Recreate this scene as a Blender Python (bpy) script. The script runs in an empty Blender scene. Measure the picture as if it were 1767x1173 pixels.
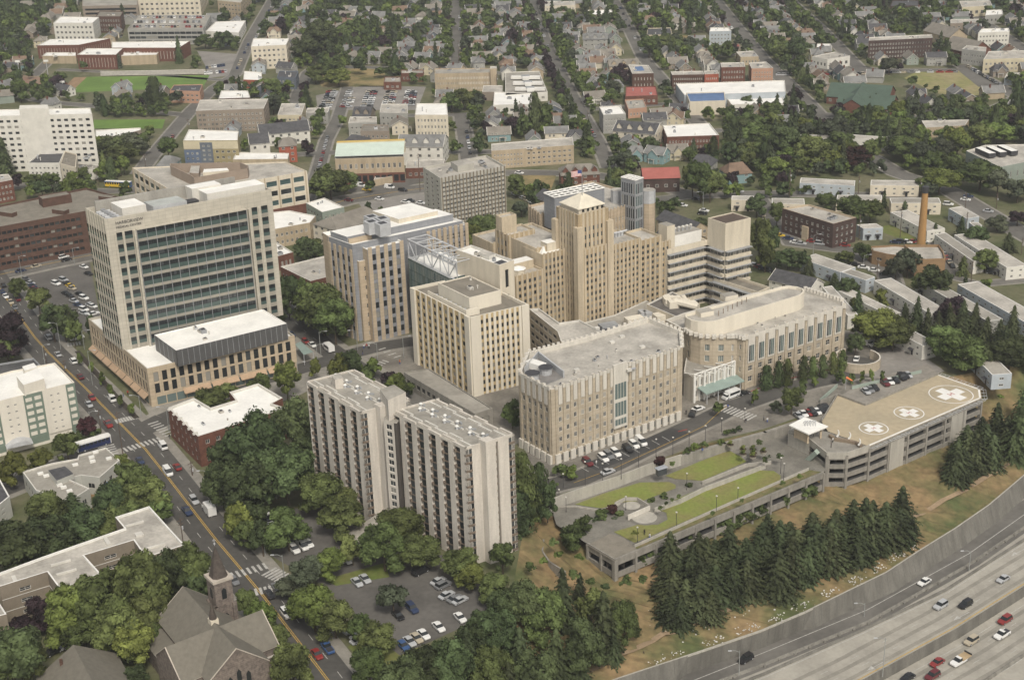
import bpy, bmesh, math, random
from mathutils import Vector, Matrix
from mathutils.geometry import tessellate_polygon
import numpy as np
R = math.radians
rnd = random.Random(7)
SC = bpy.context.scene
COL = SC.collection

# ---------------------------------------------------------------- camera
FPX, PITCH, ROLL, CAMZ = 2523.229,0.3895428,-0.0339495,200.0
CX, CY, IW = 883.5,586.5,1767.0
AF = Vector((0, math.cos(PITCH),-math.sin(PITCH)))
_r = Vector((1,0,0)); _u = _r.cross(AF)
AR = _r * math.cos(ROLL) + _u * math.sin(ROLL)
AU = _u * math.cos(ROLL) - _r * math.sin(ROLL)
cam = bpy.data.cameras.new("camera")
cam.sensor_width = 36.0
cam.lens = 36.0 * FPX / IW
cam.clip_start = 1.0
cam.clip_end = 12000.0
camo = bpy.data.objects.new("camera", cam)
COL.objects.link(camo)
m = Matrix.Identity(4)
for i in range(3):
    m[i][0] = AR[i]; m[i][1] = AU[i]; m[i][2] = -AF[i]
m[0][3], m[1][3], m[2][3] = 0.0,0.0, CAMZ
camo.matrix_world = m
SC.camera = camo

# ---------------------------------------------------------------- light: high thin overcast, weak warm sun
SUN_EL, SUN_AZ = R(50), R(165)        # azimuth measured clockwise from +Y (the view direction)
world = bpy.data.worlds.new("World")
SC.world = world
world.use_nodes = True
nt = world.node_tree
bg = nt.nodes["Background"]
sky = nt.nodes.new("ShaderNodeTexSky")
sky.sky_type = 'NISHITA'
sky.sun_disc = False
sky.sun_elevation = SUN_EL
sky.sun_rotation = SUN_AZ
sky.altitude = 200.0
sky.air_density = 1.0
sky.dust_density = 4.0
sky.ozone_density = 1.0
hs = nt.nodes.new("ShaderNodeHueSaturation")
hs.inputs['Saturation'].default_value = 0.35
nt.links.new(sky.outputs[0], hs.inputs['Color'])
wb = nt.nodes.new('ShaderNodeVectorMath'); wb.operation = 'MULTIPLY'; wb.inputs[1].default_value = (1.03,1.0,0.94)   # thin cloud veil: warm grey light
nt.links.new(hs.outputs[0], wb.inputs[0])
nt.links.new(wb.outputs[0], bg.inputs['Color'])
bg.inputs['Strength'].default_value = 0.115
sun = bpy.data.lights.new("sun", 'SUN')
sun.energy = 1.8
sun.angle = R(10)
sun.color = (1.0,0.93,0.82)
suno = bpy.data.objects.new("sun", sun)
COL.objects.link(suno)
sd = Vector((math.sin(SUN_AZ) * math.cos(SUN_EL), math.cos(SUN_AZ) * math.cos(SUN_EL), math.sin(SUN_EL)))
suno.location = (0,0,600)
suno.rotation_euler = sd.to_track_quat('Z', 'Y').to_euler()
SC.view_settings.view_transform = 'Standard'
SC.view_settings.look = 'None'
SC.view_settings.exposure = 0.36
SC.view_settings.gamma = 1.0
SC.render.engine = 'CYCLES'
HAZE = 0.00014
SC.cycles.max_bounces = 5
SC.cycles.diffuse_bounces = 2
SC.cycles.glossy_bounces = 2
SC.cycles.transmission_bounces = 2
SC.cycles.volume_bounces = 0
SC.cycles.transparent_max_bounces = 6
# ---------------------------------------------------------------- picture <-> ground survey (reads the plan off the photograph)
def G(x, y, z=0.0):
    d = AF + AR * ((x - CX) / FPX) - AU * ((y - CY) / FPX)
    t = (z - CAMZ) / d.z
    return Vector((d.x * t, d.y * t, z))
def PX(v):
    w = Vector(v) - Vector((0,0, CAMZ))
    k = w.dot(AF)
    return CX + FPX * w.dot(AR) / k, CY - FPX * w.dot(AU) / k, k
def HG(bx, by, ty, z0=0.0):
    g = G(bx, by, z0); lo, hi = z0,150.0
    for _ in range(40):
        mm = (lo + hi)/2
        if PX((g.x, g.y, mm))[1] > ty: lo = mm
        else: hi = mm
    return lo
# ---------------------------------------------------------------- materials
MATS = {}
def mat(name, col, rough=0.85, var=0.12, scale=0.25, kind='noise', metal=0.0, spec=0.3, col2=None, objrand=0.0, bump=0.0, emit=0):
    if name in MATS: return MATS[name]
    m = bpy.data.materials.new(name); m.use_nodes = True
    n = m.node_tree.nodes; l = m.node_tree.links
    b = n["Principled BSDF"]
    b.inputs['Roughness'].default_value = rough
    b.inputs['Metallic'].default_value = metal
    b.inputs['Specular IOR Level'].default_value = spec
    c = (*col, 1)
    if var == 0 and objrand == 0:
        b.inputs['Base Color'].default_value = c
    else:
        tc = n.new("ShaderNodeTexCoord")
        geo = n.new("ShaderNodeNewGeometry")
        nz = n.new("ShaderNodeTexNoise"); nz.inputs['Scale'].default_value = scale
        nz.inputs['Detail'].default_value = 6; nz.inputs['Roughness'].default_value = 0.62
        if kind == 'streak':
            mp = n.new("ShaderNodeMapping"); mp.inputs['Scale'].default_value = (1,1,0.12)
            l.new(geo.outputs['Position'], mp.inputs['Vector']); l.new(mp.outputs[0], nz.inputs['Vector'])
        else:
            l.new(geo.outputs['Position'], nz.inputs['Vector'])
        rp = n.new("ShaderNodeValToRGB")
        e = rp.color_ramp.elements
        c2 = col2 or tuple(v * (1 - var * 2.2) for v in col)
        e[0].position = 0.36; e[0].color = (*c2,1)
        e[1].position = 0.62; e[1].color = (*(tuple(min(1, v * (1 + var * 0.6)) for v in col) if not col2 else col),1)
        l.new(nz.outputs['Fac'], rp.inputs[0])
        out = rp.outputs[0]
        if kind in ('grain', 'streak', 'noise'):
            n2 = n.new("ShaderNodeTexNoise"); n2.inputs['Scale'].default_value = scale * 9 if kind != 'streak' else 2.0
            n2.inputs['Detail'].default_value = 3
            l.new(geo.outputs['Position'], n2.inputs['Vector'])
            mr = n.new("ShaderNodeMapRange"); mr.inputs['To Min'].default_value = 1 - var * 0.9; mr.inputs['To Max'].default_value = 1 + var * 0.9
            mr.inputs['From Min'].default_value = 0.3; mr.inputs['From Max'].default_value = 0.7
            l.new(n2.outputs['Fac'], mr.inputs['Value'])
            mx = n.new("ShaderNodeVectorMath"); mx.operation = 'SCALE'
            l.new(out, mx.inputs[0]); l.new(mr.outputs[0], mx.inputs['Scale']); out = mx.outputs[0]
        if kind == 'panel' or kind == 'brick':
            bt = n.new("ShaderNodeTexBrick")
            mp = n.new("ShaderNodeMapping")
            l.new(tc.outputs['UV'], bt.inputs['Vector'])
            bt.inputs['Scale'].default_value = 1.0
            bt.inputs['Brick Width'].default_value = 2.4 if kind == 'panel' else 1.2
            bt.inputs['Row Height'].default_value = 1.3 if kind == 'panel' else 0.5
            bt.offset = 0.0 if kind == 'panel' else 0.5
            bt.inputs['Mortar Size'].default_value = 0.05 if kind == 'panel' else 0.04
            bt.inputs['Color1'].default_value = (1,1,1,1); bt.inputs['Color2'].default_value = (0.9,0.9,0.9,1)
            bt.inputs['Mortar'].default_value = (0.72,0.72,0.72,1)
            mx = n.new("ShaderNodeVectorMath"); mx.operation = 'MULTIPLY'
            l.new(out, mx.inputs[0]); l.new(bt.outputs['Color'], mx.inputs[1]); out = mx.outputs[0]
        if objrand:
            oi = n.new("ShaderNodeObjectInfo"); hs = n.new("ShaderNodeHueSaturation")
            m1 = n.new("ShaderNodeMapRange"); m1.inputs['To Min'].default_value = 1 - objrand; m1.inputs['To Max'].default_value = 1 + objrand
            l.new(oi.outputs['Random'], m1.inputs['Value']); l.new(m1.outputs[0], hs.inputs['Value'])
            m2 = n.new("ShaderNodeMapRange"); m2.inputs['To Min'].default_value = 0.5 - objrand * 0.06; m2.inputs['To Max'].default_value = 0.5 + objrand * 0.06
            ml = n.new("ShaderNodeMath"); ml.operation = 'MULTIPLY'; ml.inputs[1].default_value = 7.31
            fr = n.new("ShaderNodeMath"); fr.operation = 'FRACT'
            l.new(oi.outputs['Random'], ml.inputs[0]); l.new(ml.outputs[0], fr.inputs[0]); l.new(fr.outputs[0], m2.inputs['Value']); l.new(m2.outputs[0], hs.inputs['Hue'])
            l.new(out, hs.inputs['Color']); out = hs.outputs[0]
        l.new(out, b.inputs['Base Color'])
        if bump:
            bp = n.new("ShaderNodeBump"); bp.inputs['Distance'].default_value = bump; bp.inputs['Strength'].default_value = 0.6
            l.new(nz.outputs['Fac'], bp.inputs['Height']); l.new(bp.outputs[0], b.inputs['Normal'])
    MATS[name] = m
    return m
def pm(name, *c, **k): return mat(name, c, **k)
def hx(r, g, b, k=1.0):   # sRGB 0-255 -> linear albedo
    return tuple(((v / 255.0) ** 2.2) * k for v in (r, g, b))
# ---------------------------------------------------------------- mesh builder
class MB:
    def __init__(s): s.v = []; s.f = []; s.m = []; s.mats = []; s.uv = []
    def mi(s, m):
        if m not in s.mats: s.mats.append(m)
        return s.mats.index(m)
    def face(s, pts, m, uv=None):
        i = len(s.v); s.v += [tuple(p) for p in pts]; s.f.append(list(range(i, i + len(pts)))); s.m.append(s.mi(m))
        if uv is None:
            p0 = Vector(pts[0]); a = Vector(pts[1]) - p0; nrm = a.cross(Vector(pts[-1]) - p0)
            if nrm.length > 1e-9: nrm.normalize()
            if abs(nrm.z) > 0.8: uv = [(p[0], p[1]) for p in pts]
            else:
                h = Vector((-nrm.y, nrm.x, 0)); h = h.normalized() if h.length > 1e-6 else Vector((1,0,0))
                uv = [(h.x * p[0] + h.y * p[1], p[2]) for p in pts]
        s.uv += uv
    def ngon(s, pts, m, up=True):
        P = [Vector(p) for p in pts]
        for t in tessellate_polygon([P]):
            a, b, c = [P[i] for i in t]
            if ((b - a).cross(c - a).z > 0) != up: b, c = c, b
            s.face([a, b, c], m)
    def prism(s, poly, z0, z1, m, top=None, bottom=False):
        P = ccw(poly)
        n = len(P)
        for i in range(n):
            a, b = P[i], P[(i + 1) % n]
            s.face([(a[0], a[1], z0),(b[0], b[1], z0),(b[0], b[1], z1),(a[0], a[1], z1)], m)
        s.ngon([(p[0], p[1], z1) for p in P], top or m, True)
        if bottom: s.ngon([(p[0], p[1], z0) for p in P], m, False)
    def box(s, c, sx, sy, sz, m, ang=0.0, top=None, bottom=False):
        """c = centre of the underside"""
        ca, sa = math.cos(ang), math.sin(ang)
        poly = [(c[0] + ca * x - sa * y, c[1] + sa * x + ca * y) for x, y in ((-sx / 2,-sy / 2),(sx / 2,-sy / 2),(sx / 2, sy / 2),(-sx / 2, sy / 2))]
        s.prism(poly, c[2], c[2] + sz, m, top, bottom)
    def cyl(s, c, r0, r1, h, m, n=10, top=None, capr=None):
        a = [(c[0] + r0 * math.cos(2 * math.pi * i / n), c[1] + r0 * math.sin(2 * math.pi * i / n), c[2]) for i in range(n)]
        b = [(c[0] + r1 * math.cos(2 * math.pi * i / n), c[1] + r1 * math.sin(2 * math.pi * i / n), c[2] + h) for i in range(n)]
        for i in range(n):
            j = (i + 1) % n
            s.face([a[i], a[j], b[j], b[i]], m)
        s.face(b, top or m)
    def beam(s, p, q, r, m, n=4):
        p, q = Vector(p), Vector(q); d = (q - p)
        if d.length < 1e-6: return
        d.normalize(); u = d.orthogonal().normalized(); w = d.cross(u)
        k = [u * math.cos(2 * math.pi * (i + .5) / n) * r + w * math.sin(2 * math.pi * (i + .5) / n) * r for i in range(n)]
        for i in range(n):
            j = (i + 1) % n
            s.face([p + k[i], p + k[j], q + k[j], q + k[i]], m)
        s.face([p + x for x in reversed(k)], m); s.face([q + x for x in k], m)
    def mesh(s, name, loc=(0,0,0)):
        me = bpy.data.meshes.new(name)
        ox, oy, oz = loc
        me.from_pydata([(x - ox, y - oy, z - oz) for x, y, z in s.v],[], s.f)
        for mm in s.mats: me.materials.append(mm)
        me.polygons.foreach_set('material_index', s.m)
        uvl = me.uv_layers.new(name='UVMap')
        uvl.data.foreach_set('uv', [c for u in s.uv for c in u])
        me.update()
        return me
    def build(s, name, parent=None, loc=None):
        if not s.f: return None
        if loc is None: loc = parent.location if parent is not None else s.v[0]
        o = bpy.data.objects.new(name, s.mesh(name, loc)); COL.objects.link(o)
        if parent is not None: o.parent = parent
        else: o.location = loc
        return o
def area(P):
    return sum(P[i][0] * P[(i + 1) % len(P)][1] - P[(i + 1) % len(P)][0] * P[i][1] for i in range(len(P)))
def ccw(P):
    return list(P) if area(P) > 0 else list(reversed(P))
def empty(name, loc):
    o = bpy.data.objects.new(name, None); COL.objects.link(o); o.location = loc; o.empty_display_size = 0.5
    return o
def tag(o, label, cat, group=None):
    o['label'] = label; o['category'] = cat
    if group: o['group'] = group
    return o
def struct(mb, name, loc=(0,0,0)):
    o = mb.build(name, None, loc); o['kind'] = 'structure'; return o
def norm2(v):
    v = Vector((v[0], v[1])); return v.normalized()
# rectangle from three surveyed roof corners: near N, left L, right Rt at height H -> [L, N, R, B] (ccw seen from above)
def rect(N, L, Rt, H):
    n, l, r = G(*N, H), G(*L, H), G(*Rt, H)
    a = l - n; b = r - n
    ua = a.normalized(); ub = b.normalized()
    if abs(ua.dot(ub)) < 0.3: return [l.xy, n.xy, r.xy, (l + b).xy]
    # orthogonalise about the mean
    ub2 = Vector((ua.y, -ua.x, 0)); ub2 = ub2 if ub2.dot(ub) > 0 else -ub2
    e = (ub + ub2).normalized(); ua2 = Vector((-e.y, e.x, 0)); ua2 = ua2 if ua2.dot(ua) > 0 else -ua2
    A = ua2 * a.length; B = e * b.length
    return [(n + A).xy, n.xy, (n + B).xy, (n + A + B).xy]
def inset(P, d):
    P = ccw(P); n = len(P); out = []
    for i in range(n):
        p0, p1, p2 = Vector(P[i - 1][:2]), Vector(P[i][:2]), Vector(P[(i + 1) % n][:2])
        d1 = (p1 - p0).normalized(); d2 = (p2 - p1).normalized()
        n1 = Vector((-d1.y, d1.x)); n2 = Vector((-d2.y, d2.x))
        k = n1 + n2
        if k.length < 1e-4: out.append(p1 + n1 * d); continue
        k.normalize(); out.append(p1 + k * (d / max(0.3, k.dot(n1))))
    return out
# ---------------------------------------------------------------- windows
WMESH = {}
def wmesh(w, h, sty, var):
    w = round(w * 10)/10; h = round(h * 10)/10
    key = (w, h, sty, var)
    if key in WMESH: return WMESH[key]
    fr, mul, trans, fw = WSTY[sty]
    g = GLASS[var]
    mb = MB()
    x0, x1 = -w / 2, w / 2
    def q(a, b, c, d, m, y=0.0): mb.face([(a, -y, c),(b, -y, c),(b, -y, d),(a, -y, d)], m)
    q(x0 + fw, x1 - fw, fw, h - fw, g, 0.0)
    for a, b, c, d in ((x0, x0 + fw, 0, h),(x1 - fw, x1,0, h),(x0 + fw, x1 - fw, 0, fw),(x0 + fw, x1 - fw, h - fw, h)):
        q(a, b, c, d, fr, 0.04)
    for k in range(mul):
        x = x0 + w * (k + 1)/(mul + 1); q(x - fw * .4, x + fw * .4, fw, h - fw, fr, 0.045)
    for t in trans:
        q(x0 + fw, x1 - fw, h * t - fw * .4, h * t + fw * .4, fr, 0.05)
    me = mb.mesh('window')
    WMESH[key] = me
    return me
class Multi:
    def __init__(s): s.items = []
    def prism(s, *a, **k): m = MB(); m.prism(*a, **k); s.items.append(m)
    def box(s, *a, **k): m = MB(); m.box(*a, **k); s.items.append(m)
    def beam(s, *a, **k): m = MB(); m.beam(*a, **k); s.items.append(m)
# ---------------------------------------------------------------- buildings
class Bld:
    def __init__(s, name, label, cat, loc, group=None):
        s.o = empty(name, loc); tag(s.o, label, cat, group)
        s.mb = {}; s.win = []; s.multi = {}
    def part(s, name):
        if name in s.SPLIT:
            return s.multi.setdefault(name, Multi())
        if name not in s.mb: s.mb[name] = MB()
        return s.mb[name]
    SPLIT = ('pilaster', 'merlon', 'fin', 'pier', 'corner_pier', 'plinth', 'buttress', 'spandrel_band', 'glass_spandrel_band', 'slab_band', 'eyebrow', 'band', 'balcony', 'column', 'dormer', 'porch')
    def sub(s, name, mb):
        return mb.build(name, s.o)
    def block(s, P, z0, H, wall, roof, par=0.6, pw=0.35, cap=None, F=None, edges=None, F2=None, rname='roof', wname='wall'):
        """P plan (list of 2D points), H roof height; F facade spec for all camera-facing edges, edges={i: spec} by order in P"""
        flip = area(P) < 0
        n = len(P)
        W = s.part(wname); RF = s.part(rname)
        for i in range(n):
            a, b = Vector(P[i][:2]), Vector(P[(i + 1) % n][:2])
            if flip: a, b = b, a
            sp = None
            nrm = Vector((b.y - a.y, a.x - b.x)); mid = (a + b)/2
            facing = nrm.dot(-mid) > 0
            if edges and i in edges: sp = edges[i]
            elif F and facing: sp = F
            top = H + par
            if sp and facing: s.facade(a, b, z0, top, sp, wall)
            else: W.face([(a.x, a.y, z0),(b.x, b.y, z0),(b.x, b.y, top),(a.x, a.y, top)], wall)
        Q = ccw(P)
        if par > 0.05:
            I = inset(Q, pw)
            cm = cap or wall
            for i in range(n):
                j = (i + 1) % n
                a, b, c, d = Q[i], Q[j], I[j], I[i]
                RF.face([(a[0], a[1], H + par),(b[0], b[1], H + par),(c[0], c[1], H + par),(d[0], d[1], H + par)], cm)
                RF.face([(d[0], d[1], H + par),(c[0], c[1], H + par),(c[0], c[1], H),(d[0], d[1], H)], cm)
            RF.ngon([(p[0], p[1], H) for p in I], roof)
        else:
            RF.ngon([(p[0], p[1], H) for p in Q], roof)
    def facade(s, a, b, z0, z1, sp, wall):
        W = s.part('wall')
        wall = sp.get('wall', wall)
        L = (b - a).length; u = (b - a) / L; nr = Vector((u.y, -u.x))
        def P(x, z, d=0.0): return (a.x + u.x * x + nr.x * d, a.y + u.y * x + nr.y * d, z)
        n = sp.get('n') or max(1, round((L - 2 * sp.get('side', 1)) / sp['pitch'])); r = sp['r']
        side = sp.get('side', 1.0); top = sp.get('top', 1.2); bot = sp.get('bot', 1.0)
        cw = (L - 2 * side) / n; rh = (z1 - z0 - top - bot) / r
        ww = cw * sp.get('ww', 0.5); wh = rh * sp.get('wh', 0.5); rec = sp.get('rec', 0.25); zo = sp.get('zo', 0.5)
        sty = sp.get('sty', 'light'); gw = sp.get('gw', 'mix'); skip = sp.get('skip')
        xs = [side + cw * (i + .5) for i in range(n)]
        zb = z0
        ang = math.atan2(u.y, u.x)
        for j in range(r):
            za = z0 + bot + rh * j + (rh - wh) * zo; zt = za + wh
            W.face([P(0, zb), P(L, zb), P(L, za), P(0, za)], wall)
            xb = 0
            for i, x in enumerate(xs):
                if skip and skip(i, j): continue
                x0, x1 = x - ww / 2, x + ww / 2
                if x0 - xb > 1e-3: W.face([P(xb, za), P(x0, za), P(x0, zt), P(xb, zt)], wall)
                if rec > 0.01:
                    W.face([P(x0, za), P(x1, za), P(x1, za, -rec), P(x0, za, -rec)], wall)
                    W.face([P(x0, zt, -rec), P(x1, zt, -rec), P(x1, zt), P(x0, zt)], wall)
                    W.face([P(x0, za), P(x0, za, -rec), P(x0, zt, -rec), P(x0, zt)], wall)
                    W.face([P(x1, za, -rec), P(x1, za), P(x1, zt), P(x1, zt, -rec)], wall)
                xb = x1
                s.win.append((P(x, za, -rec), ang, ww, wh, sty, gw, rec))
            if L - xb > 1e-3: W.face([P(xb, za), P(L, za), P(L, zt), P(xb, zt)], wall)
            zb = zt
        W.face([P(0, zb), P(L, zb), P(L, z1), P(0, z1)], wall)
        pl = sp.get('pil')
        if pl:   # (width, depth, mat, raise)
            M = s.part('pilaster')
            pts = [side + cw * i for i in range(n + 1)] if sp.get('pilend', True) else [side + cw * i for i in range(1, n)]
            hh = z1 + pl[3] if len(pl) > 3 else z1+0.15
            for x in pts:
                w2 = pl[0]/2
                q = [P(x - w2,0,0), P(x - w2,0, pl[1]), P(x + w2,0, pl[1]), P(x + w2,0,0)]
                M.prism([k[:2] for k in q], z0 + sp.get('pb', 0), hh, pl[2])
        bd = sp.get('bands')  # [(f0,f1,mat,proud)] per floor
        if bd:
            for j in range(r):
                zf = z0 + bot + rh * j
                for f0, f1, mm, d in bd:
                    q = [P(side, 0), P(side, 0, d), P(L - side, 0, d), P(L - side, 0)]
                    s.part('band').prism([k[:2] for k in q], zf + rh * f0, zf + rh * f1, mm, bottom=True)
    def finish(s, limit=100):
        for k, mb in s.mb.items():
            if mb.f: mb.build(k, s.o)
        for k, mu in s.multi.items():
            it = sorted(mu.items, key=lambda m: (Vector(m.v[0]) - Vector((0,0, CAMZ))).length)
            for m_ in it[:100]: m_.build(k, s.o)
            if it[100:]:
                r_ = MB()
                for m_ in it[100:]:
                    o = len(r_.v); r_.v += m_.v; r_.f += [[i + o for i in f] for f in m_.f]; r_.uv += m_.uv
                    r_.m += [r_.mi(m_.mats[i]) for i in m_.m]
                o = r_.build(k, s.o); o['kind'] = 'stuff'
        if not s.win: return s.o
        ws = sorted(s.win, key=lambda w: (Vector(w[0]) - Vector((0,0, CAMZ))).length)
        loc = s.o.location
        rest = MB()
        rr = random.Random(len(ws))
        for i, (p, ang, w, h, sty, gw, rec) in enumerate(ws):
            var = rr.choice(GMIX[gw])
            me = wmesh(w, h, sty, var)
            if i < limit:
                o = bpy.data.objects.new('window', me); COL.objects.link(o); o.parent = s.o
                o.location = Vector(p) - loc; o.rotation_euler = (0,0, ang)
                sc = (w / (round(w * 10)/10 or .1),1, h / (round(h * 10)/10 or .1)); o.scale = sc
            else:
                ca, sa = math.cos(ang), math.sin(ang)
                x0, x1 = -w / 2, w / 2; fr, mul, trans, fw = WSTY[sty]
                def Q(x, z, y): return (p[0] + ca * x - sa * y, p[1] + sa * x + ca * y, p[2] + z)
                rest.face([Q(x0,0,0), Q(x1,0,0), Q(x1, h, 0), Q(x0, h, 0)], GLASS[var])
                for k in range(mul):
                    x = x0 + w * (k + 1)/(mul + 1); rest.face([Q(x - fw * .5,0,-.04), Q(x + fw * .5,0,-.04), Q(x + fw * .5, h, -.04), Q(x - fw * .5, h, -.04)], fr)
                for t in trans: rest.face([Q(x0, h * t - fw * .5,-.05), Q(x1, h * t - fw * .5,-.05), Q(x1, h * t + fw * .5,-.05), Q(x0, h * t + fw * .5,-.05)], fr)
        if rest.f:
            o = rest.build('window', s.o); o['kind'] = 'stuff'
        return s.o
# ---------------------------------------------------------------- palette
glass_d = mat('glass dark', (0.02,0.023,0.025), rough=0.12, var=0, spec=0.6)
glass_m = mat('glass mid', (0.055,0.062,0.065), rough=0.15, var=0, spec=0.6)
glass_b = mat('glass with blind', (0.26,0.25,0.22), rough=0.35, var=0, spec=0.5)
glass_g = mat('glass green', (0.125,0.165,0.16), rough=0.12, var=0, spec=0.7)
glass_g2 = mat('glass green dark', (0.055,0.095,0.095), rough=0.12, var=0, spec=0.7)
GLASS = {'d': glass_d, 'm': glass_m, 'b': glass_b, 'g': glass_g, 'h': glass_g2}
GMIX = {'mix': 'dddmmmb', 'dark': 'ddddmdmdb', 'ribbon': 'dddmdddmb', 'green': 'gghg', 'blind': 'dmmbb', 'gd': 'hhhd', 'old': 'dmmmbbm'}
white = mat('white paint', (0.74,0.73,0.69), var=0.05)
offw = mat('off white trim', (0.60,0.58,0.53), var=0.06, kind='streak')
darkm = mat('dark metal', (0.05,0.05,0.055), rough=0.5, var=0.05)
greym = mat('grey metal', (0.30,0.31,0.32), rough=0.5, var=0.08)
steel = mat('light steel', (0.45,0.46,0.47), rough=0.45, var=0.08)
WSTY = {'light': (offw, 1,(),0.14), 'lightx': (offw, 1,(0.5,),0.14), 'dark': (darkm, 1,(),0.10), 'grey': (greym, 1,(0.55,),0.12), 'thin': (greym, 0,(),0.08),
        'tall': (offw, 2,(),0.16), 'rib': (steel, 0,(),0.12), 'cas': (steel, 1,(0.6,),0.10), 'none': (darkm, 0,(),0.06)}
conc = mat('concrete', (0.27,0.255,0.225), var=0.10, kind='streak', scale=0.5)
concl = mat('pale concrete', (0.40,0.38,0.335), var=0.07, kind='streak', scale=0.6)
roofw = mat('white membrane roof', (0.80,0.79,0.75), var=0.05, scale=0.12)
roofg = mat('grey membrane roof', (0.34,0.32,0.28), var=0.12, scale=0.10)
roofl = mat('pale grey roof', (0.44,0.415,0.37), var=0.14, scale=0.13)
roofb = mat('brown gravel roof', (0.22,0.20,0.165), var=0.10, scale=0.3)
roofd = mat('dark shingle roof', (0.085,0.085,0.09), var=0.15, scale=0.6)
brick = mat('red brick', (0.17,0.075,0.052), var=0.12, kind='brick', scale=0.6)
brickb = mat('brown brick', (0.115,0.065,0.048), var=0.12, kind='brick', scale=0.6)
tan = mat('tan stone', (0.50,0.41,0.295), var=0.06, kind='panel', scale=0.4)
tan2 = mat('tan brick', (0.43,0.35,0.245), var=0.08, kind='streak', scale=0.5)
ochre = mat('ochre terracotta', (0.42,0.30,0.15), var=0.12, kind='streak', scale=0.6)
cream = mat('cream stucco', (0.63,0.57,0.46), var=0.05, kind='streak', scale=0.4)
terra = mat('terracotta cladding', (0.46,0.385,0.30), var=0.10, kind='panel', scale=0.8)
asphalt = mat('asphalt', (0.090,0.086,0.079), var=0.12, scale=0.08)
asphalt2 = mat('old asphalt', (0.145,0.138,0.125), var=0.12, scale=0.06)
asphalt_and_shade = mat('fresh asphalt and garage shade', (0.055,0.055,0.055), var=0.08, scale=0.1)  # new road surface; also painted on garage floors as interior shade
paving = mat('sidewalk concrete', (0.27,0.255,0.225), var=0.10, scale=0.3)
paintw = mat('white road paint', (0.47,0.46,0.43), var=0.14, scale=1.5)
painty = mat('yellow road paint', (0.55,0.36,0.08), var=0.12, scale=1.5)
lawn = mat('lawn', (0.115,0.155,0.035), var=0.16, scale=0.07, col2=(0.17,0.165,0.06))
fieldg = mat('sports field grass', (0.13,0.215,0.045), var=0.1, scale=0.05)
drygr = mat('dry grass', (0.30,0.225,0.11), var=0.15, scale=0.06, col2=(0.10,0.10,0.04))
redp = mat('red paint', (0.35,0.04,0.03), var=0.05)
stainm = mat('rust brown stain', (0.20,0.14,0.09), var=0.2)
# ---------------------------------------------------------------- terrain
ground_m = mat('ground', (0.15,0.14,0.085), var=0.2, scale=0.05, col2=(0.075,0.09,0.035))
L0 = [(560,1290),(745,1130),(880,1045),(900,930),(940,868),(985,848),(1090,815),(1200,770),(1320,742),(1400,715),(1480,680),(1640,650),(1767,625),(2000,540)]
L1 = [(700,1330),(850,1200),(960,1100),(1010,1035),(1059,1010),(1120,985),(1200,950),(1300,903),(1400,860),(1440,842),(1461,832),(1692,729),(1800,680),(2020,570)]
L2 = [(760,1345),(960,1215),(1067,1173),(1210,1126),(1315,1090),(1390,1058),(1470,1019),(1530,990),(1583,955),(1615,935),(1649,914),(1708,873),(1800,795),(2030,640)]
def lerp(a, b, t): return a + (b - a) * t
def smooth(P, k):   # resample polyline of vectors
    out = []
    for i in range(len(P)-1):
        for j in range(k): out.append(lerp(P[i], P[i + 1], j / k))
    out.append(P[-1]); return out
K = 6; ZW = -14.5
A0 = smooth([G(x, y, 0) for x, y in L0], K); A1 = smooth([G(x, y, -9) for x, y in L1], K); A2 = smooth([G(x, y, ZW) for x, y in L2], K)
mb = MB()
far = [Vector((3200,380,0)), Vector((3200,5200,0)), Vector((-3200,5200,0)), Vector((-3200,200,0)), Vector((A0[0].x, 200,0))]
mb.ngon([p for p in A0] + far[:], ground_m)
mb.face([(-3200,-400,-26),(3300,-400,-26),(3300,5300,-26),(-3200,5300,-26)], ground_m)
for q in ([A0[-1],(3200,380,0),(3200,380,-26), A2[-1]], ):
    mb.face([q[0], q[3], q[2]], ground_m); mb.face([q[0], q[2], q[1]], ground_m)
def slope_pt(i, t):
    # t 0..1 L0->L1,1..2 L1->L2
    p = lerp(A0[i], A1[i], t) if t <= 1 else lerp(A1[i], A2[i], t - 1)
    p = p.copy()
    if 21 <= i <= 58 and 0.005 < t < 1: p.z = lerp(-3.3,-9, t)
    if 0.02 < t < 2 and 0 < i < len(A0)-1: p.z += 0.35 * math.sin(i * 1.7 + t * 9)+0.2 * math.sin(i * 3.1 - t * 17)
    return p
slope_m = mat('hillside dry grass', (0.235,0.165,0.085), var=0.26, scale=0.06, col2=(0.085,0.10,0.038))
T = [0,.012,.25,.5,.75,1,1.2,1.4,1.6,1.8,2]
for i in range(len(A0)-1):
    for a, b in zip(T[:-1], T[1:]):
        q = [slope_pt(i, a), slope_pt(i, b), slope_pt(i + 1, b), slope_pt(i + 1, a)]
        mb.face([q[0], q[1], q[2]], slope_m); mb.face([q[0], q[2], q[3]], slope_m)
gnd = struct(mb, 'ground')
def slopeG(x, y):
    """point of the hillside seen at picture point x,y"""
    best = None
    for z in [0,-2,-4,-6,-8,-9,-10.5,-12,-13.2, ZW]:
        p = G(x, y, z); 
        best = (z, p)
        # find nearest i on slope with that z
        t = (-z)/9 if z >= -9 else 1+(-z - 9)/5.5
        line = [slope_pt(i, t) for i in range(len(A0))]
        # is p beyond (toward camera side of) line?
        j = min(range(len(line)), key=lambda k: (line[k].xy - p.xy).length)
        j0, j1 = max(0, j - 1), min(len(line)-1, j + 1)
        d = line[j1].xy - line[j0].xy
        w = p.xy - line[j].xy
        if d.x * w.y - d.y * w.x > 0:   # uphill side: surface is above here
            return p
    return best[1]
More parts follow.
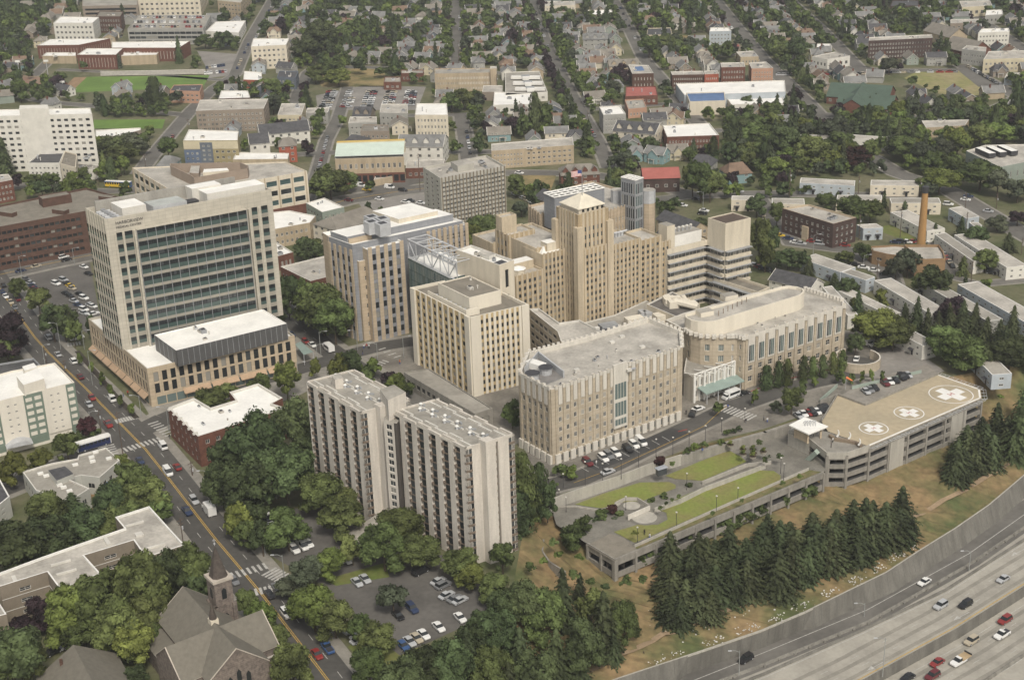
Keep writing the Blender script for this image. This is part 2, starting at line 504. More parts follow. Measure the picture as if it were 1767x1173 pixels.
# ---------------------------------------------------------------- flat sheets
def sheet(pts, z, m, name, kind='structure', world=False):
    b = MB(); b.ngon([(Vector((p[0], p[1], z)) if world else G(p[0], p[1], z)) for p in pts], m)
    # true ground position: pts are surveyed at z
    o = b.build(name, None, (0,0,0)); o['kind'] = kind
    return o
def ribbon(mb, P, w, z, m, off=0.0):
    """P list of world points; strip of width w centred at lateral offset off (left positive)"""
    n = len(P); Lp = []; Rp = []
    for i in range(n):
        d = (P[min(i + 1, n - 1)] - P[max(i - 1,0)]).xy.normalized(); nn = Vector((-d.y, d.x))
        c = P[i].xy + nn * off
        Lp.append(c + nn * w / 2); Rp.append(c - nn * w / 2)
    for i in range(n - 1):
        mb.face([(Rp[i].x, Rp[i].y, z),(Rp[i + 1].x, Rp[i + 1].y, z),(Lp[i + 1].x, Lp[i + 1].y, z),(Lp[i].x, Lp[i].y, z)], m)
def dashes(mb, P, z, m, off, w, on, gap):
    acc = 0; 
    for i in range(len(P)-1):
        a, b = P[i].xy, P[i + 1].xy; L = (b - a).length; d = (b - a) / L; nn = Vector((-d.y, d.x)); t = -acc
        while t < L:
            t0, t1 = max(t, 0), min(t + on, L)
            if t1 > t0:
                p, q = a + d * t0 + nn * off, a + d * t1 + nn * off
                mb.face([(*(p - nn * w / 2), z),(*(q - nn * w / 2), z),(*(q + nn * w / 2), z),(*(p + nn * w / 2), z)], m)
            t += on + gap
        acc = L - t + (on + gap); acc = acc % (on + gap)
ZR = 0.06
ROADS = []
def road(pix, w, side=2.2, m=None, yellow=False, z=ZR, center=None, lanes=()):
    P = [G(x, y, 0) for x, y in pix]
    ROADS.append((P, w + 2 * side))
    a = MB(); ribbon(a, P, w, z, m or asphalt2); struct(a, 'road')
    if side:
        s = MB(); ribbon(s, P, w + 2 * side, z - 0.03, paving); struct(s, 'pavement')
    if yellow or lanes:
        s = MB()
        if yellow:
            ribbon(s, P, 0.18, z + 0.012, painty, 0.22); ribbon(s, P, 0.18, z + 0.012, painty, -0.22)
        for off in lanes: dashes(s, P, z + 0.012, paintw, off, 0.16,3,6)
        struct(s, 'road_marking')
    return P
def crosswalk(p, q, n, L, z=ZR + 0.016, wd=0.7):
    a, b = G(*p), G(*q); d = (b - a).xy; u = d.normalized(); nn = Vector((-u.y, u.x)); s = MB()
    for i in range(n):
        c = a.xy + d * (i + .5) / n
        k = [c - u * wd / 2 - nn * L / 2, c + u * wd / 2 - nn * L / 2, c + u * wd / 2 + nn * L / 2, c - u * wd / 2 + nn * L / 2]
        s.face([(v.x, v.y, z) for v in k], paintw)
    return struct(s, 'crosswalk')
hospital_m = mat('campus paving', (0.205,0.19,0.165), var=0.16, scale=0.12)
# broad paved grounds of the hospital blocks
sheet([(500,600),(700,600),(905,620),(1180,560),(1480,570),(1600,640),(1480,678),(1400,712),(1320,739),(1200,767),(1090,812),(985,845),(940,864),(900,760),(840,800),(700,660),(560,640)],0.02, hospital_m, 'pavement')
sheet([(150,540),(500,500),(600,600),(570,655),(500,690),(420,700),(262,722)],0.022, paving, 'pavement')
# main avenue on the left
AVE = [(-120,340),(-40,440),(5,507),(60,582),(85,610),(150,672),(204,727),(251,775),(290,824),(332,879),(372,930),(417,983),(455,1029),(510,1100),(565,1172),(640,1275)]
aveP = road(AVE, 12.0,3.0, m=asphalt, yellow=True, z=0.075, lanes=(3.2,-3.2))
JEFF = [(-60,870),(60,822),(150,785),(232,748),(285,722),(395,672),(520,636),(600,612),(660,597),(720,588)]
road(JEFF[:5],9.5,2.5, m=asphalt, z=0.063); road(JEFF[4:],8.5,2.6, m=asphalt, z=0.064)
NINTH = [(440,470),(492,540),(530,575),(573,607),(610,632),(650,655),(720,690),(790,742),(850,800),(905,850)]
road(NINTH[:6],9.0,2.6, m=asphalt, z=0.069, lanes=(0,)); road(NINTH[5:],6.0,1.5, m=asphalt2, z=0.061)
ALDER = [(-60,492),(0,474),(80,456),(153,441),(330,400),(520,365),(600,345),(690,330),(760,322)]
road(ALDER, 13.0,2.5, m=asphalt2, z=0.07, yellow=True, lanes=(3.3,-3.3))
HD = [(880,800),(905,835),(950,838),(1000,826),(1060,800),(1120,770),(1180,742),(1225,722),(1262,703),(1300,690),(1340,676),(1400,660),(1470,645),(1520,640),(1560,630)]
road(HD, 8.5,1.2, m=asphalt, yellow=False, z=0.066)
sheet([(1008,800),(1030,812),(1195,748),(1160,738)],0.085, asphalt_and_shade, 'road')
for args in [((199,728),(236,719),8,3.4),((213,777),(278,757),9,3.4),((262,728),(296,752),7,3.6),((182,768),(192,786),5,5.0),
             ((378,1000),(462,975),9,3.4),((438,1022),(487,1012),6,3.4),((462,985),(494,1000),6,5.0),((1243,702),(1300,722),10,5.0),((115,596),(140,592),5,3.4),((640,636),(668,622),5,3),((655,600),(690,618),4,3.0)]:
    crosswalk(args[0], args[1], args[2], args[3], z=0.094)
# marked bays beside the drive
s = MB()
for i in range(9):
    a = G(1002 + i * 17.5,806 - i * 6.6); b = G(1016 + i * 17.5,814 - i * 6.6); d = (b - a).xy.normalized()*.09; n_ = Vector((-d.y, d.x))
    s.face([(a.x - n_.x, a.y - n_.y, .1),(b.x - n_.x, b.y - n_.y, .1),(b.x + n_.x, b.y + n_.y, .1),(a.x + n_.x, a.y + n_.y, .1)], paintw)
P_ = [G(x, y) for x, y in [(990,833),(1060,808),(1120,780),(1180,752),(1215,735),(1240,712),(1255,700)]]
ribbon(s, P_, 0.16,0.096, painty); struct(s, 'road_marking')
s = MB(); P_ = [G(x, y) for x, y in [(1186,741),(1170,745),(1110,773),(1000,800)]]; ribbon(s, P_[:2],0.3,0.12, redp)
P_ = [G(x, y) for x, y in [(1310,682),(1360,664),(1420,650),(1472,640),(1506,637)]]; ribbon(s, P_, 0.3,0.12, redp, 3.9); struct(s, 'kerb')
# courts and car parks
lotm = mat('car park asphalt', (0.125,0.118,0.108), var=0.12, scale=0.08)
lot2 = mat('pale car park asphalt', (0.25,0.235,0.215), var=0.1, scale=0.08)
sheet([(60,500),(40,477),(155,452),(175,560),(150,575)],0.045, lotm, 'parking_lot')
sheet([(455,890),(540,870),(640,905),(700,935),(770,960),(880,1040),(790,1085),(690,1130),(620,1075),(560,1010),(470,960)],0.05, lotm, 'parking_lot')
sheet([(545,165),(548,190),(720,190),(735,150),(625,148)],0.03, lot2, 'parking_lot')
sheet([(355,115),(360,135),(400,130),(425,95),(340,88)],0.035, lot2, 'parking_lot')
sheet([(615,345),(735,325),(735,380),(650,395)],0.038, lot2, 'parking_lot')
sheet([(660,335),(740,310),(735,300),(620,310),(610,325)],0.1, asphalt2, 'road')
sheet([(1470,640),(1560,590),(1630,640),(1560,668)],0.083, lot2, 'pavement')
# background streets
B = [([(240,300),(262,270),(300,225),(330,190),(372,150),(405,130),(430,70),(470,0),(520,-90)],8),
     ([(520,370),(535,330),(547,300),(563,243),(583,205),(600,150)],7),
     ([(505,190),(512,165),(530,125),(548,112)],7),
     ([(780,-60),(786,0),(790,77),(787,122)],8),([(795,195),(805,250),(812,300)],8),
     ([(915,-60),(921,13),(949,90),(998,184),(1033,245),(1050,290)],7),
     ([(1020,-70),(1059,0),(1082,43),(1110,100),(1174,174),(1215,225)],8),
     ([(1190,-60),(1233,0),(1263,38),(1315,102),(1395,180),(1450,240),(1550,300),(1640,330),(1767,405),(1900,480)],10),
     ([(1330,-40),(1368,5),(1419,51),(1483,118),(1500,135)],8),
     ([(1300,128),(1340,125),(1460,118),(1560,122),(1660,120),(1700,150)],8),
     ([(1560,-60),(1637,0),(1767,87),(1850,130)],11),([(1657,112),(1731,153),(1800,190)],9),
     ([(1400,198),(1432,199),(1555,204),(1700,196),(1746,175),(1800,140)],9),
     ([(1130,345),(1190,338),(1290,335),(1330,334),(1547,338),(1600,334)],8),
     ([(1300,330),(1330,372),(1368,420),(1470,433),(1534,474),(1560,560),(1580,600)],8),
     ([(600,330),(700,312),(800,300),(900,298),(1010,300),(1130,318),(1200,340)],9),
     ([(1605,400),(1621,430),(1650,480),(1690,490),(1800,480)],5),
     ([(0,330),(60,315),(150,330),(230,330),(300,290)],9),([(-40,160),(60,130),(120,70),(180,20),(220,-20)],7),
     ([(-60,175),(40,165),(60,172),(100,178),(240,190),(330,200)],7),([(100,120),(250,128),(400,140),(520,150)],5),
     ([(545,115),(700,118),(790,120),(880,128)],6),([(540,40),(700,44),(900,48),(1080,52)],6),([(1100,95),(1200,93),(1310,95)],6),
     ([(1050,230),(1130,225),(1215,228),(1350,215),(1430,210)],6),([(690,200),(800,198),(1000,190),(1170,178)],6),([(450,270),(600,262),(820,262),(900,262)],7)]
for i, (p, w) in enumerate(B): road(p, w, 1.2, m=asphalt2, z=0.04+(i % 2)*0.018 + i * 0.0005)
# playing field, park lawns
def sh(pts, z, m, n='lawn'): return sheet(pts, z, m, n)
sh([(122,160),(150,133),(362,130),(350,151)],0.05, fieldg, 'sports_field')
sh([(100,160),(128,134),(150,133),(122,160)],0.045, mat('running track', (0.30,0.20,0.12), var=.1), 'running_track')
sh([(160,222),(162,207),(285,206),(280,222)],0.05, fieldg, 'sports_field')
sh([(1560,135),(1580,125),(1665,122),(1700,150),(1730,162),(1690,165),(1620,162)],0.035, mat('park grass', (0.20,0.21,0.07), var=.2, scale=.03, col2=(0.30,0.25,0.14)), 'lawn')
sh([(555,150),(545,128),(600,118),(665,120),(665,150)],0.03, drygr, 'lawn')
sh([(1170,78),(1175,62),(1205,62),(1208,76)],0.05, drygr, 'lawn')
sh([(5,146),(35,130),(90,133),(80,150)],0.05, mat('red court', (0.26,0.13,0.10), var=.1, col2=(0.24,0.22,0.15)), 'tennis_court')
sh([(885,310),(900,300),(960,302),(950,330),(900,335)],0.05, drygr, 'lawn')
sh([(1520,400),(1525,390),(1560,385),(1600,410),(1570,418)],0.04, lawn, 'lawn')
sh([(558,1000),(665,970),(672,995),(580,1010)],0.07, lawn, 'lawn')
sh([(600,1115),(660,1080),(760,1140),(690,1200)],0.03, lawn, 'lawn')
# ---------------------------------------------------------------- freeway in its cutting
fwc = mat('freeway concrete', (0.36,0.34,0.295), var=0.08, scale=0.1, kind='noise')
wallc = mat('retaining wall concrete', (0.165,0.158,0.14), var=0.12, kind='streak', scale=0.35)
base_px = [(800,1340),(960,1255),(1130,1185),(1317,1118),(1445,1064),(1573,1008),(1660,955),(1752,890),(1840,825),(2100,620)]
BASE = [G(x, y, -20) for x, y in base_px]
top_w = A2
# wall: top edge follows hillside, foot on the road
w_o = empty('retaining_wall', (top_w[20].x, top_w[20].y, -20)); tag(w_o, 'long grey panelled concrete retaining wall between dry grass bank and freeway', 'wall')
wb = MB(); cb = MB()
TW = [Vector((p.x, p.y, p.z)) for p in top_w]
def closest_on(Pl, p):
    best = None
    for i in range(len(Pl)-1):
        a, b = Pl[i].xy, Pl[i + 1].xy; d = b - a; t = max(0, min(1,(p.xy - a).dot(d) / d.dot(d))); c = a + d * t; q = (c - p.xy).length
        if best is None or q < best[0]: best = (q, c)
    return best[1]
BW = []
for p in TW:
    c = closest_on(BASE, p); v = (c - p.xy); c = p.xy + v.normalized() * min(max(v.length, .6),2.0)
    BW.append(Vector((c.x, c.y, -20)))
for i in range(len(TW)-1):
    a, b, c, d = BW[i], BW[i + 1], TW[i + 1], TW[i]
    wb.face([a, b, c + Vector((0,0,.5)), d + Vector((0,0,.5))], wallc)
    n_ = Vector((-(b - a).y, (b - a).x, 0)).normalized()*.4
    up = Vector((0,0,.55))
    cb.face([d + up, c + up, c + up + n_, d + up + n_], concl); cb.face([d + up - Vector((0,0,.5)), c + up- Vector((0,0,.5)), c + up, d + up], concl)
    cb.face([d + n_, c + n_, c + n_ + up, d + n_ + up][::-1], concl)
    Ls = (b - a).length; k = max(1, int(Ls / 4))
    for j in range(k):
        t = j / k; p0 = lerp(a, b, t); p1 = lerp(d, c, t) + Vector((0,0,.45)); nn = Vector(((b - a).y, -(b - a).x, 0)).normalized()*.12
        cb.beam(p0 + nn * .15, p1 + nn * .15,.05, mat('wall joint line', (0.17,0.165,0.15), var=.05))  # joint strips close to the wall's own tone
wb.build('wall', w_o); cb.build('coping', w_o)
fb = MB()
poly = BW + [Vector((1500,700,-20)), Vector((1500,60,-20)), Vector((-300,60,-20)), Vector((BW[0].x-100, BW[0].y, -20))]
def pline(px, z): return [G(x, y, z) for x, y in px]
def ext(px):   # straight extension both ways
    (x0, y0),(x1, y1) = px[0], px[1]; (x2, y2),(x3, y3) = px[-2], px[-1]
    a = (x0-(x1 - x0)*1.2, y0-(y1 - y0)*1.2); b = (x3+(x3 - x2)*2.0, y3+(y3 - y2)*2.0)
    return [a] + list(px) + [b]
ramp = pline(ext([(1130,1200),(1317,1126),(1496,1052),(1672,955),(1767,888)]),-20)
yb = pline(ext([(1180,1200),(1317,1148),(1496,1075),(1667,978),(1767,911)]),-20)
sb = pline(ext([(1210,1205),(1317,1164),(1483,1090),(1631,1019),(1767,932)]),-20)
y2 = pline(ext([(1330,1250),(1488,1173),(1649,1085),(1767,1011)]),-20)
w2 = pline(ext([(1400,1260),(1562,1173),(1726,1075),(1767,1047)]),-20.2)
fb.ngon([(p.x, p.y, -20) for p in BW] + [(p.x, p.y, -20) for p in reversed(y2)], fwc)
# lower carriageway
Y2 = [Vector((p.x, p.y, -20)) for p in y2]
off = []
for i, p in enumerate(Y2):
    d = (Y2[min(i + 1, len(Y2)-1)] - Y2[max(0, i - 1)]).xy.normalized(); off.append(p.xy + Vector((d.y, -d.x))*0.7)
LOW = [Vector((p.x, p.y, -22.5)) for p in off]
fb.ngon([(p.x, p.y, -22.5) for p in LOW] + [(1700,500,-22.5),(1200,20,-22.5),(-200,20,-22.5)], fwc)
struct(fb, 'freeway')
r_ = MB(); ribbon(r_, [ (a + b)/2 for a, b in zip(ramp, yb)],10.5,-19.965, asphalt2,1.6); struct(r_, 'road')
r_ = MB()
ribbon(r_, ramp, 0.22,-19.94, paintw); ribbon(r_, sb, 0.22,-19.94, paintw, -1.0); ribbon(r_, y2,0.25,-19.94, painty, 0.7); ribbon(r_, yb, 0.2,-19.94, painty, 0.55)
for k in (4.2,7.8): dashes(r_, y2,-19.94, paintw, k, 0.15,2.5,9)
ribbon(r_, LOW, 0.2,-22.44, paintw, -2.6)
for k in (-6.1,-9.7,-13.2): dashes(r_, LOW, -22.44, paintw, k, 0.15,2.5,8)
ribbon(r_, LOW, 0.2,-22.44, paintw, -16.5)
for (x, y) in ((1660,1062),(1512,1148),(1758,952)):   # merge arrows
    c = G(x, y, -19.93); d = (G(x - 30, y + 16,-19.93) - c).normalized(); n_ = Vector((-d.y, d.x, 0))
    r_.face([c - d * 3 - n_ * .12, c + d * 1 - n_ * .12, c + d * 1 + n_ * .12, c - d * 3 + n_ * .12], paintw)
    r_.face([c + d * 1 - n_ * .8, c + d * 3.6, c + d * 1 + n_ * .5], paintw)
struct(r_, 'road_marking')
tyre = mat('tyre darkened lane', (0.27,0.255,0.22), var=.08, scale=.2)
r_ = MB()
for k in (2.2,5.9,9.6): ribbon(r_, y2,1.2,-19.975, tyre, k)
for k in (-4.2,-7.9,-11.5,-15): ribbon(r_, LOW, 1.2,-22.475, tyre, k)
struct(r_, 'tyre_track')
def barrier(P, z, h, m, off, label, w=.35):
    o = empty('road_barrier', (P[2].x, P[2].y, z)); tag(o, label, 'barrier'); b = MB()
    n = len(P)
    Q = []
    for i in range(n):
        d = (P[min(i + 1, n - 1)] - P[max(i - 1,0)]).xy.normalized(); nn = Vector((-d.y, d.x)); c = P[i].xy + nn * off
        Q.append((c - nn * w, c - nn * w * .35, c + nn * w * .35, c + nn * w))
    for i in range(n - 1):
        a, b_ = Q[i], Q[i + 1]
        b.face([(*a[0], z),(*b_[0], z),(*b_[1], z + h),(*a[1], z + h)], m)
        b.face([(*a[1], z + h),(*b_[1], z + h),(*b_[2], z + h),(*a[2], z + h)], m)
        b.face([(*a[2], z + h),(*b_[2], z + h),(*b_[3], z),(*a[3], z)], m)
    b.build('wall', o); return o
wet = mat('weathered concrete', (0.22,0.21,0.185), var=.15, scale=.5)
barrier(yb, -20,.8, wet, 0, 'low concrete barrier with yellow edge beside the freeway slip road')
b_ = MB()
for i in range(len(yb)-1):
    L = (yb[i + 1] - yb[i]).length
    for t in range(int(L / 5)):
        p = lerp(yb[i], yb[i + 1], t * 5 / L); d = (yb[i + 1] - yb[i]).normalized(); n_ = Vector((d.y, -d.x, 0))
        b_.box(p + n_ * .55,0.8,.5,.5, wet, math.atan2(d.y, d.x))
o_ = b_.build('barrier_footing', COL.objects['road_barrier'])
barrier(sb, -20,.7, wallc, 0, 'thin grey concrete barrier between the slip road and the through lanes')
barrier([Vector((p.x, p.y, -22.5)) for p in off],-22.5,3.3, wallc, 0, 'dark concrete wall stepping down between the two freeway carriageways', .3)
# far carriageway barrier with yellow line bottom right
far2 = pline(ext([(1640,1190),(1767,1108)]),-22.5)
barrier(far2,-22.5,.9, wet, -3.5, 'weathered concrete median barrier in the bottom right corner')
# stones, footpath on the bank
pth = mat('bare earth path', (0.34,0.25,0.16), var=.12, scale=.2)
p_ = []
for i in range(len(A0)-1):
    a = slope_pt(i, 1.68); p_.append(Vector((a.x, a.y, a.z)))
b_ = MB()
for i in range(len(p_)-1):
    d = (p_[i + 1] - p_[i]).normalized(); n_ = Vector((-d.y, d.x, 0))*.9
    z1 = Vector((0,0,.22))
    b_.face([p_[i] - n_ + z1, p_[i + 1] - n_ + z1, p_[i + 1] + n_ + z1, p_[i] + n_ + z1], pth)
struct(b_, 'footpath')
b_ = MB(); rr = random.Random(3); lit = mat('pale rubble', (0.62,0.60,0.56), var=.1)
for k in range(420):
    i = rr.uniform(14,50); j = int(i); t = rr.choice([1.93 + rr.gauss(0,.02)]*4 + [rr.uniform(1.3,1.95)])
    if j >= len(A0)-1: continue
    t = min(t, 1.98); a = lerp(slope_pt(j, t), slope_pt(j + 1, t), i - j); s_ = rr.uniform(.12,.42)
    b_.box(a + Vector((0,0,-.05)), s_, s_ * rr.uniform(.5,1), s_ * .6, lit, rr.uniform(0,3))
o_ = b_.build('rubble', None, (0,0,0)); o_['kind'] = 'stuff'; tag(o_, 'pale scattered stones and litter along the top of the retaining wall', 'rubble')
def gl(N, H): g = G(*N, H); return (g.x, g.y, 0)
def Z3(p, z): return Vector((p[0], p[1], z))
def lp(a, b, t): return Vector(a[:2])*(1 - t) + Vector(b[:2]) * t
def sub_rect(P, u0, u1, v0, v1):
    """P=[L,N,R,B]; u along N->R, v along N->L"""
    Lp_, N_, R_, B_ = [Vector(p[:2]) for p in P]
    f = lambda u, v: N_ + (R_ - N_) * u + (Lp_ - N_) * v
    return [f(u0, v1), f(u0, v0), f(u1, v0), f(u1, v1)]
def rooftop(b, P, H, k=5, seed=1, m=None, name='roof_unit', big=1.0):
    rr = random.Random(seed)
    for i in range(k):
        u, v = rr.uniform(.12,.88), rr.uniform(.15,.85); q = sub_rect(P, u, u, v, v)[1]
        mbx = MB(); d = (Vector(P[2]) - Vector(P[1])); a = math.atan2(d.y, d.x)
        w, l, h = rr.uniform(.8,2.2) * big, rr.uniform(.8,2.8) * big, rr.uniform(.5,1.3) * big
        mm = m or rr.choice([greym, steel, offw, roofl])
        if rr.random() < .35: mbx.cyl((q.x, q.y, H),.25 * big, .25 * big, h * 1.3, mm, 8); mbx.cyl((q.x, q.y, H + h * 1.3),.42 * big, .3 * big, .25, mm, 8)
        else: mbx.box((q.x, q.y, H), w, l, h, mm, a); mbx.box((q.x, q.y, H + h), w * .6, l * .6,.2, darkm, a)
        mbx.build(name, b.o)
# ---------------- 1 glass office tower on its podium
P = rect((254,640),(152.5,553),(508.5,582),13)
b = Bld('office_tower', 'tall glass and beige stone hospital office tower on a wide podium beside the main avenue', 'building', (*P[1],0))
stone = mat('beige limestone', (0.50,0.465,0.39), var=0.05, kind='panel', scale=.3)
pod = dict(n=20, r=2, ww=.6, wh=.84, side=1.5, top=1.5, bot=4.2, sty='none', gw='dark', rec=.2)
podr = dict(n=17, r=2, ww=.58, wh=.84, side=1.2, top=1.5, bot=4.2, sty='none', gw='dark', rec=.2)
b.block(P, 0,13, tan, roofw, par=.8, edges={0: pod, 1: podr}, cap=stone)
# ground floor glass
for (i0, i1) in ((0,1),(1,2)):
    a, c = Vector(P[i0]), Vector(P[i1]); u = (c - a).normalized(); n_ = Vector((u.y, -u.x)); L = (c - a).length
    g = MB(); aw = 0
    k = 20 if i0 == 0 else 14
    for j in range(k):
        x0 = 2+(L - 4) * j / k; x1 = 2+(L - 4)*(j + .9) / k
        p, q = a + u * x0 + n_ * .05, a + u * x1 + n_ * .05
        g = MB(); g.face([(*p, .4),(*q, .4),(*q, 3.2),(*p, 3.2)], glass_g); g.build('shop_window', b.o)
    awm = mat('tan awning fabric', (0.42,0.30,0.20), var=.06)
    k = 8 if i0 == 0 else 5
    for j in range(k):
        if i0 == 1 and j in (0,): continue
        x0 = 1+(L - 2) * j / k; x1 = 1+(L - 2)*(j + .94) / k
        p, q = a + u * x0 + n_ * .1, a + u * x1 + n_ * .1; p2, q2 = p + n_ * 1.7, q + n_ * 1.7
        g = MB(); g.face([(*p2,2.9),(*q2,2.9),(*q, 4.1),(*p, 4.1)], awm); g.face([(*p2,2.6),(*q2,2.6),(*q2,2.9),(*p2,2.9)], awm)
        g.face([(*p, 4.08),(*q, 4.08),(*q2,2.88),(*p2,2.88)], awm); g.build('awning', b.o)
# dark penthouse on the podium
Q = rect((304,606),(266.4,579),(495,559.5),18.5)
darkcl = mat('charcoal metal cladding', (0.095,0.095,0.095), rough=.5, var=.06)
b.block(Q, 13,18.5, darkcl, roofw, par=.3, cap=roofw, wname='penthouse_wall', rname='penthouse_roof')
f = MB()
for e0, e1, n in ((0,1,5),(1,2,20)):
    for j in range(n + 1):
        p = lp(Q[e0], Q[e1], j / n); f.box((p.x, p.y, 13),.12,.12,5.7, greym)
f.build('fin', b.o)
rooftop(b, Q, 18.5,6,4)
# tower
TH = HG(222.6,604,388,13)
T_ = rect((182.4,389),(148,369),(469,336.5), TH)
# keep the foot on the podium
b.block(T_, 13, TH, stone, roofl, par=2.0, pw=.5, cap=stone, wname='tower_wall', rname='tower_roof')
TL, TN, TR, TB = [Vector(p) for p in T_]
u = (TR - TN).normalized(); n_ = Vector((u.y, -u.x)); L = (TR - TN).length
v = (TL - TN).normalized(); m_ = -u; LV = (TL - TN).length
beige_sp = mat('beige spandrel panel', (0.31,0.29,0.245), var=.05, kind='streak')
green_sp = mat('green glass spandrel', (0.065,0.10,0.092), rough=.2, var=.08, spec=.6)
def strip(a, c, z0, z1, m, d, nn, part):
    q = [a, a + nn * d, c + nn * d, c]
    b.part(part).prism(q, z0, z1, m, bottom=True)
nf = 10; z0c, z1c = 13, TH - 3.2; fh = (z1c - z0c) / nf
for j in range(nf):
    z = z0c + fh * j
    a, c = TN + u * L * .165, TN + u * L * .825
    strip(a, c, z, z + fh * .25, beige_sp, 1.0, n_, 'spandrel_band')
    strip(a, c, z + fh * .25, z + fh * .62, green_sp, .98, n_, 'glass_spandrel_band')
    g = MB(); A_ = a + n_ * .95; C_ = c + n_ * .95
    g.face([(*A_, z + fh * .62),(*C_, z + fh * .62),(*C_, z + fh),(*A_, z + fh)], glass_d)
    for k in range(48):   # blinds and mullions of one ribbon window
        x = lp(A_, C_, (k + .5)/48); w = .035
        o1 = x + n_ * .03 - u * w; o2 = x + n_ * .03 + u * w
        g.face([(*o1, z + fh * .66),(*o2, z + fh * .66),(*o2, z + fh),(*o1, z + fh)], darkm)
        if rnd.random() < .12:
            o1 = x + n_ * .02; o2 = x + n_ * .02 + u * (L * .66/48)
            g.face([(*o1, z + fh * .7),(*o2, z + fh * .7),(*o2, z + fh),(*o1, z + fh)], glass_m)
    g.build('ribbon_window', b.o)
    # side bays
    for x0, x1 in ((.045,.085),(.1,.145),(.865,.90),(.925,.965)):
        a2, c2 = TN + u * L * x0, TN + u * L * x1
        strip(a2, c2, z, z + fh * .36, beige_sp, .08, n_, 'spandrel_band')
        g = MB(); a3, c3 = a2 + n_ * .05, c2 + n_ * .05
        g.face([(*a3, z + fh * .36),(*c3, z + fh * .36),(*c3, z + fh * .66),(*a3, z + fh * .66)], green_sp)
        g.face([(*a3, z + fh * .66),(*c3, z + fh * .66),(*c3, z + fh * 1),(*a3, z + fh)], glass_d)
        g.build('window', b.o)
strip(TN + u * L * .165, TN + u * L * .825, z1c, z1c + .35, stone, 1.3, n_, 'cornice')
for x0 in (.045,.0925,.155,.832,.8,.9125,.967)[:3]+(.845,.9125):
    a = TN + u * L * x0; strip(a - u * .35, a + u * .35,13, z1c, stone, 1.3 if x0 in (.155,.845) else .35, n_, 'pier')
f = MB()
for k in range(49):
    a = TN + u * L * (.165+.66 * k / 48)
    if k % 4 == 0: f.prism([a + n_ * 1.2 - u * .07, a + n_ * 1.35 - u * .07, a + n_ * 1.35 + u * .07, a + n_ * 1.2 + u * .07],13, z1c, greym)
f.build('mullion', b.o)
# left face: tall fins with glass between
for k in range(8):
    a = TN + v * LV * (k + .12)/8; c = TN + v * LV * (k + .95)/8
    for j in range(nf):
        z = z0c + fh * j; g = MB(); a3, c3 = a + m_ * .1, c + m_ * .1
        g.face([(*c3, z),(*a3, z),(*a3, z + fh * .33),(*c3, z + fh * .33)], beige_sp)
        g.face([(*c3, z + fh * .33),(*a3, z + fh * .33),(*a3, z + fh * .64),(*c3, z + fh * .64)], green_sp)
        g.face([(*c3, z + fh * .64),(*a3, z + fh * .64),(*a3, z + fh),(*c3, z + fh)], glass_d)
        g.build('window', b.o)
    b.part('fin').prism([a - v * .14, a - v * .14 + m_ * .22, a + v * .14 + m_ * .22, a + v * .14],13, TH + 2.4, stone)
# roof equipment
rw = [TL, TN, TR, TB]
def rbox(P, u0, u1, v0, v1, z, h, m, top, name):
    mm = MB(); mm.prism(sub_rect(P, u0, u1, v0, v1), z, z + h, m, top); mm.build(name, b.o)
rbox(rw, .13,.27,.25,.8, TH, 3.4, offw, roofw, 'penthouse')
rbox(rw, .30,.50,.15,.6, TH, 2.6, steel, mat('grey louvre', (.42,.44,.42), var=.08), 'louvred_plant')
rbox(rw, .62,.98,.12,.55, TH, 3.8, offw, roofw, 'penthouse'); rbox(rw, .58,.76,.5,.8, TH, 4.6, offw, roofw, 'penthouse')
rbox(rw, .51,.58,.2,.4, TH, 1.8, darkm, darkm, 'chiller')
corr = mat('corrugated screen', (0.36,0.345,0.31), rough=.6, var=.1, kind='streak')
rbox(rw, .05,.9,.88,.93, TH, 4.2, corr, corr, 'screen_wall')
for k in range(5):
    mm = MB(); c = sub_rect(rw, .03,.11,.15 + k * .14,.15 + k * .14)
    p, q = c[1], c[2]
    mm.beam((*p, TH + 1),(*q, TH + 1),.6, steel, 8); mm.cyl((*((p + q)/2), TH + .2),.8,.8,1.8, greym, 10); mm.build('cooling_unit', b.o)
b.finish()
# rooftop lettering
def text(body, origin, u, up, size, m, name, parent=None, cat=None, label=None, ext=0.05):
    cu = bpy.data.curves.new(name, 'FONT'); cu.body = body; cu.size = size; cu.extrude = ext; cu.materials.append(m)
    o = bpy.data.objects.new(name, cu); COL.objects.link(o)
    u = Vector(u).normalized(); up = Vector(up).normalized(); w = u.cross(up)
    M = Matrix((u, up, w)).transposed().to_4x4()
    o.matrix_world = M; o.location = origin
    dg = bpy.context.evaluated_depsgraph_get(); me = bpy.data.meshes.new_from_object(o.evaluated_get(dg)); bpy.data.objects.remove(o)
    o = bpy.data.objects.new(name, me); COL.objects.link(o)
    if parent: o.parent = parent; o.location = Vector(origin) - parent.location
    else: o.location = origin
    o.rotation_euler = M.to_euler()
    if label: tag(o, label, cat)
    return o
U3 = Vector((u.x, u.y, 0)); N3 = Vector((n_.x, n_.y, 0))
text("HARBORVIEW", Z3(TN, TH - .4) + U3*3.2 + N3*.06, U3,(0,0,1),1.45, darkm, 'sign_lettering', b.o)
text("MEDICAL CENTER", Z3(TN, TH - 1.8) + U3*3.2 + N3*.06, U3,(0,0,1),1.05, darkm, 'sign_lettering', b.o)

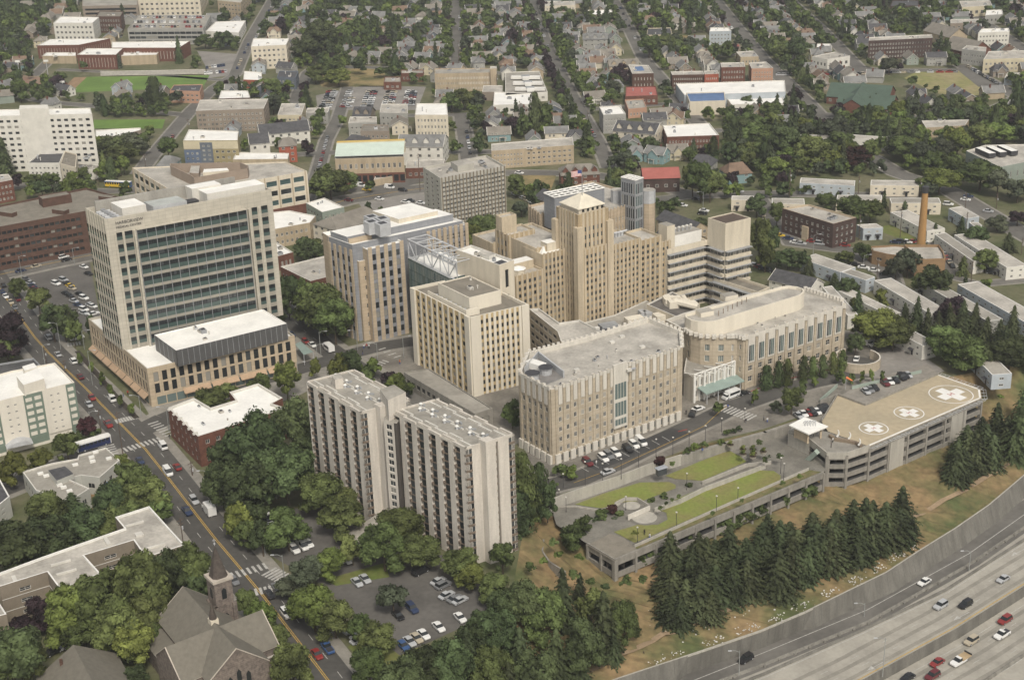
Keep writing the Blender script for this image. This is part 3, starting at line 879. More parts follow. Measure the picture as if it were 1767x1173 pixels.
# ---------------- 2 brown brick office block far left
P = [G(*p, 18).xy for p in [(-40,402),(150,367),(236,351),(150,327),(0,357),(-60,370)]]
b = Bld('office_building', 'long brown brick office building with ribbon windows and gravel roof behind the glass tower', 'building', (*P[1],0))
rib = dict(pitch=2.2, r=5, ww=.8, wh=.42, side=3, top=1.5, bot=.8, zo=.6, sty='none', gw='dark', rec=.4)
b.block([P[5], P[0], P[1], P[2], P[3], P[4]],0,18, brickb, roofb, par=.8, F=rib)
Pq = rect((73,347),(66,341),(123,338),21); b.block(Pq, 18,21.5, brickb, roofb, par=.3, wname='penthouse_wall', rname='penthouse_roof')
for (x, y) in ((185,345),(15,372),(105,368)): 
    mm = MB(); mm.box(G(x, y, 18),3,7,1.8, brickb, 1.1, roofb); mm.build('roof_unit', b.o)
b.finish()

# ---------------- 3 wide low office with pentagonal screen
P = [G(*p, 20).xy for p in [(228,291),(306,337),(530,297),(493,281)]]
b = Bld('office_building', 'wide beige and brick office building with brown roof screen, behind the glass tower', 'building', (*P[1],0))
f3 = dict(pitch=6.5, r=4, ww=.78, wh=.55, side=1, top=1, bot=1.5, sty='rib', gw='gd', rec=.3, pil=(.5,.25, tan))
b.block(P, 0,20, cream, roofl, par=.5, edges={0: f3,1: f3})
f_ = MB(); a, c = Vector(P[1]), Vector(P[2]); uu = (c - a).normalized(); nn = Vector((uu.y, -uu.x))
f_.prism([a, a + nn * .3, c + nn * .3, c],0,5.5, brick); f_.build('brick_base', b.o)
PP = [G(*p, 24).xy for p in [(294,288),(330,305),(335,309),(427,293),(429,288),(415,282),(293,284)]]
scr = mat('brown screen wall', (0.30,0.24,0.19), var=.05)
mm = MB(); I = inset(PP, .4); Q = ccw(PP)
for i in range(len(Q)):
    j = (i + 1) % len(Q)
    mm.face([(*Q[i],20),(*Q[j],20),(*Q[j],24.5),(*Q[i],24.5)], scr); mm.face([(*I[j],20),(*I[i],20),(*I[i],24.5),(*I[j],24.5)], scr); mm.face([(*Q[i],24.5),(*Q[j],24.5),(*I[j],24.5),(*I[i],24.5)], scr)
mm.build('roof_screen', b.o)
mm = MB(); mm.prism([G(*p, 23).xy for p in [(327,300),(343,301),(345,288),(330,288)]],20,23.5, scr, roofl); mm.build('penthouse', b.o)
mm = MB(); mm.prism([G(*p, 23).xy for p in [(350,298),(395,294),(392,290),(352,292)]],20,23, cream, roofw); mm.build('penthouse', b.o)
b.finish()

# ---------------- 4 tan and grey metal building with truss bridge
H4 = 36
P = rect((608,426),(565,411),(798.5,384.3), H4)
b = Bld('hospital_wing', 'tan and grey panelled hospital wing with white roof, big chillers and a glass corner', 'building', (*P[1],0))
grp = mat('grey metal panel', (0.27,0.28,0.30), rough=.5, var=.05, kind='panel')
tanp = mat('tan precast panel', (0.49,0.40,0.29), var=.05, kind='panel', scale=.3)
b.block(P, 0, H4, grp, roofw, par=.8, cap=roofw, edges={0: dict(n=4, r=8, ww=.4, wh=.6, side=1, top=4, bot=2, sty='none', gw='dark', rec=.12, wall=grp, pil=(1.3,.25, tanp, -2))})
fw = dict(n=4, r=9, ww=.42, wh=.62, side=.9, top=1.5, bot=1, sty='none', gw='dark', rec=.12, wall=grp, pil=(1.5,.2, tanp, .7))
uu = (Vector(P[2]) - Vector(P[1])).normalized(); vv = Vector((-uu.y, uu.x))
def blk(nearpx, wid, dep, H, wall, roof, spec_r=None, spec_l=None, z0=0, par=.6, wn='wall', rn='roof', cap=None):
    n0 = G(*nearpx, H).xy; Pq = [n0 + vv * dep, n0, n0 + uu * wid, n0 + uu * wid + vv * dep]
    b.block(Pq, z0, H, wall, roof, par=par, edges={0: spec_l, 1: spec_r}, cap=cap, wname=wn, rname=rn); return Pq
blk((634,434),14.5,8,34.5, tanp, roofw, spec_r=fw, cap=roofw)
blk((619,454),5.8,7,30, tanp, roofw, spec_r=dict(n=1, r=8, ww=.35, wh=.48, side=.3, top=1.5, bot=1, sty='lightx', gw='dark', rec=.2), cap=roofw)
blk((573,421),7.5,5,33.5, tanp, roofw, spec_r=dict(n=4, r=9, ww=.4, wh=.66, side=.4, top=1.2, bot=1, sty='lightx', gw='dark', rec=.2, wall=grp, pil=(.9,.3, tanp, .7)), cap=roofw)
blk((566.5,410),3.2,5,36.4, tanp, roofw, cap=roofw)
blk((737,405),17,7,34.5, grp, roofw, spec_r=dict(n=7, r=9, ww=.45, wh=.6, side=.4, top=1.5, bot=1, sty='lightx', gw='dark', rec=.2, wall=grp, pil=(1.3,.3, tanp, .7)), cap=roofw)
# glass corner strip
g = MB(); n0 = G(609,434,33).xy
for k in range(16):
    z = 2 + k * 1.95; p, q = n0 - vv * .1 - uu * .3, n0 + uu * 4.4 - vv * .1
    g.face([(*p, z),(*q, z),(*q, z + 1.8),(*p, z + 1.8)], glass_g if k % 2 else glass_g2)
g.build('glass_corner', b.o)
blk((602,414),9,6,37.6, tanp, roofw, z0=33, par=.3, wn='penthouse_wall', rn='penthouse_roof')
mm = MB(); Pq = sub_rect(P, .02,.98,.28,.95); mm.prism(Pq, H4, H4+2.6, grp, roofw); mm.build('penthouse', b.o)
mm = MB(); Pq = sub_rect(P, .52,.88,.45,1.5); mm.prism(Pq, H4-6, H4+4.2, cream, roofw); mm.build('penthouse', b.o)
for i in range(4):
    c = G(642+(i % 2)*19,402-(i // 2)*9+(i % 2)*3,38.6)
    mm = MB(); mm.box(c, 4.2,4.2,4.4, steel, math.atan2(uu.y, uu.x)); mm.box((c.x, c.y, c.z + 4.4),2.6,2.6,.1, darkm, math.atan2(uu.y, uu.x)); mm.build('chiller', b.o)
b.finish()
# glass connector and white truss
b = Bld('sky_bridge', 'green glass connector wing with open grey steel trusses over its white roof', 'sky bridge', (*G(704,448,29).xy, 0))
a = G(704,448,29).xy; c = G(777,484,29).xy; dn = (c - a).normalized(); wn = Vector((-dn.y, dn.x)); L = (c - a).length
Q = [a, c, c + wn * 14, a + wn * 14]
curt = dict(n=15, r=8, ww=.9, wh=.9, side=.1, top=.5, bot=.5, sty='rib', gw='green', rec=.08)
b.block(Q, 0,29, green_sp, roofw, par=.7, F=curt, cap=steel)
for k, off in enumerate((1.0,9.0)):
    t = MB(); a1 = a + wn * off; c1 = c + wn * off + dn * 3; z0_, z1_ = 29.6,36.2
    a1 = a1 - dn * 1
    t.beam((*a1, z1_),(*c1, z1_),.32, steel, 4); t.beam((*a1, z0_),(*c1, z0_),.32, steel, 4)
    N_ = 6
    for i in range(N_ + 1):
        p = lp(a1, c1, i / N_); t.beam((*p, z0_),(*p, z1_),.2, steel, 4)
        if i < N_:
            q = lp(a1, c1,(i + 1) / N_)
            t.beam((*p, z1_ if i % 2 == 0 else z0_),(*q, z0_ if i % 2 == 0 else z1_),.2, steel, 4)
    t.build('truss', b.o)
t = MB()
for i in range(7):
    p = lp(a + wn * 1 - dn, c + wn * 1 + dn * 3, i / 6); t.beam((*p, 36.2),(*(p + wn * 8),36.2),.2, steel)
    if i < 6:
        q = lp(a + wn * 1 - dn, c + wn * 1 + dn * 3,(i + 1)/6); t.beam((*p, 36.2),(*(q + wn * 8),36.2),.13, steel)
t.build('cross_brace', b.o)
b.finish()

# ---------------- 5 blank beige block
H5 = 37
P = rect((861.7,461.9),(788,435),(887,453), H5)
b = Bld('hospital_wing', 'blank beige stucco hospital block with dark window slots behind the ten storey cream block', 'building', (*P[1],0))
sp5 = dict(n=1, r=4, ww=.42, wh=.72, side=1.5, top=1.2, bot=1, sty='none', gw='dark', rec=.4)
b.block(P, 0, H5, cream, roofw, par=.9, cap=offw, edges={1: sp5}); 
mm = MB(); mm.prism(sub_rect(P, .35,.8,.35,.6), H5, H5+1.6, offw, roofl); mm.build('roof_unit', b.o)
mm = MB(); mm.prism(sub_rect(P, .2,.75,.06,.2), H5, H5+.35, greym, darkm); mm.build('skylight', b.o)
rooftop(b, P, H5,4,9); b.finish()

# ---------------- 6 cream block with white pilasters
P = rect((811,553),(709.5,500.5),(912,530),27)
b = Bld('hospital_block', 'square cream hospital block with white pilasters and brown penthouse roof in the middle', 'building', (*P[1],0))
oc = mat('yellow ochre spandrel', (0.50,0.39,0.22), var=.06, kind='streak')
crm = mat('cream pilaster', (0.68,0.63,0.53), var=.04, kind='streak')
s6 = dict(n=9, r=10, ww=.44, wh=.56, side=2.6, top=1.1, bot=.3, sty='none', gw='dark', rec=.15, wall=oc, pil=(.85,.22, crm, .2))
s6b = dict(n=8, r=10, ww=.44, wh=.56, side=3.3, top=1.1, bot=.3, sty='none', gw='dark', rec=.15, wall=oc, pil=(.95,.22, crm, .2))
b.block(P, 0,27, crm, roofb, par=1.0, pw=.5, cap=crm, edges={0: s6,1: s6b})
for e0, e1, t in ((0,1,1),(1,2,0),(1,2,1),(0,1,0)):
    a, c = Vector(P[e0]), Vector(P[e1]); w = 2.7
    d = (c - a).normalized(); nn = Vector((d.y, -d.x)); p = a if t == 0 else c - d * w
    b.part('corner_pier').prism([p, p + nn * .5, p + d * w + nn * .5, p + d * w],0,28.1, crm)
Q = rect((809.5,515.5),(756,489.6),(864.5,502),31.5)
b.block(Q, 27,31.5, crm, roofb, par=.3, wname='penthouse_wall', rname='penthouse_roof')
mm = MB(); pit = sub_rect(P, .06,.24,.12,.75)
mm.prism(pit, 27,27.25, greym, mat('green grey grille', (0.28,0.31,0.28), var=.1)); mm.build('louvre', b.o)
for k in range(8):
    mm = MB(); p = lp(lp(pit[1], pit[2],.5), lp(pit[0], pit[3],.5),(k + .5)/8); mm.box((p.x, p.y, 27.2),1.4,1.6,.5, steel); mm.build('fan_unit', b.o)
g = MB(); a, c = Vector(pit[0]), Vector(pit[3]); 
mm = MB(); q1, q2 = lp(P[1], P[2],.0), None
mm.prism(sub_rect(P, .045,.06,.12,.75),27,29.2, crm); mm.prism(sub_rect(P, .045,.27,.10,.12),27,29.2, crm); mm.build('screen_wall', b.o)
rooftop(b, Q, 31.5,4,2, m=offw, big=.7)
b.finish()
# low roof between cream block and flats
P = [G(*p, 5).xy for p in [(697,644),(740,637),(850,706),(820,716)]]
b = Bld('low_building', 'low flat concrete roofed annex at the foot of the cream hospital block', 'building', (*P[1],0))
b.block([P[0], P[3], P[2], P[1]],0,5, conc, roofg, par=.4, F=dict(pitch=3, r=1, ww=.7, wh=.5, sty='none', gw='dark')); b.finish()

# ---------------- 7 art deco hospital tower
b = Bld('hospital_tower', 'old ochre and cream art deco hospital with stepped wings and pyramid roofed central tower', 'building', (*G(1016,566,4).xy, 0))
oct_ = mat('ochre brick spandrel', (0.40,0.315,0.20), var=.10, kind='streak', scale=.6)
dt = mat('buff terracotta', (0.53,0.45,0.33), var=.09, kind='streak', scale=.5)
HW = HG(1016.5,566,437,4) 
f0 = G(1007,435.8, HW).xy; f1 = G(1155,421, HW * .86).xy
H2 = HG(1156,507,410,4)
# main front wing, three steps
e = (G(1053.6,428, HW).xy - f0).normalized()
# direction from the wall foot
e2 = (G(1156,507,4).xy - G(1016.5,566,4).xy).normalized(); e = (e + e2).normalized(); vb = Vector((-e.y, e.x))
n0 = G(1007,435.8, HW).xy
wt = (G(1053.6,428, HW).xy - n0).length
wd = dict(ww=.46, wh=.56, side=.7, top=1.6, bot=.6, sty='none', gw='old', rec=.12, wall=oct_)
def wing(o, w, d, H, n, r, z0=0, roof=roofl, ln=0, extra=None, par=.8, sty=None):
    spr = dict(wd, n=n, r=r, pil=(.8,.1, dt, .5)); 
    spl = dict(wd, n=max(ln, 1), r=r, pil=(.8,.1, dt, .5)) if ln else None
    Pq = [o + vb * d, o, o + e * w, o + e * w + vb * d]
    ed = {1: spr}
    if spl: ed[0] = spl
    b.block(Pq, z0, H, dt, roof, par=par, cap=dt, edges=ed); return Pq
wing(n0, wt, 14, HW, 5,13, ln=2)
m0 = n0 + e * wt + vb * .8
HM = HW - 1.2
# main mass right of the bay
wm = (G(1111,398.7, HM).xy - G(1053.6,414, HM).xy).length
Pm = wing(m0, wm, 14, HM, 8,14)
mk = MB(); mk.prism(sub_rect(Pm, .05,.38,.5,.9), HM, HM + 3.6, cream, roofw); mk.build('penthouse', b.o)
for k in range(5):
    mk = MB(); q = sub_rect(Pm, .5 + k * .09,.5,.6,.6)[1]; mk.cyl((q.x, q.y, HM),.6,.6,1.6, steel, 8); mk.beam((q.x, q.y, HM + 1.4),(q.x + 2, q.y + 1, HM + 1.8),.4, steel); mk.build('duct', b.o)
m1 = m0 + e * wm + vb * 1.0; wl = 10.5
wing(m1, wl, 12, HM - 1.5,4,13)
m2 = m1 + e * wl + vb * .8
wing(m2,5.0,11, HM - 4.5,2,12)
# central tower
tb = G(998,437, HW).xy; 
TT = HG(1003,437,376, HW)
n1 = G(997.3,375.7, TT).xy; lw = (G(956.4,361.6, TT).xy - n1).length; rw_ = (G(1052.3,364, TT).xy - n1).length
Pq = [n1 + vb * lw, n1, n1 + e * rw_, n1 + e * rw_ + vb * lw]
sr = dict(wd, n=5, r=14, ww=.40, wh=.55, side=2.2, top=4.5, bot=1, pil=(1.0,.16, dt, .5), gw='old'); 
b.block(Pq, 0, TT, dt, roofl, par=1.0, cap=dt, edges={1: sr, 0: dict(sr)}, wname='tower_wall', rname='tower_roof')
# corner buttresses lower shoulder of the tower
for cx_, cy_ in ((0,0),(1,0),(0,1)):
    p = n1 + e * rw_ * cx_ + vb * lw * cy_
    k = MB(); q = [p - e * 1.3 - vb * 1.3, p + e * 1.3 - vb * 1.3, p + e * 1.3 + vb * 1.3, p - e * 1.3 + vb * 1.3]
    b.part('buttress').prism(q, 0, TT - 3.5, dt)
pyr = [Vector(x) for x in inset(Pq, 1.3)]; zb = TT; ze = TT + 2.6
mk = MB(); mk.prism(pyr, zb, ze, cream); mk.build('attic', b.o)
ap = sum((Vector(p) for p in pyr), Vector((0,0)))/4
roofp = mat('cream pyramid roof', (0.66,0.61,0.50), var=.06)
ov = inset(pyr, -.5); mk = MB()
for i in range(4):
    a, c = ov[i], ov[(i + 1) % 4]; mk.face([(*a, ze),(*c, ze),(*ap, ze + 3.9)], roofp); 
    mk.face([(*c, ze - .3),(*a, ze - .3),(*a, ze),(*c, ze)][::-1], roofp)
mk.build('pyramid_roof', b.o)
for k in range(5):
    q = lp(pyr[1], pyr[2],(k + .7)/5.2)
    w_ = MB(); nn = Vector((e.y, -e.x))*.06; w_.face([(*(q + nn), zb + .9),(*(q + nn + e * 1.0), zb + .9),(*(q + nn + e * 1.0), ze - .4),(*(q + nn), ze - .4)], glass_d); w_.build('window', b.o)
# left lower wing
HL = HW - 1.5
o_ = G(936,443.5, HL).xy; wl = (G(994.8,433, HL).xy - o_).length; dl = (G(897.6,429.4, HL).xy - o_).length
Pl = wing(o_, wl, dl, HL, 7,12, roof=roofw, ln=0)
mk = MB(); mk.prism(sub_rect(Pl, .35,.75,.3,.62), HL, HL + 3, cream, roofw); mk.build('penthouse', b.o)
mk = MB(); q = sub_rect(Pl, .1,.25,.2,.7); mk.face([(*q[1], HL),(*q[2], HL),(*lp(q[2], q[3],.2), HL + 2.4)], roofw); mk.face([(*q[1], HL),(*lp(q[2], q[3],.2), HL + 2.4),(*q[0], HL)], roofw); mk.build('roof_light', b.o)
HX = HL - 5
o2 = G(889.5,481, HX).xy; w2_ = (G(936,470, HX).xy - o2).length
Px_ = wing(o2, w2_ + 1,10, HX, 5,10, ln=1)
mk = MB(); mk.prism(sub_rect(Px_, .1,.95,.55,1.0), HX, HX + 3.2, dt, roofw); mk.build('penthouse', b.o)
c = sub_rect(Px_, .25,.25,.28,.28)[1]; mk = MB(); mk.cyl((*c, HX),2.6,2.6,2.4, cream, 8); mk.cyl((*c, HX + 2.4),2.9,.3,.9, roofw, 8); mk.build('octagonal_lantern', b.o)
# back left wing
HB = 33
o3 = G(877,410, HB).xy; w3 = (G(927,401, HB).xy - o3).length; d3 = (G(849.7,401, HB).xy - o3).length
Pb = wing(o3, w3, d3, HB, 5,8, ln=3)
q = sub_rect(Pb, -.0,.55,.45,.9); b.block(q, HB, HB + 6, dt, roofl, par=.6, wname='penthouse_wall', rname='penthouse_roof')
o4 = G(850,424, HB - 5).xy; wing(o4,14,14, HB - 5,5,7, roof=roofl)
o5 = G(925,428, HB).xy; wing(o5,16,26, HB - 1,5,8, roof=roofl)
b.finish()
# flagpole with flag
fo = empty('flagpole', Z3(ap + Vector((0,-1.4)), ze + 3.0)); tag(fo, 'flagpole flying a large striped flag on top of the pyramid roof', 'flagpole')
mk = MB(); p = fo.location; mk.beam(p, p + Vector((0,0,9.4)),.13, greym, 6); mk.build('pole', fo)
mk = MB(); fr_, fwh, fbl = mat('flag red', (.45,.07,.06), var=0), mat('flag white', (.75,.74,.72), var=0), mat('flag blue', (.05,.07,.22), var=0)
W_, H_ = 3.8,2.2
for i in range(13):
    for j in range(10):
        x0, x1 = W_ * j / 10, W_ * (j + 1)/10; z0_ = 9.2 - H_ * (i + 1)/13; z1_ = 9.2 - H_ * i / 13
        mm_ = fbl if (i < 7 and j < 4) else (fr_ if i % 2 == 0 else fwh)
        yy = lambda x: .35 * math.sin(x * 1.6); zz = lambda x: -.05 * x
        mk.face([p + Vector((-x1, yy(x1), z0_ + zz(x1))), p + Vector((-x0, yy(x0), z0_ + zz(x0))), p + Vector((-x0, yy(x0), z1_ + zz(x0))), p + Vector((-x1, yy(x1), z1_ + zz(x1)))], mm_)
mk.build('flag', fo)

# ---------------- 8 rear wing with grey lanterns
H8 = 36
b = Bld('hospital_wing', 'tan rear hospital wing with grey steel lantern tower and lattice roof screen', 'building', (*G(1000,420,10).xy, 0))
s8 = dict(n=9, r=9, ww=.36, wh=.5, side=1, top=2.5, bot=1, sty='lightx', gw='dark', rec=.2, pil=(.8,.25, tanp, .8))
def b8(near, left, right, H, spr=None, spl=None, wall=tanp, roof=roofl, z0=0, wn='wall', rn='roof', par=.8):
    Pq = rect(near, left, right, H); b.block(Pq, z0, H, wall, roof, par=par, cap=wall, edges={1: spr, 0: spl}, wname=wn, rname=rn); return Pq
b8((1051,368),(925,343.5),(1140,350),34, dict(s8, n=12, r=9), dict(s8, n=9, r=8))
b8((912+20,374),(911,358),(985,362),33, dict(s8, n=8), dict(s8, n=4))
Ps = b8((957,345.5),(938.5,337.5),(1043,328.5),42, wall=grp, roof=roofw, z0=30, wn='screen_wall', rn='screen_roof')
mk = MB(); 
for i in range(9):
    q = sub_rect(Ps, i / 8, i / 8,0,1); mk.beam((*q[1],43),(*q[0],43),.3, white)
for i in range(4):
    q = sub_rect(Ps, 0,1, i / 3, i / 3); mk.beam((*q[1],43),(*q[2],43),.3, white)
q = sub_rect(Ps, .02,.98,.04,.96); mk.face([(*x, 42.3) for x in ccw(q)], mat('dark grille', (.13,.13,.13), var=.05)); mk.build('lattice', b.o)  # plain dark sheet under the white lattice bars
Pg = b8((1096,316),(1068,311.5),(1113,312),45, spr=dict(n=4, r=7, ww=.8, wh=.85, side=.3, top=1, bot=1, sty='rib', gw='gd', rec=.1, wall=greym), spl=dict(n=6, r=7, ww=.8, wh=.85, side=.3, top=1, bot=1, sty='rib', gw='mix', rec=.1, wall=greym), wall=grp, z0=10, wn='lantern_wall', rn='lantern_roof')
mk = MB()
for i in range(5):
    q = sub_rect(Pg, 0,1, i / 4, i / 4); mk.beam((*q[1],46),(*q[2],46),.22, white); q = sub_rect(Pg, i / 4, i / 4,0,1); mk.beam((*q[1],46),(*q[0],46),.22, white)
mk.build('lattice', b.o)
for (x, y, H) in ((1086,334,39),(1119,327,40.5),(1066,327,39)):
    c = G(x, y, H); k = MB(); k.cyl((c.x, c.y, 8),2.6,2.6, H - 5-8, tanp, 8); k.build('turret', b.o); k = MB(); k.cyl((c.x, c.y, H - 5),2.7,2.7,5, steel, 8, roofl); k.build('turret_cap', b.o)
b.finish()

# ---------------- 9 1950s wing with ribbon windows
H9 = 33
b = Bld('hospital_wing', 'cream stepped hospital wing with continuous window bands and a blank windowless upper block', 'building', (*G(1252,440,22).xy, 0))
cs = mat('cream concrete', (0.60,0.54,0.43), var=.06, kind='streak', scale=.5)
HT = 37.0; HBk = HG(1250.5,434,388,22.5)
Pk = rect((1252,387.7),(1221.4,377.5),(1295.5,377.5), HBk)
uu = (Vector(Pk[2]) - Vector(Pk[1])).normalized(); vv = (Vector(Pk[0]) - Vector(Pk[1])).normalized()
b.block(Pk, 0, HBk, cs, mat('dark brown roof', (0.10,0.075,0.06), var=.1), par=.35, cap=cs)
zr = [22.5 - i * 3.35 for i in range(7)]
def band(o, d, L, z, nn, n):
    """parapet band + thin eyebrow + ribbon of windows"""
    q = [o, o + nn * .9, o + d * L + nn * .9, o + d * L]
    b.part('slab_band').prism(q, z - 3.35, z - 2.2, cs, bottom=True)
    q = [o, o + nn * 1.7, o + d * L + nn * 1.7, o + d * L]
    b.part('eyebrow').prism(q, z - .25, z, greym, bottom=True)
    for k in range(n):
        p = o + d * L * (k + .06) / n + nn * .05; r_ = o + d * L * (k + .94) / n + nn * .05
        g = MB(); g.face([(*p, z - 2.2),(*r_, z - 2.2),(*r_, z - .3),(*p, z - .3)], rnd.choice([glass_m, glass_d, glass_b, glass_m, glass_m]))
        for tt in (0,1/3., 2/3., 1):
            a_ = p + (r_ - p) * tt + nn * .03; g.face([(*(a_ - d * .05), z - 1.9),(*(a_ + d * .05), z - 1.9),(*(a_ + d * .05), z - .3),(*(a_ - d * .05), z - .3)], offw)
        g.build('window', b.o)
LR = (Vector(Pk[2]) - Vector(Pk[1])).length; LL = (Vector(Pk[0]) - Vector(Pk[1])).length
N9 = Vector(Pk[1]); nr = Vector((uu.y, -uu.x)); nl = -uu
for i, z in enumerate(zr):
    if i < 4: band(N9, uu, LR, z, nr, 9)
    else: pass
    band(N9 + vv * LL, -vv, LL, z, nl, 5)
# left return wing
o = N9 + vv * LL; LW = (G(1157.5,443.5,24).xy - G(1231,428,24).xy).length
q = [o - uu * LW, o, o + vv * 12, o + vv * 12 - uu * LW]
b.block([q[3], q[0], q[1], q[2]],0,23.5, cs, roofg, par=1.0, cap=cs)
for i, z in enumerate(zr): band(o - uu * LW, uu, LW, z, nr, 11)
mk = MB(); qq = sub_rect([q[3], q[0], q[1], q[2]],.28,.99,.25,.9); mk.prism(qq, 23.5,28, white, roofg); mk.build('penthouse', b.o)
mk = MB(); qq = sub_rect([q[3], q[0], q[1], q[2]],.05,.24,.1,.5); mk.prism(qq, 23.5,33, cs, roofg); mk.build('stair_tower', b.o)
for k in range(6):
    mk = MB(); p = sub_rect([q[3], q[0], q[1], q[2]],.35 + k * .1,.4,.5+.1*(k % 3),.5)[0]; mk.cyl((*p, 28),.3,.3,1.6, steel, 7); mk.cyl((*p, 29.6),.6,.4,.4, offw, 7); mk.build('vent', b.o)
# low projecting wing toward the viewer with terrace roof
Pz = rect((1308,508),(1232,483),(1328,499),10.5)
b.block(Pz, 0,10.5, cs, roofb, par=.9, cap=cs)
for i in range(3): 
    z = 10.2 - i * 3.3; Lz = (Vector(Pz[1]) - Vector(Pz[0])).length; dz = (Vector(Pz[1]) - Vector(Pz[0])).normalized(); band(Vector(Pz[0]), dz, Lz, z, Vector((dz.y, -dz.x)),9)
b.finish()
# plant annex with dark roof, low roofs in front of the deco hospital
b = Bld('low_building', 'low dark roofed plant annex crowded with cream ducts before the windowed wing', 'building', (*G(1170,548,9).xy, 0))
P = [G(*p, 12).xy for p in [(1116,527),(1168,549),(1211,535),(1160,505)]]
b.block(P, 0,12, cs, mat('dark grey roof', (0.14,0.13,0.12), var=.15), par=.5, cap=offw, F=dict(pitch=5, r=3, ww=.35, wh=.4, sty='none', gw='dark'))
rr = random.Random(5)
for k in range(14):
    c = G(1152 + rr.uniform(0,45),517 + rr.uniform(-2,14),12); mk = MB(); mk.box(c, rr.uniform(1.5,4), rr.uniform(1.5,3), rr.uniform(1,2.6), crm, rr.uniform(0,.5)); mk.build('duct', b.o)
mk = MB(); a_, c_ = G(1165,520,14), G(1205,530,13.5); mk.beam(a_, c_, 1.3, crm, 8); mk.build('duct', b.o)
b.finish()
b = Bld('low_building', 'low grey roof with boxy air handlers between the front wing and the old tower', 'building', (*G(1030,590,5).xy, 0))
P = [G(*p, 8).xy for p in [(1000,580),(1040,592),(1120,556),(1155,545),(1115,520),(1060,545),(1000,560)]]
b.block(P, 0,8, cs, roofg, par=.4, cap=offw)
for (x, y, sx, sy, h, mm_) in ((1050,571,9,4,2.6,greym),(1094,560,9,3.5,2.8,crm),(1137,556,5,4,3,crm),(1108,545,3,3,2,steel),(1118,546,4,3,2,steel),(1040,576,5,3,2,darkm)):
    c = G(x, y, 8.4); mk = MB(); mk.box(c, sx * .7, sy, h, mm_, .35); mk.build('air_handler', b.o)
b.finish()

# ---------------- 10 front wing
HA = 23.0
pts = [(894.5,651),(951,680),(1178,606),(1176,577),(1119,554),(1008,589),(910,614)]
P = [G(*p, HA).xy for p in pts]
b = Bld('hospital_wing', 'six storey tan and white hospital wing with crenellated parapet above the row of parked vans', 'building', (*P[1],0))
whp = mat('white stone pier', (0.58,0.55,0.49), var=.06, kind='streak', scale=.5)
tb2 = mat('tan limestone', (0.47,0.405,0.31), var=.07, kind='panel', scale=.3)
mid = 9
sA = dict(n=17, r=5, ww=.40, wh=.5, side=1.8, top=5.4, bot=2.8, zo=.4, sty='light', gw='mix', rec=.12, pil=(.8,.22, tb2,.8), skip=lambda i, j: i in (8,))
sL = dict(sA, n=5, side=1.0, skip=None)
b.block(P, 0, HA, tb2, roofl, par=1.4, pw=.8, cap=whp, edges={0: sL, 1: sA})
def frontal(P, e0, e1, n, side, HA, base=True):
    a, c = Vector(P[e0]), Vector(P[e1]); d = (c - a).normalized(); nn = Vector((d.y, -d.x)); L = (c - a).length; cw = (L - 2 * side) / n
    for k in range(n):
        x0 = side + cw * k + .7; x1 = side + cw * (k + 1)-.7
        q = [a + d * x0, a + d * x0 + nn * .3, a + d * x1 + nn * .3, a + d * x1]
        m = MB(); m.prism(q, HA - 4.0, HA + 1.9, whp, bottom=True); m.build('white_panel', b.o)
        w_ = MB(); p0, p1 = a + d * (x0+.15) + nn * .06, a + d * (x1-.15) + nn * .06
        w_.face([(*p0,.5),(*p1,.5),(*p1,2.4),(*p0,2.4)], glass_m); w_.face([(*p0,.5),(*p0,.5),(*p0,.5)], offw) if 0 else None; w_.build('ground_window', b.o)
    for k in range(n + 1):
        x = side + cw * k
        for s_ in (0,):
            q = [a + d * (x - .9), a + d * (x - .9) + nn * .75, a + d * (x + .9) + nn * .75, a + d * (x + .9)]
            b.part('plinth').prism(q, 0,3.0, whp)
        q = [a + d * (x - .48) - nn * .7, a + d * (x - .48) + nn * .35, a + d * (x + .48) + nn * .35, a + d * (x + .48) - nn * .7]
        b.part('merlon').prism(q, HA + 1.0, HA + 2.1, whp)
frontal(P, 0,1,5,1.0, HA); frontal(P, 1,2,17,1.8, HA)
# central tall bay
a, c = Vector(P[1]), Vector(P[2]); d = (c - a).normalized(); nn = Vector((d.y, -d.x)); L = (c - a).length; cw = (L - 3.6)/17; xm = 1.8 + cw * 8.5
q = [a + d * (xm - 2.6), a + d * (xm - 2.6) + nn * .9, a + d * (xm + 2.6) + nn * .9, a + d * (xm + 2.6)]
b.part('central_bay').prism(q, 5, HA + 3, whp, bottom=True)
for (z0_, z1_) in ((6,8),(9,13.6),(14.8,19.8)):
    for k in range(4):
        x = xm - 2.2 + k * 1.12; p0, p1 = a + d * x + nn * .96, a + d * (x + .92) + nn * .96; g = MB(); g.face([(*p0, z0_),(*p1, z0_),(*p1, z1_),(*p0, z1_)], glass_g); g.build('window', b.o)
# back parapet blocks
for e0, e1, n in ((2,3,4),(3,4,8),(4,5,12),(5,6,12),(6,0,4)):
    for k in range(n):
        p = lp(P[e0], P[e1],(k + .5) / n); b.part('merlon').box((p.x, p.y, HA + .8),.9,.9,1.1, whp)
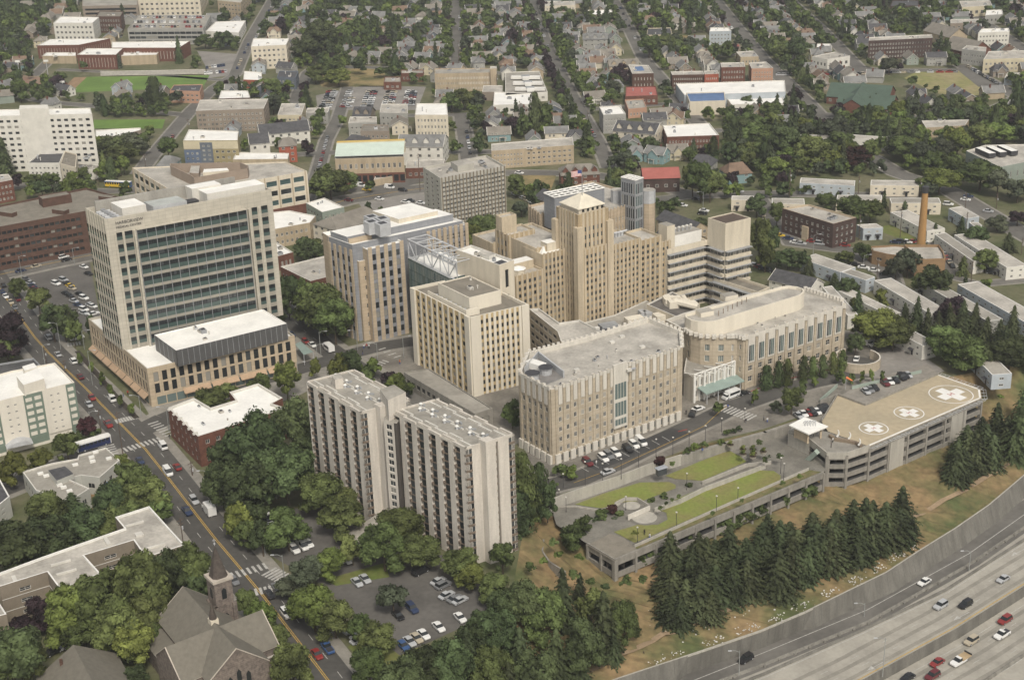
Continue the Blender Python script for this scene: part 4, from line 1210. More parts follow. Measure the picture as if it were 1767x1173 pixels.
# cooling tower well
Pw = [G(*p, HA).xy for p in [(905,645),(937,666),(972,652),(928,618)]]
m = MB(); m.prism(Pw, HA + .02, HA + .12, greym, mat('plant deck', (.22,.21,.2), var=.1)); m.build('plant_deck', b.o)
m = MB()
for i0, i1 in ((0,3),(3,2)):
    m.prism([Pw[i0], Pw[i1], Pw[i1] + Vector((.4,.4)), Pw[i0] + Vector((.4,.4))], HA, HA + 2.2, steel)
m.build('screen_wall', b.o)
for (x, y) in ((919,655),(942,645)):
    cc = G(x, y, HA); m = MB(); m.cyl((cc.x, cc.y, HA + .1),1.9,1.9,1.5, steel, 14); m.cyl((cc.x, cc.y, HA + 1.6),1.9,2.3,.7, steel, 14, darkm); m.build('cooling_tower', b.o)
m = MB(); m.box(G(925,636, HA),3,6,2.2, white, .8); m.build('air_handler', b.o)
rooftop(b, rect((951,680),(894,651),(1178,606), HA), HA, 16,31, big=.6)
for (x, y) in ((1030,568),(1073,582),(1056,592),(995,640),(1108,600),(1085,640)): 
    cc = G(x, y, HA); m = MB(); m.box(cc, 1.6,1.2,.7, offw, .5); m.build('roof_unit', b.o)
m = MB(); m.prism([G(*p, HA + .03).xy for p in [(1070,634),(1090,630),(1098,636),(1080,641)]], HA + .03, HA + .12, mat('blue grey pad', (.33,.35,.38), var=.05)); m.build('roof_pad', b.o)
b.finish()
# rear stepped wing behind it
b = Bld('hospital_wing', 'curved tan rear wing with flat grey roof between the cream block and the front wing', 'building', (*G(960,590,15).xy, 0))
P = [G(*p, 19).xy for p in [(913,536),(962,575),(968,592),(1005,598),(1045,578),(1000,555),(965,560),(930,535)]]
b.block(P, 0,19, tb2, roofl, par=.7, cap=offw, edges={0: dict(n=6, r=6, ww=.8, wh=.5, sty='rib', gw='mix', side=.5)}); b.finish()

# ---------------- 11 curved front wing
HB_ = 17.0
pts = [(1148,557),(1165,566),(1183,576),(1192,582),(1209,586.5),(1232,588),(1257,587.5),(1272,587),(1283,590),(1459.7,533.5),(1455,524),(1387,503),(1300,510),(1180,545)]
P = [G(*p, HB_).xy for p in pts]
b = Bld('hospital_wing', 'curved tan hospital wing with long cream oval penthouse beside the helicopter deck', 'building', (*P[8],0))
sB = dict(n=10, r=4, ww=.42, wh=.5, side=1.2, top=1.8, bot=1.2, sty='lightx', gw='mix', rec=.3, pil=(.9,.35, tb2,1.2))
sC = dict(n=1, r=4, ww=.6, wh=.6, side=.8, top=1.8, bot=1.0, sty='tall', gw='green', rec=.3)
b.block(P, 0, HB_, tb2, roofl, par=1.1, pw=.7, cap=whp, edges={8: sB, 2: sC, 4: sC, 5: sC, 6: sC, 7: dict(n=1, r=4, ww=.5, wh=.45, sty='lightx', gw='mix', side=.5)})
a, c = Vector(P[8]), Vector(P[9]); d = (c - a).normalized(); nn = Vector((d.y, -d.x)); L = (c - a).length; cw = (L - 2.4)/10
for k in range(10):
    x = 1.2 + cw * (k + .5)
    q = [a + d * (x - 1.5), a + d * (x - 1.5) + nn * .3, a + d * (x + 1.5) + nn * .3, a + d * (x + 1.5)]
    m = MB(); m.prism(q, HB_ - 8.0, HB_ + 1.8, whp, bottom=True); m.build('white_panel', b.o)
    for j in range(3):
        p0, p1 = a + d * (x - 1.1 + j * .76) + nn * .36, a + d * (x - 1.1 + j * .76+.62) + nn * .36; g = MB(); g.face([(*p0, HB_ - 7.4),(*p1, HB_ - 7.4),(*p1, HB_ - 1.8),(*p0, HB_ - 1.8)], glass_g if j != 0 else glass_m); g.build('tall_window', b.o)
for i in range(3,10):
    for t in (0.0,.5):
        p = lp(P[i - 1], P[i], t); b.part('merlon').box((p.x, p.y, HB_ + .9),1.3,1.3,1.2, whp)
for k in range(11):
    p = a + d * (1.2 + cw * k); b.part('merlon').box((p.x, p.y, HB_ + .9),1.4,1.4,1.3, whp)
for k in range(12):
    p = lp(P[9], P[11],(k + .5)/12) if 0 else lp(P[10], P[11],(k + .5)/12); b.part('merlon').box((p.x, p.y, HB_ + .7),1.3,1.3,1.2, whp)
# oval penthouse
HO = HB_ + 4.6
n0 = [(1181.5,546),(1183,552),(1192,556.5),(1204,559),(1219,559.5),(1233,558.5),(1246,555),(1260,550),(1373,516),(1383,512),(1388,507),(1386,502),(1375,498.5),(1360,497),(1347,498.5),(1200,541)]
P = [G(*p, HO).xy for p in n0]
b.block(P, HB_, HO, crm, roofl, par=.9, pw=.5, cap=crm, wname='penthouse_wall', rname='penthouse_roof')
rooftop(b, rect((1283,590),(1192,560),(1455,535), HB_), HB_, 8,33, big=.5)
for (x, y, w) in ((1216,543,5),(1258,515,5)):
    m = MB(); m.box(G(x, y, HO), w, w * .7,1.6, crm, .4, roofg); m.build('roof_unit', b.o)
for k in range(7):
    c_ = G(1240 + k * 8,545 - k * 4, HO); m = MB(); m.cyl(c_, .12,.12,1.8, stainm, 5); m.build('vent_pipe', b.o)
b.finish()

# ---------------- 12 entrance link with green canopy
P = [G(1180,640,9).xy, G(1196,650,9).xy, G(1265,627,9).xy, G(1255,606,9).xy, G(1185,610,9).xy]
b = Bld('entrance_hall', 'white framed glass entrance hall joining two wings above a pale green canopy', 'building', (*P[1],0))
b.block(P, 0,8.4, whp, roofg, par=.4, edges={1: dict(n=8, r=2, ww=.5, wh=.62, side=.5, top=.8, bot=.8, sty='light', gw='mix', pil=(.5,.5, white, .2))})
a, c = P[1], P[2]; d = (c - a).normalized(); nn = Vector((d.y, -d.x)); L = (c - a).length
for k in range(5):
    p = a + d * L * k / 4 + nn * .6; m = MB(); m.prism([p - d * .3 - nn * .3, p + d * .3 - nn * .3, p + d * .3 + nn * .3, p - d * .3 + nn * .3],0,10.2, white); 
    m.beam((*p, 10),(*(p - nn * 5),8.8),.2, white); m.build('portal_frame', b.o)
    if k < 4:
        q = a + d * L * (k + 1)/4 + nn * .6; m = MB(); m.beam((*p, 10),(*q, 10),.2, white); m.beam((*p, 8),(*q, 10),.12, white); m.beam((*p, 10),(*q, 8),.14, white); m.build('truss', b.o)
can = mat('pale green metal canopy', (0.26,0.33,0.30), rough=.5, var=.06)
m = MB(); q = [a + d * 1.5 + nn * .4, a + d * (L + 1) + nn * .4, a + d * (L + 1) + nn * 4.6, a + d * 1.5 + nn * 4.6]
m.face([(*q[0],5.0),(*q[3],4.2),(*q[2],4.2),(*q[1],5.0)], can); m.face([(*q[0],4.8),(*q[1],4.8),(*q[2],4.0),(*q[3],4.0)], can); m.face([(*q[3],3.8),(*q[2],3.8),(*q[2],4.2),(*q[3],4.2)], can); m.build('canopy', b.o)
for k in range(4):
    p = lp(q[3], q[2],(k + .2)/3.5) - nn * .5; m = MB(); m.cyl((*p, 0),.15,.15,4.1, steel, 8); m.build('column', b.o)
b.finish()
# ---------------- 15 residential twin slab
fl = mat('exposed aggregate concrete', (0.57,0.53,0.47), var=.07, kind='streak', scale=.6)
balm = mat('weathered balcony concrete', (0.19,0.15,0.115), var=.12, scale=.8)  # dark brown tone for balconies and spandrels of the window columns
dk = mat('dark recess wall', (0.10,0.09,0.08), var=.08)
HR = 34.0; NF = 16; FH = HR / NF
b = Bld('apartment_tower', 'twin slab concrete apartment tower with white piers and dark balcony columns', 'building', (*G(803,775.5, HR).xy, 0))
Z0R = -2
def slab(N, L, Rr, nb):
    g_ = [G(*q, HR).xy for q in (L, N, Rr)]; P = g_ + [g_[0] + g_[2] - g_[1]]; PL, PN, PR, PB = [Vector(p) for p in P]
    v = (PL - PN).normalized(); LV = (PL - PN).length; u = (PR - PN).normalized(); LU = (PR - PN).length
    core = [PL + u * .75 - v * .4, PN + u * .75 + v * .6, PR - u * 1.2 + v * .6, PB - u * 1.2 - v * .4]
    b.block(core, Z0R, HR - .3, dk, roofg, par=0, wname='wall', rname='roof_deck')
    # roof slab and stepped curbs
    m = MB(); m.prism(P, HR - .35, HR + .05, fl, roofg, bottom=True)
    m.build('roof', b.o)
    m = MB()
    for k in range(nb):
        s0 = (k + .0) / nb; s1 = (k + 1.0) / nb; off = .8 if k % 2 else 0.0
        for (uu0, sgn) in ((0,1),(LU, -1)):
            a = PN + v * LV * s0 + u * (uu0 + sgn * off); c = PN + v * LV * s1 + u * (uu0 + sgn * off)
            m.prism([a, c, c + u * .5 * sgn, a + u * .5 * sgn], HR, HR + .55, fl)
            a = PN + v * LV * s0 + u * (uu0 + sgn * (off + 2.0)); c = PN + v * LV * s1 + u * (uu0 + sgn * (off + 2.0))
            m.prism([a, c, c + u * .4 * sgn, a + u * .4 * sgn], HR, HR + .4, offw)
        a = PN + v * LV * s0 + u * (LU * .5 + off - .4); c = PN + v * LV * s1 + u * (LU * .5 + off - .4)
        m.prism([a, c, c + u * .35, a + u * .35], HR, HR + .35, offw)
    for t0, t1 in ((0,.012),(.988,1)):
        m.prism([PN + v * LV * t0, PN + v * LV * t0 + u * LU, PN + v * LV * t1 + u * LU, PN + v * LV * t1], HR, HR + .55, fl)
    m.build('roof_curb', b.o)
    for k in range(nb * 2):
        p = PN + v * LV * ((k + .5)/(nb * 2)) + u * LU * (.42+.14*(k % 2)); m = MB()
        m.cyl((*p, HR),.35,.35,.9, steel, 8); m.cyl((*p, HR + .9),.55,.3,.3, white, 8); m.box((p.x + .9, p.y + .3, HR),1.3,.5,.45, greym, k); m.build('roof_vent', b.o)
    # long faces
    for side in (0,1):
        o = PN if side == 0 else PR; w = u if side == 0 else -u
        for k in range(nb + 1):
            t = k / nb * .985
            a = o + v * LV * (t - .006 if k else 0.0); wd_ = LV / nb * .42
            c = a + v * wd_ if k < nb else a + v * LV * .015
            b.part('pier').prism([a, c, c + w * .75, a + w * .75], Z0R, HR - .3, fl)
        if side == 1: continue
        for k in range(nb):
            t = k / nb * .985
            a = o + v * (LV * t + LV / nb * .42); c = o + v * (LV * (k + 1) / nb * .985-.1)
            for j in range(NF):
                z = FH * j + Z0R * (1 - j / NF)
                x0, x1 = a, lp(a, c, .62)
                g = MB(); g.face([(*(x1 + w * .3), z + .5),(*(x0 + w * .6), z + .5),(*(x0 + w * .6), z + FH),(*(x1 + w * .3), z + FH)], rnd.choice([glass_d, glass_d, glass_m])); g.face([(*(x1 + w * .25), z + .1),(*(x0 + w * .55), z + .1),(*(x0 + w * .55), z + .5),(*(x1 + w * .25), z + .5)], balm)
                g.build('window', b.o)
                q = [lp(a, c, .66) - w * .15, lp(a, c, .94) + w * .0, lp(a, c, .94) + w * .7, lp(a, c, .66) + w * .7]
                m = MB(); m.prism(q, z + .05, z + .8, balm, bottom=True); m.build('balcony', b.o)
    # end face toward viewer (N..R)
    for (x0, x1, kind) in ((0,.125, 'w'),(.125,.30, 'p'),(.30,.50, 't'),(.52,.60, 'b'),(.60,.62, 'p'),(.66,.88, 'p'),(.88,1, 'w')):
        a, c = PN + u * LU * x0, PN + u * LU * x1
        if kind == 'p': b.part('pier').prism([a + v * .6, a, c, c + v * .6], Z0R, HR - .3, fl)
        if kind == 't':
            m = MB(); m.prism([a + v * .6, a - v * 2.2, c - v * 2.2, c + v * .6], Z0R, HR + 1.6, fl, fl); m.build('stair_shaft', b.o)
        if kind == 'b':
            for j in range(NF):
                m = MB(); m.prism([a, a - v * .5, c - v * .5, c], FH * j + .3, FH * j + 1.0, balm, bottom=True); m.build('balcony', b.o)
        if kind == 'w':
            for j in range(NF):
                z = FH * j + Z0R * (1 - j / NF)
                m = MB(); q = [a + v * .6, a, c, c + v * .6]
                m.face([(*a, z + .7),(*c, z + .7),(*c, z + FH - .05),(*a, z + FH - .05)], rnd.choice([glass_d, glass_m, glass_d])); 
                mid_ = (a + c)/2; m.face([(*(mid_ - u * .08 - v * .03), z + .7),(*(mid_ + u * .08 - v * .03), z + .7),(*(mid_ + u * .08 - v * .03), z + FH),(*(mid_ - u * .08 - v * .03), z + FH)], offw)
                m.build('window', b.o)
                m = MB(); m.prism([a + v * .6, a - v * .12, c - v * .12, c + v * .6], z + .05, z + .7, balm, bottom=True); m.build('spandrel', b.o)
    return P
PA = slab((622,714),(528,660.5),(708,691),5)
PBs = slab((803,775.5),(675,711.5),(887.5,751),6)
m = MB(); m.prism([G(*p, HR + 5).xy for p in [(655,669),(669,688),(700,674),(680,661)]], HR - 1.5, HR + 4.6, fl, roofg); m.build('lift_tower', b.o)
m = MB(); m.prism([G(*p, HR).xy for p in [(662,716),(684,722),(700,700),(668,690)]], Z0R, HR - 1.5, dk, roofg); m.build('link_core', b.o); b.facade(G(661,717.5,HR).xy, G(679,722.5,HR).xy, Z0R, HR - 1, dict(n=1, r=16, ww=.6, wh=.72, side=.2, top=.8, bot=.3, sty='light', gw='mix', rec=.2, wall=fl), fl)
m = MB(); m.prism([G(*p, HR + 3).xy for p in [(572,648),(578,655),(592,652),(586,643)]], HR, HR + 3, fl, roofl); m.build('lift_tower', b.o)
m = MB(); m.prism([G(*p, 3).xy for p in [(600,920),(660,935),(700,900),(660,880)]],0,3, fl, roofg); m.build('entrance_porch', b.o)
b.finish()

# ---------------- garages
def level_facade(bo, P, edges, zt, zb, nlev, pitch, wallm=conc, solid=()):
    """open deck parking facade: upstand bands, columns, dark gap, cars seen inside"""
    P = [Vector(p[:2]) for p in P]; n = len(P); ccw_ = area(P) > 0
    for ei in edges:
        a, c = P[ei], P[(ei + 1) % n]
        if not ccw_: a, c = c, a
        d = (c - a).normalized(); nn = Vector((d.y, -d.x)); L = (c - a).length; k = max(1, round(L / pitch)); lh = (zt - zb) / nlev
        for j in range(nlev):
            z = zb + lh * j
            m = MB(); m.prism([a - nn * 1, a + nn * .1, c + nn * .1, c - nn * 1], z + lh * .42 if 0 else z + lh * .55, z + lh, wallm, bottom=True); m.build('parapet_band', bo)
            m = MB(); m.face([(*(a - nn * 3.5), z),(*(c - nn * 3.5), z),(*(c - nn * 3.5), z + lh),(*(a - nn * 3.5), z + lh)], dk); m.build('inner_wall', bo)  # dark sheet close behind the openings, standing in for interior shade
            m = MB(); m.prism([a - nn * 7, a - nn * .4, c - nn * .4, c - nn * 7], z - .15, z + .05, asphalt_and_shade, bottom=True); m.build('floor_slab', bo)  # near-black floor colour paints in the shade of the open levels
        for i in range(k + 1):
            p = a + d * L * i / k; m = MB(); m.prism([p - d * .35 - nn * .9, p - d * .35 + nn * .35, p + d * .35 + nn * .35, p + d * .35 - nn * .9], zb - 3, zt, wallm); m.build('column', bo)
        for (s0, s1) in solid:
            p, q = a + d * L * s0, a + d * L * s1; m = MB(); m.prism([p - nn, p + nn * .2, q + nn * .2, q - nn], zb - 3, zt - lh * .3, wallm); m.build('solid_bay', bo)
deckm = mat('tan deck coating', (0.43,0.36,0.25), var=.09, scale=.06, col2=(0.36,0.31,0.22))
ZD = 1.8
dp = [(1429,744),(1500,770),(1694,687),(1691.6,671),(1620,646),(1493,700),(1445,682),(1418,727)]
P = [G(*p, ZD).xy for p in dp]
gr = Bld('parking_garage', 'open concrete parking garage with a tan rooftop helicopter deck marked by three white crosses', 'parking garage', (*P[1],-9))
m = MB(); m.prism(P, ZD - .5, ZD, conc, deckm, bottom=True); m.build('deck', gr.o)
bodyP = [G(*p, ZD).xy for p in [(1397,760),(1427,784),(1461.5,784),(1500,771),(1694,688),(1691.6,672),(1620,647),(1560,640),(1415,700)]]
level_facade(gr.o, bodyP, [1,2], ZD - .4,-10.5,4,6.5); level_facade(gr.o, bodyP, [0], ZD - .4,-10.5,4,8)
level_facade(gr.o, bodyP, [3], ZD - .6,-11.5,4,9.5, solid=((.12,.22),(.70,.80)) if 0 else ())
a, c = bodyP[3], bodyP[4]; d = (c - a).normalized(); nn = Vector((d.y, -d.x)); L = (c - a).length
for s0, s1 in ((.18,.30),(.72,.86)):
    m = MB(); p, q = a + d * L * s0, a + d * L * s1; m.prism([p - nn, p + nn * .25, q + nn * .25, q - nn],-14, ZD - 1.6, concl); m.build('solid_bay', gr.o)
# white safety line, net frame
m = MB()
for i0, i1 in ((1,2),(2,3),(3,4)):
    p, q = P[i0], P[i1]; dd = (q - p).normalized(); n2 = Vector((dd.y, -dd.x)); n2 = n2 if n2.dot(p - Vector(P[6])) > 0 else -n2
    m.face([(*(x), ZD + .03) for x in ccw([p - n2*.2, p - n2*.8, q - n2*.8, q - n2*.2])], white)
m.build('edge_line', gr.o)
for i0, i1, k in ((1,2,26),(2,3,3),(3,4,10)):
    p, q = P[i0], P[i1]; dd = (q - p).normalized(); n2 = Vector((dd.y, -dd.x)); n2 = n2 if n2.dot(p - Vector(P[6])) > 0 else -n2; L2 = (q - p).length
    m = MB()
    for i in range(k + 1):
        x = p + dd * L2 * i / k; m.beam((*x, ZD - .3),(*(x + n2*1.7), ZD - .1),.07, steel)
    m.beam((*(p + n2*1.7), ZD - .1),(*(q + n2*1.7), ZD - .1),.06, steel); m.beam((*(p + n2*.9), ZD - .2),(*(q + n2*.9), ZD - .2),.05, steel)
    m.build('safety_net', gr.o)
def ring(cpx, rad, name):
    c = G(*cpx, ZD + .04); ax = (G(1694,687,ZD) - G(1500,770,ZD)).normalized(); ang = math.atan2(ax.y, ax.x)
    m = MB(); N_ = 40
    for i in range(N_):
        t0, t1 = 2 * math.pi * i / N_, 2 * math.pi * (i + 1) / N_
        m.face([(c.x + r * math.cos(t), c.y + r * math.sin(t), c.z) for r, t in ((rad - .35, t0),(rad, t0),(rad, t1),(rad - .35, t1))], paintw2)
    s = rad * .70; w = s * .36
    for sx, sy in ((s, w),(w, s)):
        q = [(x, y) for x, y in ((-sx, -sy),(sx, -sy),(sx, sy),(-sx, sy))]
        m.face([(c.x + x * math.cos(ang) - y * math.sin(ang), c.y + x * math.sin(ang) + y * math.cos(ang), c.z + (.01 if sx > sy else .02)) for x, y in q], paintw2)
    m.build(name, gr.o)
    ax3 = Vector((math.cos(ang), math.sin(ang),0)); ay = Vector((-ax3.y, ax3.x, 0))
    m = MB()
    for x0, x1, y0, y1 in ((-.45,-.3,-.5,.5),(.3,.45,-.5,.5),(-.3,.3,-.08,.08)):
        m.face([Vector((c.x, c.y, c.z + .03)) + ax3 * x * rad / 7*2 + ay * y * rad / 7*2 for x, y in ((x0, y0),(x1, y0),(x1, y1),(x0, y1))], redp)
    m.build('landing_letter', gr.o)
paintw2 = mat('bright deck paint', (0.74,0.73,0.70), var=.04)
ring((1641,680),7.0, 'landing_mark'); ring((1568.5,712),4.7, 'landing_mark'); ring((1507.5,738.5),4.5, 'landing_mark')
# pits with parked cars on the lower level
lowp = [G(*p, 0).xy for p in [(1365,714),(1440,690),(1500,655),(1600,630),(1620,647),(1493,702),(1430,746),(1400,745)]]
m = MB(); m.prism(lowp, -2.5,.3, conc, mat('worn parking deck', (0.27,0.25,0.22), var=.12, scale=.1)); m.build('lower_deck', gr.o)
m = MB()
for p, q in (((1493,700),(1620,646)),((1445,682),(1493,700)),((1418,727),(1445,682)),((1415,694),(1445,682))):
    x, y = G(*p, ZD).xy, G(*q, ZD).xy; dd = (y - x).normalized(); n2 = Vector((-dd.y, dd.x))*.15
    m.prism([x - n2, y - n2, y + n2, x + n2],.3, ZD + .7, conc)
m.build('parapet', gr.o)
m = MB()
for p, q in (((1470,668),(1590,640)),((1445,664),(1415,690))):
    x, y = G(*p, 1).xy, G(*q, 1).xy; dd = (y - x).normalized(); n2 = Vector((-dd.y, dd.x))*.1
    m.prism([x - n2, y - n2, y + n2, x + n2],.1,1.4, mat('pale green railing', (.32,.38,.33), var=.05))
m.build('railing', gr.o)
# terrace, stair pavilion
m = MB(); tp = [G(*p, ZD - .3).xy for p in [(1397,760),(1427,784),(1461.5,784),(1500,771),(1429,744),(1410,745)]]; m.prism(tp, ZD - .7, ZD - .3, conc, paving, bottom=True); m.build('terrace', gr.o)
m = MB()
for p, q in (((1362,744),(1397,760)),((1397,760),(1427,784)),((1427,784),(1461.5,784)),((1461.5,784),(1500,771))):
    x, y = G(*p, ZD).xy, G(*q, ZD).xy; dd = (y - x).normalized(); n2 = Vector((-dd.y, dd.x))*.15
    m.prism([x - n2, y - n2, y + n2, x + n2], ZD - 1.4, ZD + .7, concl)
m.build('parapet', gr.o)
m = MB(); m.prism([G(*p, ZD).xy for p in [(1360,745),(1397,762),(1405,745),(1372,728)]],-4, ZD - .3, concl); m.build('stair_wall', gr.o)
m = MB(); q = [G(*p, ZD + .8).xy for p in [(1381,758),(1401,764),(1416,752),(1395,745)]]
pvr = [G(*p, 5.6).xy for p in [(1361.5,733),(1395,748.5),(1429,735),(1389,719)]]; I = inset(pvr, 1.4)
for i in range(4): 
    if i in (0,3): m.prism([I[i], I[(i + 1) % 4], lp(I[(i + 1) % 4], I[(i + 2) % 4],.05), lp(I[i], I[i - 1],.05)], ZD - .3,5.2, tan)
for x in I: m.prism([x + Vector((.25,.25)), x + Vector((-.25,.25)), x + Vector((-.25,-.25)), x + Vector((.25,-.25))], ZD - .3,5.2, tan)
m.build('pavilion_wall', gr.o)
m = MB(); m.prism(pvr, 5.2,5.6, white, roofw, bottom=True); m.build('pavilion_roof', gr.o)
m = MB(); c = G(1397,732,5.6)
for k in range(5): m.beam(c + Vector((-1.6 + k * .8,-1.2,0)), c + Vector((-1.6 + k * .8+.3,.2,1.1)),.1, steel); m.beam(c + Vector((-1.6 + k * .8+.3,.2,1.1)), c + Vector((-1.6 + k * .8,1.4,0)),.1, steel)
m.beam(c + Vector((-1.4,.2,1.1)), c + Vector((2,.2,1.1)),.1, steel); m.build('skylight', gr.o)
# curved bench wall with white sculptures
m = MB(); ar = [G(*p, ZD).xy for p in [(1432,752),(1440,758),(1452,760),(1466,762),(1478,765),(1486,771)]]
for i in range(len(ar)-1):
    dd = (ar[i + 1] - ar[i]).normalized(); n2 = Vector((-dd.y, dd.x))*.5; m.prism([ar[i] - n2, ar[i + 1] - n2, ar[i + 1] + n2, ar[i] + n2], ZD - .3, ZD + .6, mat('planter brown', (.23,.18,.13), var=.1))
m.build('planter_wall', gr.o)
m = MB(); p, q, r_ = G(1391,795,-2), G(1405,775,-2),0
m.beam(G(1386,800,-5), G(1410,779, ZD - .5),1.0, MATS['pale green railing'],4); m.build('stair_flight', gr.o)
gr.finish()
for k, (x, y) in enumerate(((1447,753),(1467,757),(1484,768))):
    o = empty('sculpture', G(x, y, ZD + .5)); tag(o, ['white curved sculpture nearest the flat roofed stair pavilion', 'middle white curved sculpture on the terrace planter', 'white curved sculpture nearest the edge of the garage terrace'][k], 'sculpture', 'white sculptures on the terrace planter')
    m = MB(); c = o.location; pr = None
    for i in range(7):
        t = i / 6 * math.pi * .9; p = c + Vector((-.5+.9 * math.sin(t)*.6,0,2.2*(i / 6)))
        if pr: m.beam(pr, p, .36-.03 * i, white, 6)
        pr = p
    m.build('body', o)
# ---------------- lawn roofed garage
ZL = -2.7
lg = Bld('parking_garage', 'two level open concrete parking garage with lawn garden on its roof above the dark conifers', 'parking garage', (*G(1061,968, ZL).xy, -10))
P = [G(*p, ZL).xy for p in [(1014,940),(1061,968),(1421,817),(1400,800),(1330,815),(1060,900)]]
level_facade(lg.o, P, [1], ZL + .2,-10.2,2,7.2); level_facade(lg.o, P, [0], ZL + .2,-10.2,2,6)
m = MB(); m.prism(P, ZL - .5, ZL, conc, paving, bottom=True); m.build('deck', lg.o)
m = MB(); m.prism([G(*p, ZL + .3).xy for p in [(1014,940),(1061,968),(1100,948),(1078,928),(1053,920)]], ZL, ZL + .3, conc, roofb); m.build('roof', lg.o)
m = MB()
for p, q, h, w in (((1014,940),(1061,968),.7,.2),((1061,968),(1421,817),.7,.2),((1095,945),(1240,880),1.0,.15),((1240,880),(1395,812),1.0,.15)):
    x, y = G(*p, ZL).xy, G(*q, ZL).xy; dd = (y - x).normalized(); n2 = Vector((-dd.y, dd.x)) * w
    m.prism([x - n2, y - n2, y + n2, x + n2], ZL, ZL + h, concl if h > .8 else conc)
m.build('parapet', lg.o)
lg.finish()
def sheet2(pts, z, m, n, kind='structure'): return sheet(pts, z, m, n, kind)
gpl = mat('garden terrace paving', (0.20,0.19,0.165), var=.12, scale=.2)
sheet2([(950,872),(985,853),(1090,820),(1200,775),(1320,748),(1420,745),(1425,812),(1380,830),(1061,965),(1014,938),(960,905)], ZL - .1+.16, gpl, 'garden_terrace')
lw = mat('garden lawn', (0.185,0.22,0.052), var=.15, scale=.12, col2=(0.20,0.185,0.07))
for pts in ([(992,870),(1039,876.5),(1076,866),(1108,864),(1166,842),(1166,836),(1155,831),(1104,832),(1039,852)],
            [(1148,820.5),(1165,826),(1212,829),(1288,796),(1276,786),(1258,777),(1210,795)],
            [(1059,917),(1095,936),(1236,876),(1346,836),(1347,820),(1335,812),(1300,811),(1220,838),(1129,877),(1150,884),(1152,896),(1135,905),(1100,905)]):
    sheet2(pts, ZL + .16, lw, 'lawn')
def disc(cx_, cy_, rx, z, m, n):
    c = G(cx_, cy_, z); r = abs(G(cx_ + rx, cy_, z).x - c.x); b_ = MB(); b_.ngon([(c.x + r * math.cos(t * math.pi / 12), c.y + r * math.sin(t * math.pi / 12), z) for t in range(24)], m); o = b_.build(n, None, (0,0,0)); o['kind'] = 'structure'
sheet2([(1064,963),(1418,814),(1393,810),(1240,878),(1098,943)], ZL + .2, mat('planting strip', (.12,.125,.045), var=.25, scale=.5, col2=(.20,.16,.09)), 'planting_bed')
disc(1114,892,28, ZL + .2, gpl, 'patio'); disc(1112,892,22, ZL + .24, concl, 'patio'); disc(1090,872,15, ZL + .22, concl, 'patio')
def wallseg(pts, z0, z1, w, m, name, label, cat='wall'):
    P = [G(x, y, z1) for x, y in pts]; o = empty(name, (P[0].x, P[0].y, z0)); tag(o, label, cat); b_ = MB()
    for i in range(len(P)-1):
        dd = (P[i + 1] - P[i]).xy.normalized(); n2 = Vector((-dd.y, dd.x)) * w / 2; ex = dd * w * .3
        b_.prism([P[i].xy - n2 - ex, P[i + 1].xy - n2 + ex, P[i + 1].xy + n2 + ex, P[i].xy + n2 - ex], z0, z1, m)
    b_.build('wall', o); return o
wallseg([(940,866),(975,851),(1066,821),(1120,800),(1175,784)],-3.4,.9,.5, concl, 'retaining_wall', 'concrete retaining wall between the curving hospital drive and the garden lawns')
wallseg([(1175,786),(1250,764),(1320,745),(1408,716)],-3.4,.25,1.4, conc, 'plaza_wall', 'concrete edge wall between the hospital plaza and the lower garden steps')
wallseg([(1130,876),(1175,860),(1215,840),(1300,808),(1320,800)], ZL, ZL + 1.6,.4, concl, 'garden_wall', 'concrete garden wall between the large lawn and the sloping path')
wallseg([(1212,830),(1290,799),(1330,795)], ZL, ZL + 1.2,.4, concl, 'garden_wall', 'low concrete garden wall along the front of the upper lawn')
wallseg([(1118,869),(1100,858),(1078,858),(1062,866),(1060,872)], ZL, ZL + 1.2,.3, concl, 'garden_wall', 'curved concrete wall around the small round patio')
wallseg([(1084,888),(1121,872)], ZL, ZL + 1.7,.3, whp, 'garden_wall', 'straight pale wall dividing the two round patios')
wallseg([(952,873),(992,872),(1035,879),(1070,868)], ZL, ZL + .5,.3, concl, 'garden_wall', 'low curb wall around the left garden lawn')
wallseg([(938,930),(936,950),(948,968),(975,985)],-7,-2.4,.4, conc, 'garden_wall', 'tall curved concrete wall enclosing the sunken garden by the flats')
# ramp cylinder next to curved wing
rp = Bld('ramp_wall', 'round tan walled car ramp turning beside the end of the curved hospital wing', 'ramp', (*G(1482,640,0).xy, 0))
c = G(1480,618,2.5); r = 7.6; m = MB(); N_ = 26
for i in range(N_):
    t0, t1 = 2 * math.pi * i / N_, 2 * math.pi * (i + 1) / N_
    if 2 < i < 8: continue
    pt = lambda rr_, t, z: (c.x + rr_ * math.cos(t), c.y + rr_ * math.sin(t), z)
    m.face([pt(r, t0,0), pt(r, t1,0), pt(r, t1,3.4), pt(r, t0,3.4)], tb2); m.face([pt(r - .5, t1,.1), pt(r - .5, t0,.1), pt(r - .5, t0,3.4), pt(r - .5, t1,3.4)], tb2); m.face([pt(r - .5, t0,3.4), pt(r, t0,3.4), pt(r, t1,3.4), pt(r - .5, t1,3.4)], whp)
m.build('curved_wall', rp.o); m = MB(); m.ngon([(c.x + (r - .5) * math.cos(2 * math.pi * i / 26), c.y + (r - .5) * math.sin(2 * math.pi * i / 26),.15) for i in range(26)], asphalt); m.build('ramp_floor', rp.o)
rp.finish()

